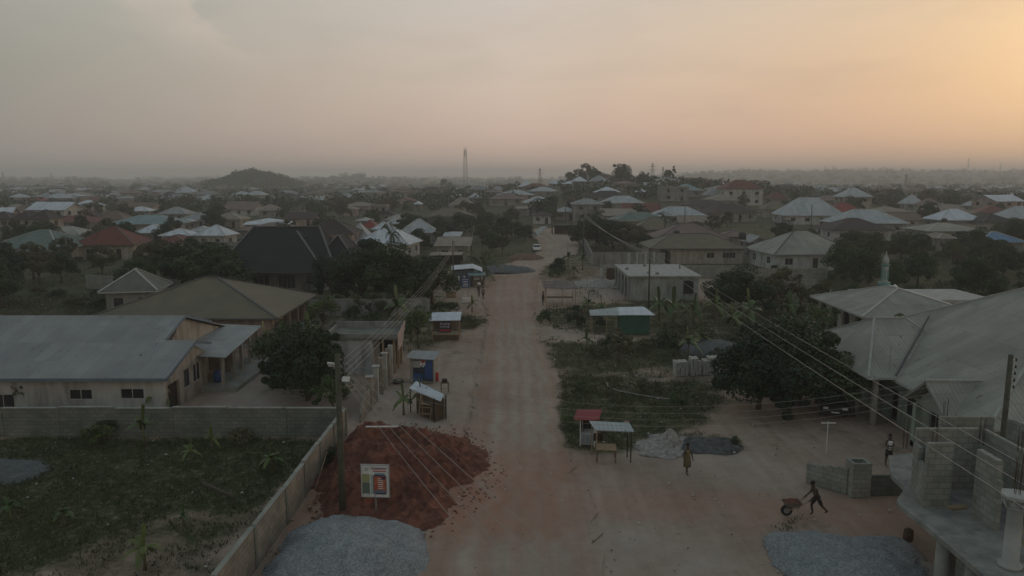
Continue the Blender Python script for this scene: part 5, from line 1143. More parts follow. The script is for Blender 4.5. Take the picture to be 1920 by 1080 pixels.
pole('second thin pole at the road end nearer the wall', P(1073, 446), 8.5, .12, parts=False); pole('slim pole rising behind the olive house roof', P(1283, 440), 8, .12, parts=False)
pole('thin pole with two struts before the white pyramid roof', P(1520, 432), 7.5, .12, parts=False); pole('thin dark pole between brown shed and palm', P(884, 480), 7.5, .1, parts=False)
def wire(a, b, sag, r=.014, n=14):
    a, b = Vector(a), Vector(b); pts = [a.lerp(b, t / n) - Vector((0, 0, 4 * sag * (t / n) * (1 - t / n))) for t in range(n + 1)]
    return pts
def wires(label, L_, r, name='power_line'):
    root = empty(name, L_[0][0], 0, label, 'power line'); o = Vector(L_[0][0])
    for a, b, s in L_: MB().tube([p - o for p in wire(a, b, s)], r, 5).build('wire', MT['wire'], root, uv=False)
    return root
zt = 7.9
wires('four wires from the near pole down across the road to the viewer', [((PL.x + .26, PL.y, zt - .25 - .32 * k), (6.0 + 1.0 * (3 - k), 3, 7.0), .5) for k in range(4)], .008)
wires('bundle of wires from near pole up to the dark kiosk pole', [((PL.x + .26, PL.y, zt - .25 - .32 * k), (PF.x + .2, PF.y, 6.5 - .25 * k), .9) for k in range(4)], .010)
wires('three thick wires running over the right side plots', [((PM.x - .6 + .9 * k, PM.y, 6.7), (15.0 + 1.25 * k, -6, 6.6), .55) for k in range(3)], .013)
wires('four thin sagging wires crossing from the right pole', [((PR.x - .2, PR.y, 7.6 - .32 * k), (PL.x + .3, PL.y, 7.5 - .32 * k), 2.1) for k in range(4)], .0065)
wires('fanned wires from roadside pole to the pole before the unfinished house', [((P95.x, P95.y, terr(P95.x, P95.y) + 8.7 - .3 * k), (PM.x - .4 + .5 * k, PM.y, 6.5), .6) for k in range(4)], .02)

# ------------------------------------------------------------------ signboard on the heap
sb = P(707, 962); ss = empty('billboard', (sb.x, sb.y - .2, 0), R(-4), 'white medicine advert board with red bottle label standing on red soil', 'billboard')
MB().tube([(0, 0, -.1), (0, 0, 1.7)], .04, 8).build('post', MT['steel'], ss)
W2, H0, H1 = .66, .93, 2.5
MB().box(-W2, W2, -.03, .03, H0, H1).build('panel', MT['white'], ss)
def pr(x0, x1, z0, z1, m, y=-.034, name='print'): return MB().box(-W2 + x0 * 2 * W2, -W2 + x1 * 2 * W2, y, -.03, H0 + z0 * (H1 - H0), H0 + z1 * (H1 - H0)).build(name, m, ss)
fr = MB(); fr.box(-W2 - .03, -W2, -.05, .05, H0 - .03, H1 + .03); fr.box(W2, W2 + .03, -.05, .05, H0 - .03, H1 + .03); fr.box(-W2, W2, -.05, .05, H0 - .03, H0); fr.box(-W2, W2, -.05, .05, H1, H1 + .03); fr.build('frame', MT['steel'], ss)
pg_ = M('poster_grey_green', (.09, .12, .11), (.14, .17, .14), 6, .6); pn = M('poster_navy', (.03, .035, .08), (.025, .03, .07), 4, .5); po = M('poster_orange_red', (.34, .075, .04), (.40, .14, .07), 5, .6)
pr(.02, .30, .47, .72, MT['yellow']); pr(.02, .30, .10, .46, pg_); pr(.04, .28, .05, .12, pn); pr(.33, .44, .08, .70, M('poster_pale_teal', (.34, .42, .40), (.28, .36, .34), 4, .6)); pr(.48, .86, .70, .76, M('poster_cap_blue', (.16, .28, .34), (.13, .24, .3), 3, .5))
def rrect(x0, x1, z0, z1, r, m, y, name):
    X = lambda u: -W2 + u * 2 * W2; Z = lambda v: H0 + v * (H1 - H0); pts = []
    for cx, cz, a0 in ((X(x1) - r, Z(z1) - r, 0), (X(x0) + r, Z(z1) - r, 90), (X(x0) + r, Z(z0) + r, 180), (X(x1) - r, Z(z0) + r, 270)):
        pts += [(cx + r * math.cos(R(a0 + k * 22.5)), cz + r * math.sin(R(a0 + k * 22.5))) for k in range(5)]
    mb = MB(); n = len(pts); mb.add([(p[0], y, p[1]) for p in pts] + [(p[0], -.03, p[1]) for p in pts], [tuple(range(n - 1, -1, -1))] + [((i + 1) % n, i, n + i, n + (i + 1) % n) for i in range(n)]); return mb.build(name, m, ss)
rrect(.43, .91, .08, .70, .1, pn, -.036, 'bottle_outline'); rrect(.455, .885, .12, .66, .08, po, -.040, 'bottle_label')
pr(.70, .86, .56, .64, pn, -.044); pr(.48, .86, .12, .22, M('poster_blue_grey', (.10, .13, .20), (.14, .17, .22), 3, .6), -.044)
for k in range(6): pr(.60, .79, .26 + k * .062, .285 + k * .062, MT['white'], -.044, 'text_line')
pr(.34, .92, .90, .925, pn, -.034, 'text_line'); pr(.40, .90, .86, .88, MT['red'], -.034, 'text_line'); pr(.42, .90, .80, .83, MT['red'], -.034, 'text_line'); pr(.10, .24, .83, .85, pg_, -.034, 'text_line'); pr(.12, .26, .88, .9, pg_, -.034, 'text_line')
pr(.06, .26, .06, .10, MT['white'], -.038, 'text_line')
pb = P(706, 826); pb2 = P(763, 824); o = MB().beam((0, 0, 0), (pb2.x - pb.x, pb2.y - pb.y - .3, .05), .12, .05).build('pipe', MT['white']); o.location = (pb.x, pb.y - 3.1, 1.95); tag(o, 'white plank lying on top of the red soil heap', 'plank')
st_ = P(590, 925); o = MB().tube([(0, 0, 0), (.35, 1.4, 1.6)], .02, 5).build('bamboo_stick', MT['lwood']); o.location = (st_.x, st_.y, .1); tag(o, 'thin leaning stick between the red soil and the side wall', 'stick')

# ------------------------------------------------------------------ kiosks and stalls
# A: blue poster kiosk
ka = P(793, 719); kr = empty('kiosk', (ka.x, ka.y + .8, 0), R(-6), 'small kiosk with blue poster front and flat grey lid roof', 'kiosk')
MB().box(-1.0, .95, -.65, .8, 0, 2.0).build('body', M('faded_kiosk_board', (.30, .30, .28), (.22, .22, .2), 2, .8), kr)
MB().sheet((-1.15, -1.0, 2.08), (1.1, -1.0, 2.0), (1.1, .95, 2.2), (-1.15, .95, 2.25), .07).build('roof', RF['grey'], kr)
MB().box(-.72, .86, -.69, -.65, .12, 1.85).build('poster', M('dark_navy_print', (.018, .025, .04), (.03, .04, .06), 2, .5), kr)
for a in ((-.70, -.12, 1.25, 1.8, 'conc2'), (-.70, .02, .2, .75, 'blue'), (.22, .82, .35, 1.82, 'blue')): MB().box(a[0], a[1], -.70, -.69, a[2], a[3]).build('print', MT[a[4]], kr)
em = MB(); em.add([(-.14, -.715, 1.82), (.30, -.715, 1.82), (.27, -.715, 1.5), (.12, -.715, 1.28), (-.10, -.715, 1.4)], [(0, 4, 3, 2, 1)]); em.build('emblem_ground', MT['white'], kr, uv=False)
em = MB(); em.add([(-.10, -.725, 1.81), (.27, -.725, 1.81), (.24, -.725, 1.62), (.16, -.725, 1.68), (.07, -.725, 1.60), (-.02, -.725, 1.66)], [(0, 5, 4, 3, 2, 1)]); em.build('emblem_red', MT['red'], kr, uv=False)
em = MB(); em.add([(0, -.725, 1.47), (.05, -.725, 1.52), (.11, -.725, 1.49), (.13, -.725, 1.42), (.08, -.725, 1.36), (.02, -.725, 1.39)], [(0, 5, 4, 3, 2, 1)]); em.build('emblem_blue', MT['blue'], kr, uv=False)
bk = P(819, 714); mb = MB(); mb.tube([(0, 0, 0), (0, 0, .02), (0, 0, .42)], [.13, .14, .18], 12); o = mb.build('bucket', MT['red'], None, True); o.location = bk; o.scale = (1, 1, 1.6); tag(o, 'red plastic container standing right of the blue poster kiosk', 'bucket')
tb = P(834, 735); tr = empty('side_table', (tb.x, tb.y, 0), .2, 'small wooden table on thin legs right of the red container', 'table'); MB().box(-.3, .3, -.25, .25, .72, .76).build('table_top', MT['wood'], tr); [MB().box(x - .02, x + .02, y - .02, y + .02, 0, .72).build('leg', MT['wood'], tr) for x in (-.27, .27) for y in (-.22, .22)]
MB().box(-.2, .15, -.18, .15, .25, .29).build('shelf', MT['lwood'], tr)
o = MB().obox((0, 0, .14), (.36, .26, .28)).build('basin', MT['black']); o.location = (tb.x, tb.y, .76); tag(o, 'dark box lying on the small thin legged table', 'box')
tw = P(747, 717); mb = MB(); mb.tube([(0, 0, 0), (0, 0, .16), (0, 0, .18)], [.42, .45, .40], 18); mb.tube([(0, 0, .181), (0, 0, .2)], [.2, .16], 14, 1); o = mb.build('tyre', [MT['black'], MT['steel']], None, True); o.location = tw; tag(o, 'black tyre lying flat at the pillar wall', 'tyre')
# B: slatted shack with tilted white sheet
a1, a2, a3, a4 = P(767, 728, 1.6), P(826, 752, 1.5), P(832, 739, 1.8), P(780, 714, 1.85)
kb_ = (a1 + a2 + a3 + a4) / 4; kb = empty('market_shack', (kb_.x, kb_.y, 0), 0, 'dark slatted timber shack under a tilted white metal sheet', 'market stall')
o_ = Vector((kb_.x, kb_.y, 0)); MB().sheet(a1 - o_, a2 - o_, a3 - o_, a4 - o_, .05).build('roof', RF['white'], kb)
dv_ = (a2 - a1); dv_.z = 0; ang_ = math.atan2(dv_.y, dv_.x)
mb = MB(); Mx = Matrix.Rotation(ang_, 4, 'Z')
for k in range(14): c = Mx @ Vector((-.7 + k * .16, -.35, 1.0)); mb.obox((c.x, c.y, .72), (.11, .03, 1.44), ang_)
for k in range(6): c = Mx @ Vector((1.42, -.3 + k * .16, 1.0)); mb.obox((c.x, c.y, .72), (.03, .11, 1.44), ang_)
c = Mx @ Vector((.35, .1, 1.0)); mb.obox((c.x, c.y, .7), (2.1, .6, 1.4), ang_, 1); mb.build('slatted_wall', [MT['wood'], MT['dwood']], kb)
for x, y in ((-1.4, -.4), (-1.0, .3), (1.45, -.5), (1.45, .5)): c = Mx @ Vector((x, y, 0)); MB().tube([(c.x, c.y, -.1), (c.x, c.y, 1.6)], .045, 6).build('post', MT['dwood'], kb)
ld = P(800, 783); lr = empty('wooden_rack', (ld.x, ld.y - .1, 0), R(-15), 'pale timber rack with ladder legs in front of slatted shack', 'rack')
for x in (-.42, .42): MB().beam((x, -.35, 0), (x, .1, 1.6), .05).build('leg', MT['lwood'], lr); MB().beam((x, .35, 0), (x, .3, 1.5), .05).build('leg', MT['lwood'], lr)
for z in (.35, .75): MB().beam((-.42, -.25 + z * .25, z), (.42, -.25 + z * .25, z), .05).build('rung', MT['lwood'], lr)
MB().box(-.45, .45, -.12, .35, .95, .99).build('shelf', MT['lwood'], lr)
# C: board stall with dark poster
kc = P(835, 639); k3 = empty('market_stall', (kc.x, kc.y + 1.2, 0), 0, 'board stall with white sheet roof and dark lettered poster', 'market stall')
MB().sheet((-1.65, -1.3, 2.05), (1.5, -1.3, 2.1), (1.5, .9, 2.55), (-1.45, .9, 2.5), .05).build('roof', RF['white'], k3)
MB().box(-1.2, 1.35, -.3, -.25, .8, 2.05).build('board_wall', M('pale_board_planks', (.26, .22, .16), (.19, .16, .12), 2, .85, kind='plank'), k3); MB().box(-1.25, 1.35, -1.0, -.3, .55, .72).build('counter', M('beige_counter', (.33, .29, .22), (.27, .24, .18), 2, .8), k3)
MB().box(-1.2, 1.3, -.95, -.9, 0, .55).build('counter_front', MT['wood'], k3)
for x in (-1.3, 1.35): MB().box(x - .04, x + .04, -1.05, -.97, 0, 2.05).build('post', MT['lwood'], k3); MB().box(x - .04, x + .04, .6, .68, 0, 2.4).build('post', MT['lwood'], k3)
ps = MB().box(-.65, .55, -1.12, -1.09, .85, 2.0).build('poster', M('poster_near_black', (.03, .025, .04), (.05, .04, .06), 3, .6), k3)
for i, z in enumerate((1.6, 1.32)):
    xx = -.52
    while xx < .42: ww = rng.uniform(.1, .2); MB().box(xx, xx + ww, -1.13, -1.12, z, z + rng.uniform(.14, .22)).build('lettering', M('poster_pale_lilac', (.34, .32, .38), (.28, .26, .32), 3, .6), k3); xx += ww + .06
MB().box(-.58, .5, -1.13, -1.12, .95, 1.12).build('red_band', MT['red'], k3)
# D: blue kiosk beyond with awning; street board
kd = P(873, 537); k4 = empty('kiosk', (kd.x, kd.y + 2, 0), R(4), 'blue grey kiosk with bright bent roof sheet and side awning', 'kiosk')
MB().box(-1.9, 1.1, -1.4, 1.5, 0, 2.3).build('body', M('blue_grey_board', (.13, .17, .21), (.10, .13, .16), 2, .8, kind='plank'), k4)
MB().sheet((-2.2, -1.9, 2.5), (1.0, -1.9, 2.75), (1.0, 1.8, 2.95), (-2.2, 1.8, 2.7), .08).build('roof', RF['white'], k4); MB().sheet((1.0, -1.9, 2.75), (2.4, -1.9, 2.2), (2.4, 1.8, 2.4), (1.0, 1.8, 2.95), .08).build('roof_flap', RF['white'], k4)
MB().sheet((.2, -3.2, 1.8), (2.8, -3.2, 1.8), (2.8, -1.2, 2.0), (.2, -1.2, 2.0), .05).build('awning', RF['teal'], k4)
for x in (.4, 2.7): MB().tube([(x, -3.1, 0), (x, -3.1, 1.8)], .04, 6).build('post', MT['steel'], k4)
MB().box(.9, 2.6, -2.9, -2.0, .3, .95).build('counter', MT['wood'], k4); 
for k in range(4): MB().box(-1.7 + k * .42, -1.45 + k * .42, -1.43, -1.4, .3 + (k % 2) * .5, 1.0 + (k % 2) * .5).build('print', MT['white'] if k % 2 else MT['blue'], k4)
sg_ = P(873, 556); s4 = empty('street_sign', (sg_.x, sg_.y, 0), 0, 'blue lettered signboard on two legs before the blue grey kiosk', 'signboard')
MB().box(-.52, .52, -.03, .03, 1.2, 2.6).build('panel', MT['blue'], s4); [MB().box(x - .03, x + .03, -.03, .03, 0, 1.2).build('leg', MT['steel'], s4) for x in (-.35, .35)]
for z in (2.3, 2.05, 1.82, 1.6, 1.4): MB().box(-.42 + rng.uniform(0, .1), .42 - rng.uniform(0, .15), -.036, -.03, z, z + .09).build('text_line', MT['white'], s4)
wb_ = P(874, 567); o = MB().obox((0, 0, .3), (1.1, .5, .6)).build('white_box', MT['white']); o.location = wb_; tag(o, 'pale box sitting under the blue signboard', 'box')
bx2 = P(846, 557); o = MB().obox((0, 0, .35), (1.3, .9, .7)).build('wooden_crate', MT['lwood']); o.location = bx2; tag(o, 'pale wooden crate left of the blue signboard', 'crate')
tk = P(826, 540); t4 = empty('thatched_shed', (tk.x, tk.y, 0), .1, 'rough open shed with brown slanting roof beside the leaning pole', 'shed')
MB().sheet((-1.6, -1.6, 2.3), (1.6, -1.4, 1.9), (1.2, 1.4, 2.5), (-1.8, 1.4, 2.9), .1).build('roof', RF['tan'], t4); [MB().box(x - .09, x + .09, y - .09, y + .09, 0, 2.3).build('post', MT['lwood'], t4) for x in (-.2, .9) for y in (-1.2, 1.1)]; MB().box(-1.3, -.4, -.8, .8, 0, 1.5).build('back_panel', WL['cream'], t4)
# long lean-to between shed and kiosk
ll = P(850, 500); l4 = empty('timber_shelter', (ll.x - 1, ll.y + 3, 0), 0, 'low timber shelter with broken pale roof sheets below the brown shed', 'shelter')
MB().sheet((-3.5, -1.5, 1.9), (2.5, -1.5, 2.0), (2.5, 1.5, 2.3), (-3.5, 1.5, 2.2), .06).build('roof', RF['tan'], l4); [MB().box(x, x + .1, -1.4, -1.3, 0, 1.95).build('post', MT['dwood'], l4) for x in (-3.2, -1.6, 0, 1.4, 2.3)]; MB().box(-3.2, 2, 1.2, 1.3, 0, 2).build('back_wall', MT['dwood'], l4)

# right side stalls
rk = P(1052, 574); k5 = empty('market_stall', (rk.x, rk.y + 1.6, 0), 0, 'open stall with rusty striped sheet roof hung with green produce', 'market stall')
MB().sheet((-2.2, -1.7, 2.35), (2.1, -1.7, 2.25), (1.7, 1.5, 2.75), (-2.3, 1.5, 2.8), .06).build('roof', M('rusty_striped_sheet', (.20, .17, .16), (.11, .10, .10), 1.2, .8, kind='sheet'), k5)
for x in (-1.9, .2, 1.8): MB().tube([(x, -1.5, 0), (x, -1.5, 2.3)], .05, 6).build('post', MT['lwood'], k5)
for x in (-1.9, 1.7): MB().tube([(x, 1.3, 0), (x, 1.3, 2.7)], .05, 6).build('post', MT['lwood'], k5)
MB().box(-1.8, 1.6, -.2, .9, .8, .86).build('counter', MT['wood'], k5)
ln = MB(); [ln.beam((-1.6 + rng.uniform(0, 2.6), -1.6 + rng.uniform(0, 2), 2.85), (-1.3 + rng.uniform(0, 2.6), -1.2 + rng.uniform(0, 2), 2.95), .1, .05) for k in range(5)]
fc = P(1055, 588); f5 = empty('picket_fence', (fc.x, fc.y, 0), 0, 'short dark stick fence in front of the rusty roofed stall', 'fence'); [MB().box(-2 + k * .42, -1.94 + k * .42, 0, .05, 0, rng.uniform(.7, 1.0)).build('picket', MT['dwood'], f5) for k in range(11)]; MB().box(-2, 2.3, .05, .09, .45, .52).build('rail', MT['dwood'], f5)
# green kiosk
g0, g1 = P(1163, 628), P(1217, 627); gc = (g0 + g1) / 2; kg = empty('kiosk', (gc.x, gc.y + 1.1, 0), 0, 'green painted board kiosk with long white sheet awning', 'kiosk')
hw = (g1.x - g0.x) / 2; MB().box(-hw, hw, -1.1, 1.1, 0, 2.05).build('body', MT['kgreen'], kg)
MB().sheet((-hw - .15, -1.35, 2.12), (hw + .5, -1.35, 2.12), (hw - .2, 1.4, 2.5), (-hw + .1, 1.4, 2.45), .06).build('roof', RF['white'], kg)
MB().sheet((-hw - 3.1, -1.0, 2.0), (-hw - .15, -1.35, 2.1), (-hw + .1, 1.4, 2.43), (-hw - 3.0, 1.0, 2.2), .06).build('awning', RF['pale'], kg)
for x, y in ((-hw - 2.9, -.9), (-hw - 2.9, .8), (-hw - 1.4, -1.0)): MB().tube([(x, y, 0), (x, y, 2.0)], .045, 6).build('post', MT['lwood'], kg)
bn_ = P(1135, 635); bf = empty('bench_frame', (bn_.x, bn_.y, 0), 0, 'bare metal bench frame left of the green kiosk', 'bench frame')
for x in (-1.1, -.55, 0, .55, 1.1): MB().tube([(x, 0, 0), (x, 0, .75)], .022, 5).build('upright', MT['rust'], bf)
for z in (.05, .75): MB().tube([(-1.1, 0, z), (1.1, 0, z)], .022, 5).build('rail', MT['rust'], bf)
for k, (px, py) in enumerate(((1086, 612), (1093, 610), (1127, 612))):
    c = P(px, py); r_ = empty('plastic_chair', (c.x, c.y, 0), rng.uniform(-.5, .5), ('dark chair at the left edge of the awning shade', 'dark chair second from left under the awning edge', 'reddish dark chair near the green kiosk side')[k], 'chair')
    MB().box(-.22, .22, -.2, .2, .42, .46).build('seat', MT['dwood'], r_); MB().box(-.22, .22, .18, .22, .46, .9).build('backrest', MT['dwood'], r_); [MB().box(x - .02, x + .02, y - .02, y + .02, 0, .42).build('leg', MT['dwood'], r_) for x in (-.2, .2) for y in (-.18, .18)]
# concrete block stack: every block its own
bs0 = P(1268, 706); bs1 = P(1350, 702); bm = MB().box(-.075, .075, -.22, .22, 0, .23); bme = bm.mesh('concrete_block', M('cast_block', (.44, .43, .39), (.32, .31, .285), 2.5, .95, .3))
for layer in range(6):
    for i in range(18):
        for j in range(2):
            if layer == 5 and not (4 < i < 9 or i > 12): continue
            if layer >= 3 and j == 1 and rng.random() < .0: continue
            if i in (5, 10): continue
            o = link(bpy.data.objects.new('concrete_block', bme)); t = i / 17
            o.location = (bs0.x + (bs1.x - bs0.x) * t + rng.uniform(-.02, .02), bs0.y + (bs1.y - bs0.y) * t + .25 + j * .5 + rng.uniform(-.05, .05), layer * .235); o.rotation_euler = (0, 0, rng.uniform(-.08, .08)); o.scale = (1.15, 1, 1)
            row = ('bottom course', 'second course', 'third course', 'fourth course', 'fifth course', 'loose top course')[layer]
            nth = ('leftmost', 'second', 'third', 'fourth', 'fifth', 'sixth', 'seventh', 'eighth', 'ninth', 'tenth', 'eleventh', 'twelfth', 'thirteenth', 'fourteenth', 'fifteenth', 'sixteenth', 'seventeenth', 'rightmost')[i]
            tag(o, f'{nth} concrete block from left, {"front" if j == 0 else "rear"} row, {row} of the stack', 'block', 'concrete blocks stacked on the right plot')
occ.append((15.2, 59.5, 2.5)); HOUSES.append(('the block stack', 1308, 690, 4))
# red roofed money box
rk_ = P(1104, 836); k6 = empty('vendor_booth', (rk_.x, rk_.y + .3, 0), R(-14), 'narrow white booth with glass sides and red corrugated roof', 'booth'); k6.scale = (.95, .95, .88)
for x in (-.48, .42): 
    for y in (-.45, .45): MB().box(x, x + .06, y - .03, y + .03, 0, 1.95).build('frame_post', MT['white'], k6)
MB().box(-.45, .45, -.43, .43, .12, .95).build('base_cabinet', M('pale_panel', (.38, .40, .40), (.32, .34, .34), 2, .7), k6); MB().box(-.4, .4, -.45, -.44, .2, .85).build('front_panel', RF['grey'], k6)
MB().box(-.45, .45, .42, .44, .95, 1.9).build('glass', MT['glass'], k6); MB().box(-.47, -.45, -.4, .4, .95, 1.9).build('glass', MT['glass'], k6)
MB().sheet((-.85, -.75, 1.95), (.75, -.75, 2.05), (.75, .6, 2.35), (-.85, .6, 2.2), .05).build('roof', M('red_corrugated_sheet', (.30, .03, .035), (.24, .025, .03), 1, .5, kind='sheet'), k6)
c1, c2, c3, c4 = P(1116, 806, 1.85), P(1189, 809, 1.8), P(1180, 793, 1.98), P(1105, 789, 2.0); cc_ = (c1 + c2 + c3 + c4) / 4; k7 = empty('market_stall', (cc_.x, cc_.y, 0), 0, 'open timber stall with pale sheet roof beside the red roofed booth', 'market stall'); o_ = Vector((cc_.x, cc_.y, 0))
MB().sheet(c1 - o_, c2 - o_, c3 - o_, c4 - o_, .05).build('roof', RF['pale'], k7)
for c, dx, dy in ((c1, .1, .05), (c2, -.15, .05), (c3, -.1, -.1), (c4, .15, -.1)): c = c - o_; MB().beam((c.x + dx, c.y + dy, -.05), (c.x + dx, c.y + dy, c.z - .05), .06).build('post', MT['lwood'] if dx > 0 else MT['dwood'], k7)
MB().box(-1.0, -.45, .35, .4, .9, 1.35).build('wall_frame', MT['dwood'], k7); ct_ = P(1138, 843, .76); t7 = empty('wooden_table', (ct_.x, ct_.y, 0), R(-4), 'bare wooden table under the pale sheet roofed stall', 'table')
MB().box(-.6, .55, -.1, .9, .74, .79).build('table_top', MT['lwood'], t7); [MB().box(x - .03, x + .03, y - .03, y + .03, 0, .74).build('leg', MT['wood'], t7) for x in (-.55, .5) for y in (-.05, .85)]
cl = P(1172, 838); mb = MB(); mb.add([(-.16, 0, 1.7), (0, .06, 1.72), (.17, 0, 1.7), (-.14, .05, 1.2), (.02, -.02, 1.1), (.18, .04, .95), (.1, 0, .72)], [(0, 3, 4, 1), (1, 4, 5, 2), (4, 6, 5)]); o = mb.build('hanging_cloth', M('faded_pink_cloth', (.42, .33, .31), (.34, .27, .25), 3, .9)); o.location = (cl.x, cl.y - .3, 0); mod = o.modifiers.new('s', 'SOLIDIFY'); mod.thickness = .02; tag(o, 'faded pink cloth hanging from the pale roofed stall', 'cloth')
occ += [(kr.location.x, kr.location.y, 2), (kb.location.x, kb.location.y, 2.2), (k3.location.x, k3.location.y, 2.3), (k5.location.x, k5.location.y, 3), (kg.location.x, kg.location.y, 3), (k7.location.x, k7.location.y, 2), (k6.location.x, k6.location.y, 1)]
HOUSES += [('the blue poster kiosk', 790, 690, 2), ('the slatted shack', 805, 750, 2), ('the board stall', 835, 618, 3), ('the blue grey kiosk', 873, 515, 4), ('the rusty roofed stall', 1048, 550, 4), ('the green kiosk', 1190, 605, 5), ('the red roofed booth', 1104, 800, 1)]

# ------------------------------------------------------------------ cars
def car(label, loc, rz, paint, sc_=1.0, lights=True):
    root = empty('parked_car' if 'parked' in label or 'dark' in label else 'car', loc, rz, label, 'car'); root.scale = (sc_,) * 3
    pf = [(-2.05, .35), (-2.1, .7), (-1.95, .88), (-1.35, .95), (-.75, 1.38), (.55, 1.42), (1.25, .98), (1.95, .92), (2.08, .72), (2.05, .35)]
    V, F = [], []; n = len(pf)
    for s, (yy, ins) in enumerate(((-.82, 0), (-.85, 0), (.85, 0), (.82, 0))):
        for i, (x, z) in enumerate(pf): k_ = .82 if z > 1.2 else 1; V.append((x, yy * k_, z))
    for s in (0, 1, 2):
        for i in range(n): F.append((s * n + i, s * n + (i + 1) % n, (s + 1) * n + (i + 1) % n, (s + 1) * n + i))
    F += [tuple(range(n - 1, -1, -1)), tuple(3 * n + i for i in range(n))]
    b = MB().add(V, F).build('body', paint, root, True); bv = b.modifiers.new('b', 'BEVEL'); bv.width = .05; bv.segments = 2; bv.limit_method = 'ANGLE'
    gl = MB(); gl.add([(-1.36, -.72, .98), (-1.36, .72, .98), (-.79, .60, 1.36), (-.79, -.60, 1.36)], [(0, 3, 2, 1)]); g = gl.build('windscreen', MT['glass'], root, uv=False); g.location = (-.02, 0, .02)
    gl = MB(); gl.add([(1.24, -.72, 1.0), (1.24, .72, 1.0), (.6, .60, 1.38), (.6, -.60, 1.38)], [(0, 1, 2, 3)]); g = gl.build('rear_window', MT['glass'], root, uv=False); g.location = (.02, 0, .02)
    for s in (-1, 1): gl = MB(); gl.add([(-1.1, s * .86, 1.0), (1.0, s * .86, 1.0), (.5, s * .72, 1.34), (-.7, s * .72, 1.34)], [(0, 1, 2, 3) if s < 0 else (3, 2, 1, 0)]); gl.build('side_window', MT['glass'], root, uv=False)
    for x in (-1.3, 1.3):
        for s in (-1, 1):
            wh = MB().tube([(x, s * .68, .33), (x, s * .88, .33)], .33, 16).build('wheel', MT['black'], root); MB().tube([(x, s * .87, .33), (x, s * .895, .33)], .19, 12).build('rim', MT['steel'], wh)
    for s in (-.6, .6): MB().box(-2.13, -2.06, s - .16, s + .16, .66, .8).build('headlight', MT['white'], root); MB().box(2.05, 2.11, s - .16, s + .16, .66, .8).build('tail_light', MT['red'], root)
    MB().box(-2.16, -2.05, -.75, .75, .38, .52).build('bumper', paint, root); MB().box(-2.17, -2.15, -.25, .25, .42, .52).build('number_plate', MT['white'], root)
    return root
wc = P(1007, 473); car('white car driving towards the viewer on the far road', (wc.x, wc.y + 2, wc.z + .05), R(90), MT['white'])
dc = P(1574, 781); car('dark car parked in deep shade under the right tree', (dc.x, dc.y + 1.5, 0), R(75), MT['black'])
for (px, py, rz, lb) in ((967, 433, 10, 'white van parked left of the road end'), (946, 424, 0, 'small pale car parked by the far trees')):
    c = P(px, py); car(lb + ' ', c, R(rz), MT['white'], 1.1)['label'] = lb

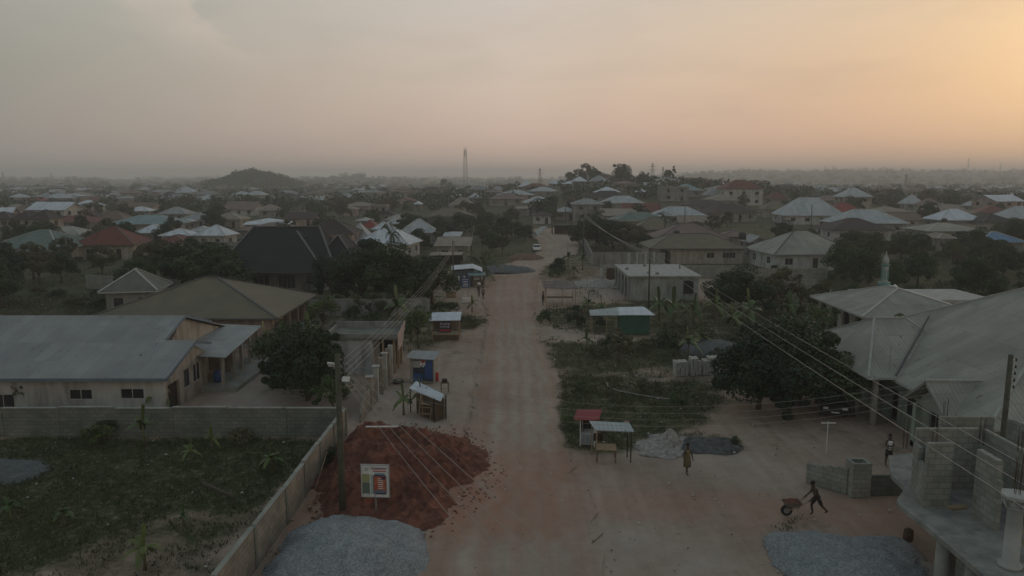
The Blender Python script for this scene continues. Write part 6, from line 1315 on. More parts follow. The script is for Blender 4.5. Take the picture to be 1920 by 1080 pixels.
# ------------------------------------------------------------------ people
def person(label, loc, rz, J, h=1.7, top=None, bottom=None, hair=MT['hair'], skin=MT['skin'], dress=None, fingers=True):
    """J: joints relative to hips at z=.93 of a 1.75 m body; x right, y back (faces -y)"""
    root = empty('person', loc, rz, label, 'person'); root.scale = (h / 1.75,) * 3; FAT = 1.15
    hip = Vector((0, 0, .93)) + Vector(J.get('hip', (0, 0, 0))); lean = Vector(J.get('lean', (0, 0, 0)))
    chest = hip + Vector((0, 0, .38)) + lean * .7; neck = hip + Vector((0, 0, .55)) + lean; head = neck + Vector((0, 0, .17)) + Vector(J.get('head', (0, -.02, 0))); crown = head + Vector((0, 0, .09))
    V = [hip, hip + Vector((0, 0, .18)) + lean * .3, chest, neck, head, crown]; E = [(0, 1), (1, 2), (2, 3), (3, 4), (4, 5)]; Rr = [(.15, .11), (.125, .095), (.155, .11), (.055, .06), (.088, .105), (.06, .075)]
    for s in (-1, 1):
        sh = chest + Vector((s * .18, 0, .08)); el = sh + Vector(J['el' + ('L' if s < 0 else 'R')]); wr = el + Vector(J['wr' + ('L' if s < 0 else 'R')]); b = len(V)
        dr = (wr - el).normalized(); ha = wr + dr * .09
        V += [sh, el, wr, ha]; Rr += [(.055, .055), (.04, .04), (.027, .027), (.038, .018)]; E += [(2, b), (b, b + 1), (b + 1, b + 2), (b + 2, b + 3)]
        if fingers:
            side = Vector((0, 1, 0)) if abs(dr.y) < .8 else Vector((1, 0, 0))
            for k in range(4):
                f = len(V); r0 = ha + side * (k - 1.5) * .02; L_ = (.07, .085, .08, .06)[k]; V += [r0 + dr * .02, r0 + dr * (.02 + L_ * .6), r0 + dr * (.02 + L_) + Vector((-s * .015, 0, 0))]; Rr += [(.009, .009), (.008, .008), (.007, .007)]; E += [(b + 3, f), (f, f + 1), (f + 1, f + 2)]
            f = len(V); V += [wr + dr * .03 + side * -.035, wr + dr * .08 + side * -.05]; Rr += [(.011, .011), (.009, .009)]; E += [(b + 2, f), (f, f + 1)]
        hp = hip + Vector((s * .09, 0, -.06)); kn = hp + Vector(J['kn' + ('L' if s < 0 else 'R')]); an = kn + Vector(J['an' + ('L' if s < 0 else 'R')]); b = len(V)
        V += [hp, kn, an, an + Vector(J.get('toe', (0, -.16, -.05)))]; Rr += [(.088, .088), (.058, .058), (.038, .042), (.035, .024)]; E += [(0, b), (b, b + 1), (b + 1, b + 2), (b + 2, b + 3)]
        J['_an' + ('L' if s < 0 else 'R')] = an
    zmin = min(J['_anL'].z, J['_anR'].z) - .085
    me = bpy.data.meshes.new('body'); me.from_pydata([v - Vector((0, 0, zmin)) for v in V], E, []); ob = link(bpy.data.objects.new('body', me), root)
    sk = ob.modifiers.new('skin', 'SKIN'); sk.use_smooth_shade = True
    for i, r_ in enumerate(Rr): r_ = (r_[0] * (FAT if r_[0] > .02 else 1), r_[1] * (FAT if r_[0] > .02 else 1)); me.skin_vertices[0].data[i].radius = r_
    me.skin_vertices[0].data[0].use_root = True; ob.modifiers.new('sub', 'SUBSURF').levels = 1; ob.modifiers['sub'].render_levels = 2; me.materials.append(skin)
    D = Vector((0, 0, -zmin))
    def ell(c, r, name, m, n=10, cut=-2):
        mb = MB(); rings = []; st = 8
        mb.v = []; 
        for i in range(st + 1):
            t = -math.pi / 2 + math.pi * i / st
            for k in range(n): a = 2 * math.pi * k / n; mb.v.append((c.x + r[0] * math.cos(t) * math.cos(a), c.y + r[1] * math.cos(t) * math.sin(a), c.z + max(cut * r[2], r[2] * math.sin(t))))
        for i in range(st):
            for k in range(n): mb.f.append((i * n + k, i * n + (k + 1) % n, (i + 1) * n + (k + 1) % n, (i + 1) * n + k)); mb.m.append(0)
        return mb.build(name, m, root, True, False)
    hc = head + D; ell(hc + Vector((0, .02, .06)), (.1, .115, .105), 'hair', hair, 12, -.35)
    for s in (-1, 1): ell(hc + Vector((s * .098, 0, .0)), (.012, .022, .032), 'ear', skin, 6); ell(hc + Vector((s * .035, -.10, .015)), (.014, .01, .008), 'eye', MT['white'], 6)
    ell(hc + Vector((0, -.115, -.02)), (.016, .018, .026), 'nose', skin, 6); ell(hc + Vector((0, -.10, -.06)), (.03, .012, .009), 'mouth', MT['hair'], 6)
    def loft(rings, name, m, n=14):
        mb = MB()
        for (c, rx, ry) in rings:
            for k in range(n): a = 2 * math.pi * k / n; mb.v.append((c.x + rx * math.cos(a), c.y + ry * math.sin(a), c.z))
        for i in range(len(rings) - 1):
            for k in range(n): mb.f.append((i * n + k, i * n + (k + 1) % n, (i + 1) * n + (k + 1) % n, (i + 1) * n + k)); mb.m.append(0)
        o = mb.build(name, m, root, True, False); md = o.modifiers.new('s', 'SOLIDIFY'); md.thickness = .012; return o
    hD, cD, nD = hip + D, chest + D, neck + D
    if dress is not None: loft([(hD + Vector((0, .02, -.50)), .22, .22), (hD + Vector((0, .01, -.25)), .215, .2), (hD, .19, .155), (hD + Vector((0, 0, .17)) + lean * .3, .15, .13), (cD, .195, .14), (cD + Vector((0, 0, .09)), .185, .11), (nD - Vector((0, 0, .03)), .075, .07)], 'dress', dress)
    if top is not None: loft([(hD - Vector((0, 0, .04)), .175, .14), (hD + Vector((0, 0, .16)) + lean * .3, .15, .125), (cD, .19, .14), (cD + Vector((0, 0, .08)), .18, .11), (nD - Vector((0, 0, .05)), .085, .075)], 'shirt', top)
    if bottom is not None:
        loft([(hD + Vector((0, 0, -.09)), .165, .13), (hD + Vector((0, 0, .07)), .165, .135)], 'waistband', bottom)
        for s in ('L', 'R'):
            sx = -1 if s == 'L' else 1; hp = hD + Vector((sx * .09, 0, -.04)); kn = hp + Vector(J['kn' + s]) * J.get('short', .95)
            MB().tube([hp + Vector((0, 0, .03)), hp.lerp(kn, .5), kn], [.105, .1, .085], 12).build('trouser_leg', bottom, root, True, False)
    return root
W_ = P(1288, 889)
person('woman in mustard patterned sleeveless dress walking across the dirt', (W_.x, W_.y, 0), R(20), dict(elL=(-.06, .03, -.27), wrL=(-.03, -.10, -.22), elR=(.10, .02, -.27), wrR=(.05, -.03, -.24), knL=(0, -.10, -.40), anL=(0, .0, -.42), knR=(.03, .06, -.40), anR=(.02, .22, -.36)), 1.68, dress=M('mustard_patterned_cloth', (.20, .155, .08), (.10, .075, .045), 9, .9))
W_ = P(1665, 873)
person('man in white vest and dark shorts standing with folded arms', (W_.x, W_.y, 0), R(8), dict(elL=(-.05, -.02, -.28), wrL=(.22, -.16, .04), elR=(.05, -.02, -.28), wrR=(-.22, -.18, .02), knL=(-.05, 0, -.42), anL=(-.02, .01, -.42), knR=(.05, 0, -.42), anR=(.03, .01, -.42), short=.9), 1.75, top=MT['white'], bottom=M('black_shorts', (.02, .02, .022), (.03, .03, .03), 4, .9))
bm_ = P(1530, 966)
person('man in dark clothes leaning forward pushing a loaded wheelbarrow', (bm_.x, bm_.y, 0), R(-84), dict(hip=(0, .0, -.02), lean=(0, -.22, -.04), head=(0, -.06, -.02), elL=(-.03, -.08, -.27), wrL=(-.02, -.19, -.17), elR=(.03, -.08, -.27), wrR=(.02, -.19, -.17), knL=(0, -.22, -.36), anL=(0, .10, -.42), knR=(0, .20, -.36), anR=(0, .32, -.30), short=.85), 1.76, top=M('dark_olive_shirt', (.06, .055, .04), (.04, .036, .028), 5, .9), bottom=M('charcoal_shorts', (.03, .03, .032), (.02, .02, .02), 5, .9))
# wheelbarrow: long axis along -x, handles reach the man's hands
br = empty('wheelbarrow', (bm_.x - 1.14, bm_.y - .05, 0), 0, 'rusty wheelbarrow rolling left with handles held by the man', 'wheelbarrow')
br.scale = (.95,) * 3; tr_ = MB(); bq = [(-.55, -.22), (.35, -.3), (.35, .3), (-.55, .22)]; lo = [(-.35, -.16), (.25, -.2), (.25, .2), (-.35, .16)]
tr_.add([(x, y, .78) for x, y in bq] + [(x, y, .48) for x, y in lo], [(4, 7, 6, 5), (0, 4, 5, 1), (1, 5, 6, 2), (2, 6, 7, 3), (3, 7, 4, 0)]); t_ = tr_.build('tray', M('rusty_barrow_steel', (.20, .19, .17), (.12, .09, .07), 5, .7), br); md = t_.modifiers.new('s', 'SOLIDIFY'); md.thickness = .015
wl_ = MB().tube([(-.32, -.05, .3), (-.32, .05, .3)], .29, 18).build('wheel', MT['black'], br); MB().tube([(-.32, -.06, .3), (-.32, .06, .3)], .16, 12).build('rim', MT['steel'], wl_)
for s in (-1, 1):
    MB().tube([(-.36, s * .08, .3), (0, s * .2, .46), (.78, s * .24, .93)], .03, 6).build('handle', MT['lwood'], br); MB().tube([(.15, s * .2, .48), (.3, s * .22, .2)], .018, 6).build('leg', MT['steel'], br)
mb = MB(); [mb.v.append((-.1 + .42 * math.cos(2 * math.pi * k / 14) * rr2, .24 * math.sin(2 * math.pi * k / 14) * rr2, .74 + zz + .02 * math.sin(k * 5))) for rr2, zz in ((1, 0), (.7, .1), (.3, .15)) for k in range(14)]
mb.f = [(i * 14 + k, i * 14 + (k + 1) % 14, (i + 1) * 14 + (k + 1) % 14, (i + 1) * 14 + k) for i in range(2) for k in range(14)] + [tuple(28 + k for k in range(14))]; mb.m = [0] * len(mb.f); o = mb.build('soil_load', MT['soil'], None, True); o.location = br.location; o.scale = (.95,) * 3; tag(o, 'load of red soil heaped in the wheelbarrow tray', 'soil load')
wk = lambda a=1: dict(elL=(-.05, .04 * a, -.27), wrL=(-.01, -.06, -.24), elR=(.05, -.04 * a, -.27), wrR=(.01, -.08, -.24), knL=(0, -.08 * a, -.41), anL=(0, .0, -.42), knR=(0, .05 * a, -.41), anR=(0, .16 * a, -.38))
a = P(898, 557); person('person with pale bundle on the head walking on the road', (a.x, a.y, 0), R(10), dict(wk(), elR=(.12, 0, .16), wrR=(-.06, 0, .24)), 1.7, top=M('dark_blue_cloth', (.04, .045, .07), (.06, .06, .08), 4, .9), bottom=M('grey_patterned_wrap', (.17, .17, .16), (.10, .10, .09), 8, .9), fingers=False)
o = MB().tube([(0, 0, 0), (0, 0, .1), (0, 0, .26), (0, 0, .34)], [.16, .27, .22, .08], 10).build('head_bundle', MT['white'], None, True); o.location = (a.x, a.y, 1.66); tag(o, 'pale round bundle carried on a walking person’s head', 'bundle')
a = P(906, 560); person('shorter person in grey green top beside the bundle carrier', (a.x, a.y, 0), R(-5), wk(-1), 1.45, top=M('grey_green_cloth', (.20, .22, .19), (.15, .16, .14), 4, .9), bottom=M('maroon_cloth', (.07, .03, .03), (.05, .02, .02), 4, .9), fingers=False)
a = P(1018, 572); person('person in dark clothes standing at the rusty roofed stall', (a.x, a.y, 0), R(60), wk(.3), 1.7, top=M('black_cloth', (.02, .02, .022), (.03, .028, .03), 4, .9), bottom=M('black_cloth2', (.025, .02, .02), (.02, .02, .02), 4, .9), fingers=False)
a = P(902, 536); person('person in white shirt behind the bundle carrier near the kiosk', (a.x + .1, a.y, 0), R(180), wk(.4), 1.7, top=MT['white'], bottom=M('grey_cloth', (.12, .12, .12), (.09, .09, .09), 4, .9), fingers=False)

# ------------------------------------------------------------------ towers on the skyline
def mast(label, px, py_base, py_top, dist, w0, w1, n, name='lattice_mast', cat='tower', arms=()):
    x = at(px, dist, 0); z0 = terr(x, dist); r = ray(px, py_top); zt_ = CAM_Z + r.z / r.y * dist; h = zt_ - z0
    root = empty(name, (x, dist, z0), .3, label, cat); t = .0011 * dist * .20; mb = MB()
    L_ = lambda k: (w0 + (w1 - w0) * k / n)
    for sx in (-1, 1):
        for sy in (-1, 1): MB().beam((sx * w0 / 2, sy * w0 / 2, -1), (sx * w1 / 2, sy * w1 / 2, h), t).build('leg', MT['steel'] if name == 'lattice_mast' else MT['rust'], root)
    for k in range(n):
        za, zb = h * k / n, h * (k + 1) / n; a, b = L_(k) / 2, L_(k + 1) / 2
        for s in (-1, 1):
            mb.beam((-a, s * a, za), (b, s * b, zb), t * .6); mb.beam((a, s * a, za), (-b, s * b, zb), t * .6); mb.beam((s * a, -a, za), (s * b, b, zb), t * .6); mb.beam((-b, s * b, zb), (b, s * b, zb), t * .6)
    mb.build('bracing', MT['steel'] if name == 'lattice_mast' else MT['rust'], root, uv=False)
    for zf, hw_ in arms: MB().beam((-hw_, 0, h * zf), (hw_, 0, h * zf), t * 1.2).build('crossarm', MT['rust'], root)
    return root, h
mt, mh_ = mast('tall red and white telecom lattice mast above the left haze', 873, 360, 279, 640, 4.0, 1.9, 16)
for zf in (.93, .86): 
    for a in range(3): MB().obox((1.1 * math.cos(a * 2.1), 1.1 * math.sin(a * 2.1), mh_ * zf), (.35, .35, 2.4), a * 2.1).build('antenna_panel', MT['white'], mt)
MB().beam((0, 0, mh_), (0, 0, mh_ + 3), .15).build('lightning_rod', MT['steel'], mt)
mast('larger power pylon on the crest left of the slender tree', 1222, 336, 306, 620, 5, .8, 6, 'power_pylon', 'pylon', ((.78, 4.5), (.9, 3.5)))
mast('smaller power pylon left of the hilltop trees', 1012, 336, 315, 760, 5, .8, 5, 'power_pylon', 'pylon', ((.8, 4.5), (.92, 3.5)))
mast('hazy power pylon just right of the larger one', 1242, 334, 313, 900, 5, .8, 5, 'power_pylon', 'pylon', ((.8, 4.5),))
for px, py, dd_, lb in ((1546, 311, 2600, 'left one of two faint masts on the right ridge'), (1561, 311, 2600, 'right one of two faint masts on the right ridge'), (1813, 297, 2600, 'tall faint mast on the right ridge'), (1873, 306, 2600, 'faint mast on the ridge near the right edge'), (98, 325, 1700, 'faint mast over the far left houses'), (7, 322, 1500, 'faint mast at the left edge of the horizon')):
    mast(lb, px, 330, py, dd_, 3.5, 1.5, 4)
cz = P(1697, 362); ch = empty('chimney', (cz.x, cz.y, cz.z), 0, 'plain grey concrete chimney tower rising over the right houses', 'chimney'); r = ray(1697, 328); hh = CAM_Z + r.z / r.y * cz.y - cz.z
MB().tube([(0, 0, -1), (0, 0, hh)], [1.3, 1.1], 10).build('shaft', MT['conc'], ch, True); MB().tube([(0, 0, hh), (0, 0, hh + .5)], [1.4, 1.4], 10).build('rim', MT['conc2'], ch)
rs = P(1028, 452); r_ = empty('rubble_ramp', (rs.x, rs.y, rs.z), 0, '', ''); bpy.data.objects.remove(r_)
so_ = P(1040, 440); r_ = empty('roadside_shelter', (so_.x + 3, so_.y, so_.z), 0, 'dark roadside shelter with flat roof at the road end', 'shelter'); MB().box(-4, 3.5, -2, 2, 2.5, 2.7).build('roof', RF['dark'], r_); [MB().box(x, x + .2, y, y + .2, 0, 2.5).build('post', MT['wood'], r_) for x in (-3.8, -.5, 3) for y in (-1.8, 1.6)]; MB().box(-3, 3, 1.2, 1.4, 0, 2.4).build('back_wall', MT['dwood'], r_)
o = MB().sheet((-2.2, -2.5, .1), (0, -2.8, .1), (2.5, 1.5, 2.2), (.8, 1.8, 2.2), .15).build('leaning_slab', MT['conc2']); o.location = (so_.x - 4.5, so_.y, so_.z); tag(o, 'pale slab leaning beside the dark shelter at the road end', 'slab')
# post sign beside the right tree, roof-high
ps_ = P(1549, 850); r_ = empty('post_sign', (ps_.x, ps_.y, 0), 0, 'thin white post with a crossbar before the dark tree', 'post'); MB().tube([(0, 0, 0), (0, 0, 1.95)], .025, 6).build('post', MT['white'], r_); MB().beam((-.4, 0, 1.85), (.45, 0, 1.85), .05).build('crossbar', MT['white'], r_)
lo_ = P(382, 910); lo2 = P(438, 935); o = MB().tube([(0, 0, .12), (lo2.x - lo_.x, lo2.y - lo_.y, .1)], [.09, .07], 8).build('fallen_log', MT['bark'], None, True); o.location = lo_; tag(o, 'fallen grey log lying in the left field', 'log')
dr_ = P(1702, 1018); o = MB().tube([(0, 0, 0), (0, 0, .1), (0, 0, .5), (0, 0, .6)], [.16, .22, .2, .05], 10).build('clay_pot', MT['rust'], None, True); o.location = (dr_.x, dr_.y, .1); tag(o, 'dark rusty pot standing at the edge of the right gravel', 'pot')
cz1 = [P(*p) for p in ((1137, 718), (1140, 726), (1155, 733), (1180, 738), (1200, 742), (1240, 748), (1262, 750))]
o = MB().tube([p + Vector((0, 0, .06)) for p in cz1], .045, 6).build('hose', MT['wire'], None, True); tag(o, 'long pale hose curling over the right plot grass', 'hose')
# ------------------------------------------------------------------ plants placed one by one
def at_ground(px, py): p = P(px, py); return p.x, p.y
tree('mango1', -14.9, 52.6, 5.0, 'dense dark mango tree left of the near pole behind the block wall', rad=2.7)
tree('mango2', -17.0, 55.5, 4.6, 'dark mango tree behind the banana clump near the long white house', rad=2.2)
tree('small1', -12.2, 49.6, 2.4, 'low bushy tree just inside the wall beside the near pole', rad=1.4)
tree('mango1', -14.4, 91, 7.2, 'largest dark tree of the clump between charcoal roof and blue grey kiosk', rad=4.4)
tree('mango2', -19.5, 93, 6.6, 'dark tree at the left end of the clump beside the charcoal roof', rad=3.5)
tree('tree2', -10.2, 94, 6.2, 'dark tree at the right end of the clump near the leaning pole', rad=2.9)
tree('mango2', -23.6, 97, 5.6, 'round green tree before the front wall of the charcoal roof house', rad=3.1)
tree('tree1', -42, 103, 7.2, 'tall leafy tree left of the charcoal roof', rad=4.4); tree('mango1', -47, 106, 6.2, 'dark spreading tree above the weathered roof', rad=4.0)
tree('tree2', -37.5, 99, 5.2, 'dark tree between weathered roof and charcoal roof', rad=3.2)
tree('small1', -19.8, 76, 3.6, 'small dense tree in the yard right of the arched pink porch', rad=1.9)
tree('small2', -15.6, 82, 4.2, 'loose green tree before the pale compound wall', rad=2.0)
tree('tree2', -23, 118, 6.5, 'dark tree right of the charcoal roof under the pink gable wall', rad=3.2)
tree('mango1', 17.2, 50.4, 5.3, 'big dark mango tree left of the dark car', rad=3.3); tree('mango2', 20.4, 51.5, 5.7, 'big dark mango tree against the sprawling stained roof', rad=3.3)
tree('mango2', 18.6, 48.4, 4.4, 'low front mango tree between its two taller neighbours', rad=2.6); tree('small1', 23.2, 49.0, 3.8, 'small round tree at the corner of the stained roof wing', rad=2.3)
tree('mango1', 27.2, 88, 5.0, 'round dark tree right of the unfinished house', rad=4.0); tree('tree3', 33, 90, 5.0, 'olive tree behind the round dark tree', rad=2.6)
tree('tree3', 35.5, 84, 4.4, 'reddish olive tree near the cream arched house', rad=2.2); tree('small1', 30.5, 72, 3.4, 'bushy tree left of the cream arched house', rad=1.8); tree('dry', 34.5, 88, 5, 'half dry brown tree left of the little minaret')
tree('small1', 36.8, 68.2, 3.2, 'yellow green bushy tree between the cream house and stained roof', rad=1.5)
tree('small2', 9.3, 63.5, 3.3, 'thin stemmed small tree in the middle of the right plot', rad=1.4); tree('small1', -7.6, 75, 2.6, 'small round tree left of the board stall', rad=1.3); tree('small1', -8.9, 69.5, 3.6, 'bushy tree behind the unfinished block shop', rad=1.6)
tree('tree2', at(1046, 122), 122, 3.0, 'dark round bush like tree with flat cut top beside the road', rad=1.7)
tree('mango2', at(984, 190), 190, 3.8, 'dark tree at left of the road bend behind the white car', rad=2.6); tree('mango2', at(966, 196), 198, 4.0, 'second dark tree left of the road bend', rad=2.8)
for i, (px, y_, h, r_) in enumerate(((1100, 176, 6.5, 4), (1124, 170, 6.8, 4.2), (1150, 168, 6.2, 4.2), (1172, 166, 6.0, 3.8), (1195, 172, 5, 3.4))):
    tree(('mango1', 'tree2', 'mango2', 'tree3', 'tree2')[i], at(px, y_), y_, h, ('leftmost', 'second', 'middle', 'fourth', 'rightmost')[i] + ' dark tree of the row behind the roadside pillars', rad=r_)
palm(-17.5, 108, 9.3, 'palm poking above the dark clump before the white hip roof', 0).scale = (.72, .72, 1.2); palm(at(905, 118), 118, 5.5, 'dark palm between the brown shed and blue grey kiosk', 1, s=1.7)
palm(at(1118, 178), 178, 8, 'palm rising out of the tree row at the road end', 0); palm(at(1245, 178), 178, 7.5, 'dark ragged palm before the olive roof', 0)
palm(36.8, 71.5, 3, 'low palm in the shrubs beside the cream arched house', 1, s=1.1); palm(-18.5, 60.5, 3.2, 'low palm like plant among bananas by the shop', 1, s=1.0)
for i, (px, py, h, lb) in enumerate(((560, 712, 4.2, 'tall banana plant with pale leaf before the white shop wall'), (535, 690, 3.8, 'banana plant left of the tall pale leafed banana'), (580, 668, 3.6, 'banana plant behind the dark mango crown'), (500, 672, 3.0, 'small banana plant at the end of the long house veranda'),
        (746, 610, 3.9, 'bright banana plant left of the board stall roof'), (770, 640, 3.0, 'short banana plant behind the unfinished shop corner'), (300, 770, 2.6, 'banana plant under the right window of the long house'), (238, 768, 2.4, 'banana plant between two windows of the long house'),
        (270, 832, 2.2, 'drooping banana plant before the back wall of the field'), (120, 985, 1.2, 'small yellow green banana shoot in the left field'), (272, 1066, 1.7, 'small banana plant at the bottom of the left field'), (358, 868, 1.3, 'banana shoot near the right end of the back wall'),
        (398, 846, 1.4, 'pale banana shoot close to the back wall corner'), (510, 885, 1.5, 'banana plant next to the side wall of the field'), (345, 985, .9, 'tiny yellow plant on the bare field patch'), (20, 975, 1.3, 'banana shoot at the left edge of the field'),
        (1065, 502, 3.6, 'left banana plant beside the grey roadside wall'), (1092, 506, 3.6, 'right banana plant beside the grey roadside wall'), (1075, 520, 2.4, 'short banana before the two roadside bananas'), (1235, 600, 3.4, 'banana plant right of the dark pole'), (1262, 604, 3.6, 'tall banana plant before the unfinished house'),
        (1300, 606, 3.0, 'banana plant below the right corner of unfinished house'), (1340, 600, 3.3, 'banana plant left of the round dark tree'), (1372, 622, 2.8, 'banana plant under the round dark tree'), (1403, 618, 3.9, 'lone banana plant right of the round dark tree'), (1102, 588, 2.4, 'bright banana shoot behind the green kiosk awning'),
        (1128, 596, 2.2, 'banana shoot left of the green kiosk roof'), (1100, 655, 1.8, 'small banana plant at the left of the right plot'), (1290, 672, 2.6, 'banana plant behind the block stack'), (1315, 655, 2.2, 'second banana plant behind the block stack'), (790, 770, 2.2, 'thin banana shoot behind the slatted shack'), (757, 776, 2.0, 'thin banana shoot at the pillar wall'),
        (885, 585, 1.8, 'banana shoot in the verge below the signboard'), (905, 505, 3, 'banana clump between palm and gravel mounds'), (920, 500, 3, 'banana clump right of the dark palm'), (890, 500, 2.6, 'banana clump under the dark palm'), (1480, 600, 3, 'banana plant in the scrub left of arched house'), (1620, 505, 3, 'banana plant in scrub left of the minaret'))):
    x_, y_ = at_ground(px, py); banana(x_, y_, h, lb)
for i, (px, py, s_, lb) in enumerate(((80, 765, 1.7, 'dark climbing shrub on the long white house wall'), (200, 818, .8, 'low shrub against the back wall left of the banana'), (178, 836, 1.0, 'upright shrub near the middle of the back wall'), (500, 790, .8, 'shrub inside the wall corner'), (590, 748, 1.0, 'flat shrub in front of the dark mango'), (640, 745, .7, 'small shrub at the foot of the near pole wall'),
        (455, 830, .8, 'shrub leaning on the field side of the wall'), (615, 870, .8, 'weedy shrub between side wall and red soil'), (1120, 600, .8, 'shrub behind the awning posts'), (1150, 655, 1.2, 'spreading shrub before the green kiosk'), (1200, 660, 1.1, 'shrub right of the thin stemmed small tree'), (1240, 650, 1.0, 'shrub left of the low gravel mound'), (1120, 668, 1.0, 'shrub near the small banana of the right plot'),
        (1370, 650, 1.2, 'shrub right of the low gravel mound'), (1090, 735, .7, 'weedy shrub on the grass of the right plot'), (1215, 735, .9, 'dry shrub in the middle of the right plot'), (1270, 760, .8, 'weedy shrub at the right of the grass plot'), (1068, 800, .6, 'small shrub left of the red roofed booth'), (1380, 832, .35, 'shrub at the right end of the charcoal soil'),
        (845, 590, 1.2, 'verge shrub left of the board stall'), (880, 610, 1.2, 'verge shrub at the road edge'), (820, 585, 1.2, 'verge shrub below the leaning pole'), (700, 610, 1.3, 'shrub behind the unfinished shop roof'), (660, 600, 1.2, 'shrub left behind the unfinished shop roof'), (1040, 520, 1.3, 'shrub by the roadside bananas'), (1020, 605, 1.0, 'verge shrub before the stick fence'),
        (760, 585, 1.2, 'leafy shrub before the pale compound wall'), (720, 592, 1.1, 'low shrub left of the bright banana'), (505, 880, .6, 'weedy shrub beside the field banana'), (1395, 610, 1.2, 'dark shrub under the lone banana'))):
    x_, y_ = at_ground(px, py); shrub(x_, y_, s_, lb)

# ------------------------------------------------------------------ labels worded from the nearest landmark
USED = {}
def rel(kind, x, y, z=0.0):
    px, py = to_px((x, y, terr(x, y) + z)); c = sorted(HOUSES, key=lambda h: math.hypot((h[1] - px) / 1.6, (h[2] - py) * 1.6))[:6]
    for n_, h in enumerate(c):
        dx, dy = px - h[1], (py - h[2]) * 1.6
        r_ = ('right of' if dx > 0 else 'left of') if abs(dx) > abs(dy) * .8 + 6 else ('in front of' if dy > 0 else 'behind')
        for pre in ('', 'far '):
            lb = f'{kind} {r_} {h[0]}' if not pre else f'{kind} farther {r_} {h[0]}'
            if lb not in USED: USED[lb] = 1; return lb
    a, b = c[0][0], c[1][0]; lb = f'{kind} between {a} and {b}'
    if lb not in USED: USED[lb] = 1
    return lb
def free(x, y, r):
    for ox_, oy_, orr in occ:
        if (x - ox_) ** 2 + (y - oy_) ** 2 < (r + orr) ** 2: return False
    return True
RP = [(RL[i], RR[i]) for i in range(len(RL))]
RPY = sorted([(P(*a).y, P(*a).x, P(*b).x) for a, b in RP])
def on_road(x, y, m=1.5):
    for (y0_, a0, b0), (y1_, a1, b1) in zip(RPY, RPY[1:]):
        if y0_ <= y <= y1_: t = (y - y0_) / max(1e-6, y1_ - y0_); return a0 + (a1 - a0) * t - m < x < b0 + (b1 - b0) * t + m
    return False
BARE = PP([(560, 690), (900, 580), (905, 520), (1010, 520), (1010, 700), (1400, 700), (1700, 930), (1900, 1200), (0, 1200), (640, 800)])
rs = random.Random(11)
# ---- more houses through the town
rm_names = ['grey', 'pale', 'white', 'stain', 'tan', 'rose', 'brown', 'dbrown', 'dark', 'olive', 'rust', 'red', 'teal', 'green']
rm_w = [12, 16, 14, 10, 9, 6, 6, 6, 3, 5, 4, 1.5, 2, 2.5]
cname = dict(grey='grey roofed', pale='pale roofed', white='white roofed', stain='streaked grey roofed', tan='tan roofed', rose='dusty rose roofed', brown='brown roofed', dbrown='dark brown roofed', dark='charcoal roofed', olive='olive roofed', rust='rusty red roofed', red='red roofed', teal='teal roofed', green='green roofed')
nh = 0; tries = 0
while nh < 205 and tries < 6000:
    tries += 1
    px = rs.uniform(-120, 2040); d = math.exp(rs.uniform(math.log(190), math.log(1300))); x = at(px, d)
    if d < 235 and 850 < px < 1160: continue
    if d < 260 and px > 1300 and rs.random() < .6: continue
    if 840 < d < 1040 and 380 < px < 580: continue
    r_ = rs.uniform(5.5, 8.5)
    if not free(x, d, r_ + 2.0): continue
    rm = rs.choices(rm_names, rm_w)[0]; st = 2 if rs.random() < .1 else 1
    w_, dd_ = rs.uniform(9, 17), rs.uniform(8, 12)
    lb = rel(cname[rm] + (' two storey' if st == 2 else '') + ' house', x, d, 3)
    far = d > 420
    h_ = house(lb, x, d, w_, dd_, rs.uniform(-.35, .35), rise=rs.uniform(1.4, 2.9), roof='hip' if rs.random() < .82 else 'gable', rm=rm, wm=rs.choice(['cream', 'white', 'grey', 'grey', 'block', 'pink']), stories=st, lod=2, reg=False, name='town_house', nwin=None, group='houses spread through the hazy town'); nh += 1
# ---- trees between the houses
def scatter_trees(n, d0, d1, keys, hr, dens=None, pxr=(-120, 2040), what='tree', group='dark trees between the town houses'):
    k = t = 0
    while k < n and t < n * 60:
        t += 1; px = rs.uniform(*pxr); d = math.exp(rs.uniform(math.log(d0), math.log(d1))); x = at(px, d); h = rs.uniform(*hr)
        if dens and not dens(px, d): continue
        if on_road(x, d, 4) or not free(x, d, h * .28): continue
        key = rs.choice(keys); kd = {'1': 'dark broad tree', '2': 'green rounded tree', '3': 'olive spreading tree'}.get(key[-1], 'tree')
        if key.startswith('mango'): kd = 'dense dark tree'
        if key in ('dry',): kd = 'dry brown tree'
        if key.startswith('small'): kd = 'small bushy tree'
        tree(key, x, d, h, rel(kd, x, d, h * .5), group); k += 1
left_block = lambda px, d: not (560 < px < 1420 and d < 150)
scatter_trees(34, 84, 150, ['mango1', 'mango2', 'tree1', 'tree2', 'tree3'], (4, 6.2), lambda px, d: (px < 400 and d > 90) or (px > 1560 and d > 90), what='near')
scatter_trees(22, 95, 165, ['mango2', 'tree2', 'tree3', 'small1', 'dry', 'small2'], (3, 5), lambda px, d: px < 430 or px > 1500)
scatter_trees(85, 145, 300, ['tree1', 'tree2', 'mango1', 'mango2', 'tree3'], (4, 6.3), lambda px, d: not (955 < px < 1110 and d < 240) and not (px > 1150 and px < 1420 and d < 165) and not (660 < px < 830 and d < 160))
scatter_trees(95, 270, 620, ['far1', 'far2', 'far3'], (4.2, 7.2))
scatter_trees(34, 600, 900, ['far1', 'far2', 'far3'], (5, 8))
scatter_trees(12, 150, 232, ['tree1', 'tree2', 'tree3', 'small1'], (3.5, 5.5), lambda px, d: True, (860, 955))
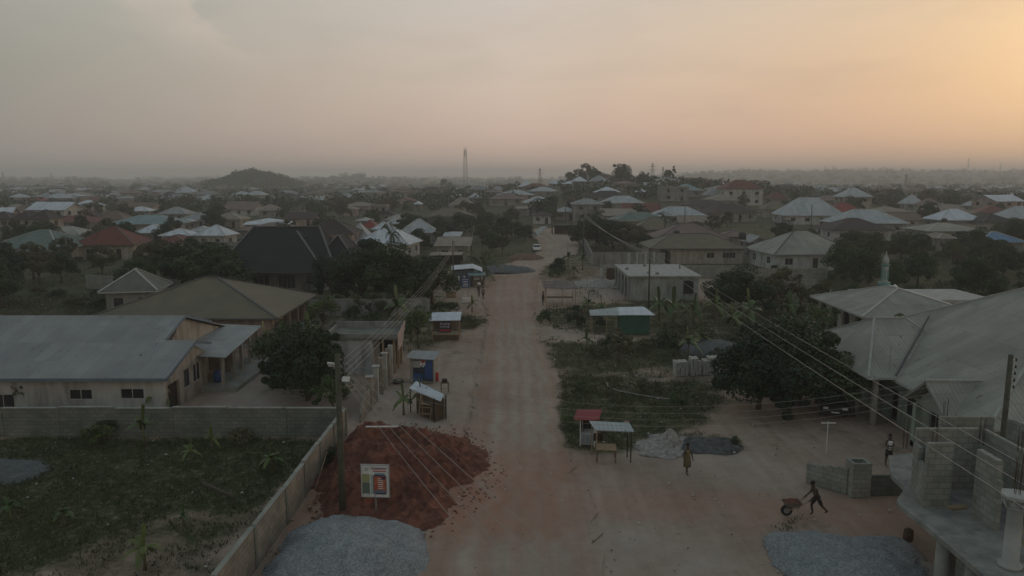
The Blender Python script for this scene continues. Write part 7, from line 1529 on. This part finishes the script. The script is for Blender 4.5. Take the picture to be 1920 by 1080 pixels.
# hilltop trees against the sky, right centre
for i, (px, py, d, h, key, lb) in enumerate(((1066, 330, 450, 9, 'far2', 'leftmost rounded tree of the hilltop grove against the sky'), (1084, 328, 455, 10, 'tree3', 'feathery tree in the hilltop grove'), (1098, 326, 460, 13, 'tree3', 'tallest ragged tree of the hilltop grove'), (1115, 328, 450, 9, 'far1', 'right dense tree of the hilltop grove'), (1164, 330, 430, 12, 'tree1', 'round open crowned tree alone on the hilltop'),
        (1205, 334, 440, 7, 'far1', 'dark dome tree left of the larger pylon'), (1252, 332, 440, 9, 'far2', 'dark tree beside the dark gable on the crest'), (1845, 356, 300, 7, 'far1', 'big rounded tree under the right ridge'), (1780, 362, 300, 7, 'far1', 'broad dome tree on the far right'), (1740, 360, 330, 8, 'tree3', 'flat topped tree right of the chimney'), (835, 340, 700, 14, 'far2', 'tall lone tree left of the telecom mast'), (690, 346, 620, 9, 'far2', 'rounded tree beside the dark brown peaked roof'))):
    x = at(px, d); tree(key, x, d, h, lb)
cy_ = empty('cypress_tree', (at(1262, 430), 430, terr(at(1262, 430), 430)), 0, 'slender dark column like tree on the crest', 'tree'); link(bpy.data.objects.new('trunk', MB().tube([(0, 0, -.3), (0, 0, 10)], [.25, .1], 6).mesh('trunk', MT['bark'])), cy_); link(bpy.data.objects.new('crown', crown_mesh('crown', 77, 1.0, 5.2, 6.5, 14, 900, .6, MT['leafd'], .6)), cy_)
# ---- shrubs in the scrubby plots
k = t = 0
while k < 165 and t < 6000:
    t += 1; px = rs.uniform(-60, 1980); d = math.exp(rs.uniform(math.log(60), math.log(190))); x = at(px, d)
    ok_ = (px < 400 and d > 88) or (px > 1440 and d > 88) or (1230 < px < 1500 and 60 < d < 90) or (1010 < px < 1300 and 78 < d < 88) or (560 < px < 850 and 84 < d < 90) or (1030 < px < 1180 and 105 < d < 130) or d > 150 and not 880 < px < 1110
    s_ = rs.uniform(.7, 1.7)
    if not ok_ or on_road(x, d) or not free(x, d, s_ * .5): continue
    kk = rs.randrange(3); shrub(x, d, s_, rel(('green shrub', 'olive shrub', 'dark shrub')[kk], x, d, .6), kk, 'shrubs scattered over the scrubby plots'); k += 1

# ------------------------------------------------------------------ uncountable cover
nr = np.random.default_rng(5)
def cover_at(xs_, ys_): return cover(np.asarray(xs_), np.asarray(ys_))[0]
# grass and weed blades on the near plots
def blades(n, ylo, yhi, smin, smax, thr, per, name, label, mat):
    yy = nr.uniform(ylo, yhi, n); yy = ylo + (yhi - ylo) * ((yy - ylo) / (yhi - ylo)) ** .8; xx = nr.uniform(-.80, .80, n) * yy
    g = cover_at(xx, yy); nz = np.array([mn.noise(Vector((a / 1.4, b / 1.4, 2))) for a, b in zip(xx, yy)]); keep = (g > thr) & (nz > -.12 - (g - .5) * .55) & (nr.random(n) < g)
    keep &= np.array([(not k_) or (not on_road(a, b, .1) and free(a, b, -.25)) for a, b, k_ in zip(xx, yy, keep)])
    xx, yy = xx[keep], yy[keep]; m = len(xx)
    C = np.repeat(np.stack([xx, yy, np.zeros(m)], 1), per, axis=0) + nr.normal(0, .10, (m * per, 3)) * np.array([1, 1, 0]); hgt = nr.uniform(smin, smax, (m * per, 1)) * np.repeat(nr.uniform(.5, 1.3, (m, 1)), per, axis=0)
    a = unit(nr.normal(0, 1, (m * per, 3)) * np.array([1, 1, 0])); lean = unit(nr.normal(0, 1, (m * per, 3)) * np.array([1, 1, 0])) * hgt * .5; wd = hgt * .22
    V = np.stack([C - a * wd, C + a * wd, C + a * wd * .5 + lean + np.array([0, 0, 1]) * hgt, C - a * wd * .3 + lean * .8 + np.array([0, 0, 1]) * hgt * .9], 1).reshape(-1, 3)
    o = link(bpy.data.objects.new(name, arr_mesh(name, V, np.arange(len(V)).reshape(-1, 4), mat))); tag(o, label, 'grass', None, 'stuff'); return m
blades(60000, 24, 60, .05, .15, .44, 4, 'field_grass', 'short weedy grass over the field and plots', MT['grass'])
blades(30000, 50, 100, .08, .26, .48, 4, 'verge_weeds', 'weeds on the verges and middle plots', MT['leafo'])
def undergrowth(n, ylo, yhi, test, size, name, label, mat, hmax=.8):
    yy = np.exp(nr.uniform(math.log(ylo), math.log(yhi), n)); xx = nr.uniform(-.82, .82, n) * yy; P_ = []; 
    for a, b in zip(xx, yy):
        px, py = to_px((a, b, 0))
        if not test(px, b): continue
        v = mn.noise(Vector((a / 5, b / 5, 6)))
        if v < -.15 or on_road(a, b, 2) or not free(a, b, -1.0): continue
        P_.append((a, b, terr(a, b), .35 + max(0, v) * 1.4))
    P_ = np.array(P_); per = 26; m = len(P_); C = np.repeat(P_, per, axis=0); d = unit(nr.normal(0, 1, (m * per, 3)) + np.array([0, 0, .4])); d[:, 2] = np.abs(d[:, 2])
    rad = (C[:, 3:4] * np.repeat(nr.uniform(.5, 1.1, (m, 1)), per, axis=0)) * size; pos = C[:, :3] + d * rad * np.array([1.3, 1.3, hmax]) * nr.uniform(.5, 1, (m * per, 1)) ** .4
    V, F = leaves(pos, d, .16 * size, nr); o = link(bpy.data.objects.new(name, arr_mesh(name, V, F, mat))); tag(o, label, 'undergrowth', None, 'stuff')
undergrowth(3600, 62, 190, lambda px, d: (px < 420 and d > 88) or (px > 1440 and d > 86) or (1240 < px < 1560 and 62 < d < 90) or (d > 150 and not 900 < px < 1100) or (1010 < px < 1230 and 76 < d < 90) or (560 < px < 850 and 78 < d < 95), 1.25, 'undergrowth', 'low tangled undergrowth across the overgrown plots', MT['leafm'])
undergrowth(3200, 70, 230, lambda px, d: (px < 420 and d > 90) or (px > 1420 and d > 90) or (d > 150 and not 900 < px < 1100) or (1030 < px < 1180 and 100 < d < 130) or (860 < px < 985 and d > 140), 1.5, 'dry_scrub', 'dry olive scrub between the plots', MT['leafo'])
undergrowth(700, 26, 62, lambda px, d: (px < 600 and d < 44.5) or (1050 < px < 1330 and d > 44 and d < 62), .45, 'weed_clumps', 'small dark weed clumps in the near field and plot', MT['leafd'], .7)
# litter and stones
n = 650; yy = nr.uniform(24, 110, n); xx = nr.uniform(-.7, .7, n) * yy; V = []; F = []
for a, b in zip(xx, yy):
    if not free(a, b, -.5): continue
    s_ = nr.uniform(.02, .07) * (1 + b / 80); o = len(V); r0 = nr.uniform(0, 3)
    for k in range(4): V.append((a + s_ * math.cos(r0 + k * 1.57) * nr.uniform(.7, 1.3), b + s_ * math.sin(r0 + k * 1.57), .012))
    V.append((a, b, .012 + s_ * .8)); F += [(o + k, o + (k + 1) % 4, o + 4) for k in range(4)]
o = link(bpy.data.objects.new('litter', arr_mesh('litter', np.array(V), np.array(F), MT['litter']))); tag(o, 'tiny scraps of litter and stones strewn on the ground', 'litter', None, 'stuff')
n = 1000; yy = nr.uniform(24, 110, n); xx = nr.uniform(-.7, .7, n) * yy; V = []; F = []
for a, b in zip(xx, yy):
    if not free(a, b, -.5): continue
    s_ = nr.uniform(.015, .045) * (1 + b / 80); o = len(V); r0 = nr.uniform(0, 3)
    for k in range(5): V.append((a + s_ * math.cos(r0 + k * 1.257) * nr.uniform(.6, 1.3), b + s_ * math.sin(r0 + k * 1.257), .012))
    V.append((a, b, .012 + s_ * .8)); F += [(o + k, o + (k + 1) % 5, o + 5) for k in range(5)]
o = link(bpy.data.objects.new('dark_clods', arr_mesh('dark_clods', np.array(V), np.array(F), M('dark_soil_clod', (.07, .055, .045), (.05, .04, .03), 3)))); tag(o, 'dark soil clods and twigs strewn on the ground', 'clods', None, 'stuff')
# loose clods spilled round the soil heap
n = 900; V = []; F = []
for k_ in range(n):
    t_ = rs.uniform(0, 6.283); r_ = rs.gauss(1.0, .13); a, b = -6.1 + 4.7 * r_ * math.cos(t_), 39.2 + 6.7 * r_ * math.sin(t_)
    if a < -9.9: continue
    s_ = rs.uniform(.025, .11); o = len(V)
    for k in range(5): V.append((a + s_ * math.cos(k * 1.257) * rs.uniform(.6, 1.3), b + s_ * math.sin(k * 1.257), .014))
    V.append((a, b, .014 + s_ * .8)); F += [(o + k, o + (k + 1) % 5, o + 5) for k in range(5)]
o = link(bpy.data.objects.new('spilled_clods', arr_mesh('spilled_clods', np.array(V), np.array(F), MT['soil']))); tag(o, 'red clods spilled round the edge of the soil heap', 'clods', None, 'stuff')
# distant woodland and town beyond the countable ones
V = []; F = []; nv = 0; rng2 = np.random.default_rng(9); VV = []
cen = []
for _ in range(5200):
    d = math.exp(rng2.uniform(math.log(330), math.log(5200))); x = rng2.uniform(-.85, .85) * d
    if d < 700 and not free(x, d, 1.5): continue
    if mn.noise(Vector((x / (d * .08), d / (d * .08) * 6, 1))) < -.25: continue
    cen.append((x, d, terr(x, d), rng2.uniform(1.7, 3.8) * (1 + d / 2200)))
for _ in range(900):      # wooded hill
    x, d = rng2.normal(-318, 36), rng2.normal(925, 60)
    if terr(x, d) > 5: cen.append((x, d, terr(x, d), rng2.uniform(1.8, 5.2)))
cen = np.array(cen); per = 46; C = np.repeat(cen, per, axis=0); d_ = unit(rng2.normal(0, 1, (len(C), 3)) + np.array([0, 0, .2])); rr_ = C[:, 3:4] * rng2.uniform(.6, 1.1, (len(C), 1))
pos = C[:, :3] + d_ * rr_ * np.array([1.2, 1.2, .75]) + np.array([0, 0, 1]) * C[:, 3:4] * .8; V, F = leaves(pos, d_, 1.0, rng2); sc_l = np.repeat(np.repeat(.55 + cen[:, 3] * .22, per), 4)[:, None]
pc = np.repeat(pos, 4, axis=0); V = pc + (V - pc) * sc_l * 1.6
o = link(bpy.data.objects.new('distant_woodland', arr_mesh('distant_woodland', V, F, MT['leafd']))); tag(o, 'hazy far off trees merging into one belt over the town', 'woodland', None, 'stuff')
mb = MB(); cnt = 0
while cnt < 1100:
    d = math.exp(rng2.uniform(math.log(420), math.log(3600))); x = rng2.uniform(-.85, .85) * d
    if d < 1300 and not free(x, d, 5): continue
    if 840 < d < 1050 and -420 < x < -240: continue
    z = terr(x, d); a, b, c = rng2.uniform(4.5, 8.5), rng2.uniform(4, 6), rng2.uniform(2.8, 5.5); rz = rng2.uniform(-.5, .5); mi = int(rng2.integers(0, 6)); s_ = MB(); s_.box(-a + .5, a - .5, -b + .5, b - .5, -1, c, 6 + int(rng2.integers(0, 2)))
    roof_hip(s_, -a, a, -b, b, c, rng2.uniform(1.3, 2.6), 'x', None, .15, mi, mi); cr, sr = math.cos(rz), math.sin(rz)
    mb.add([(x + p[0] * cr - p[1] * sr, d + p[0] * sr + p[1] * cr, z + p[2]) for p in s_.v], s_.f); mb.m[-len(s_.f):] = s_.m; cnt += 1
tag(mb.build('distant_town', [RF['grey'], RF['pale'], RF['tan'], RF['dbrown'], RF['brown'], RF['white'], WL['cream'], WL['grey']], uv=False), 'far off town roofs fading into the haze', 'town', None, 'stuff')
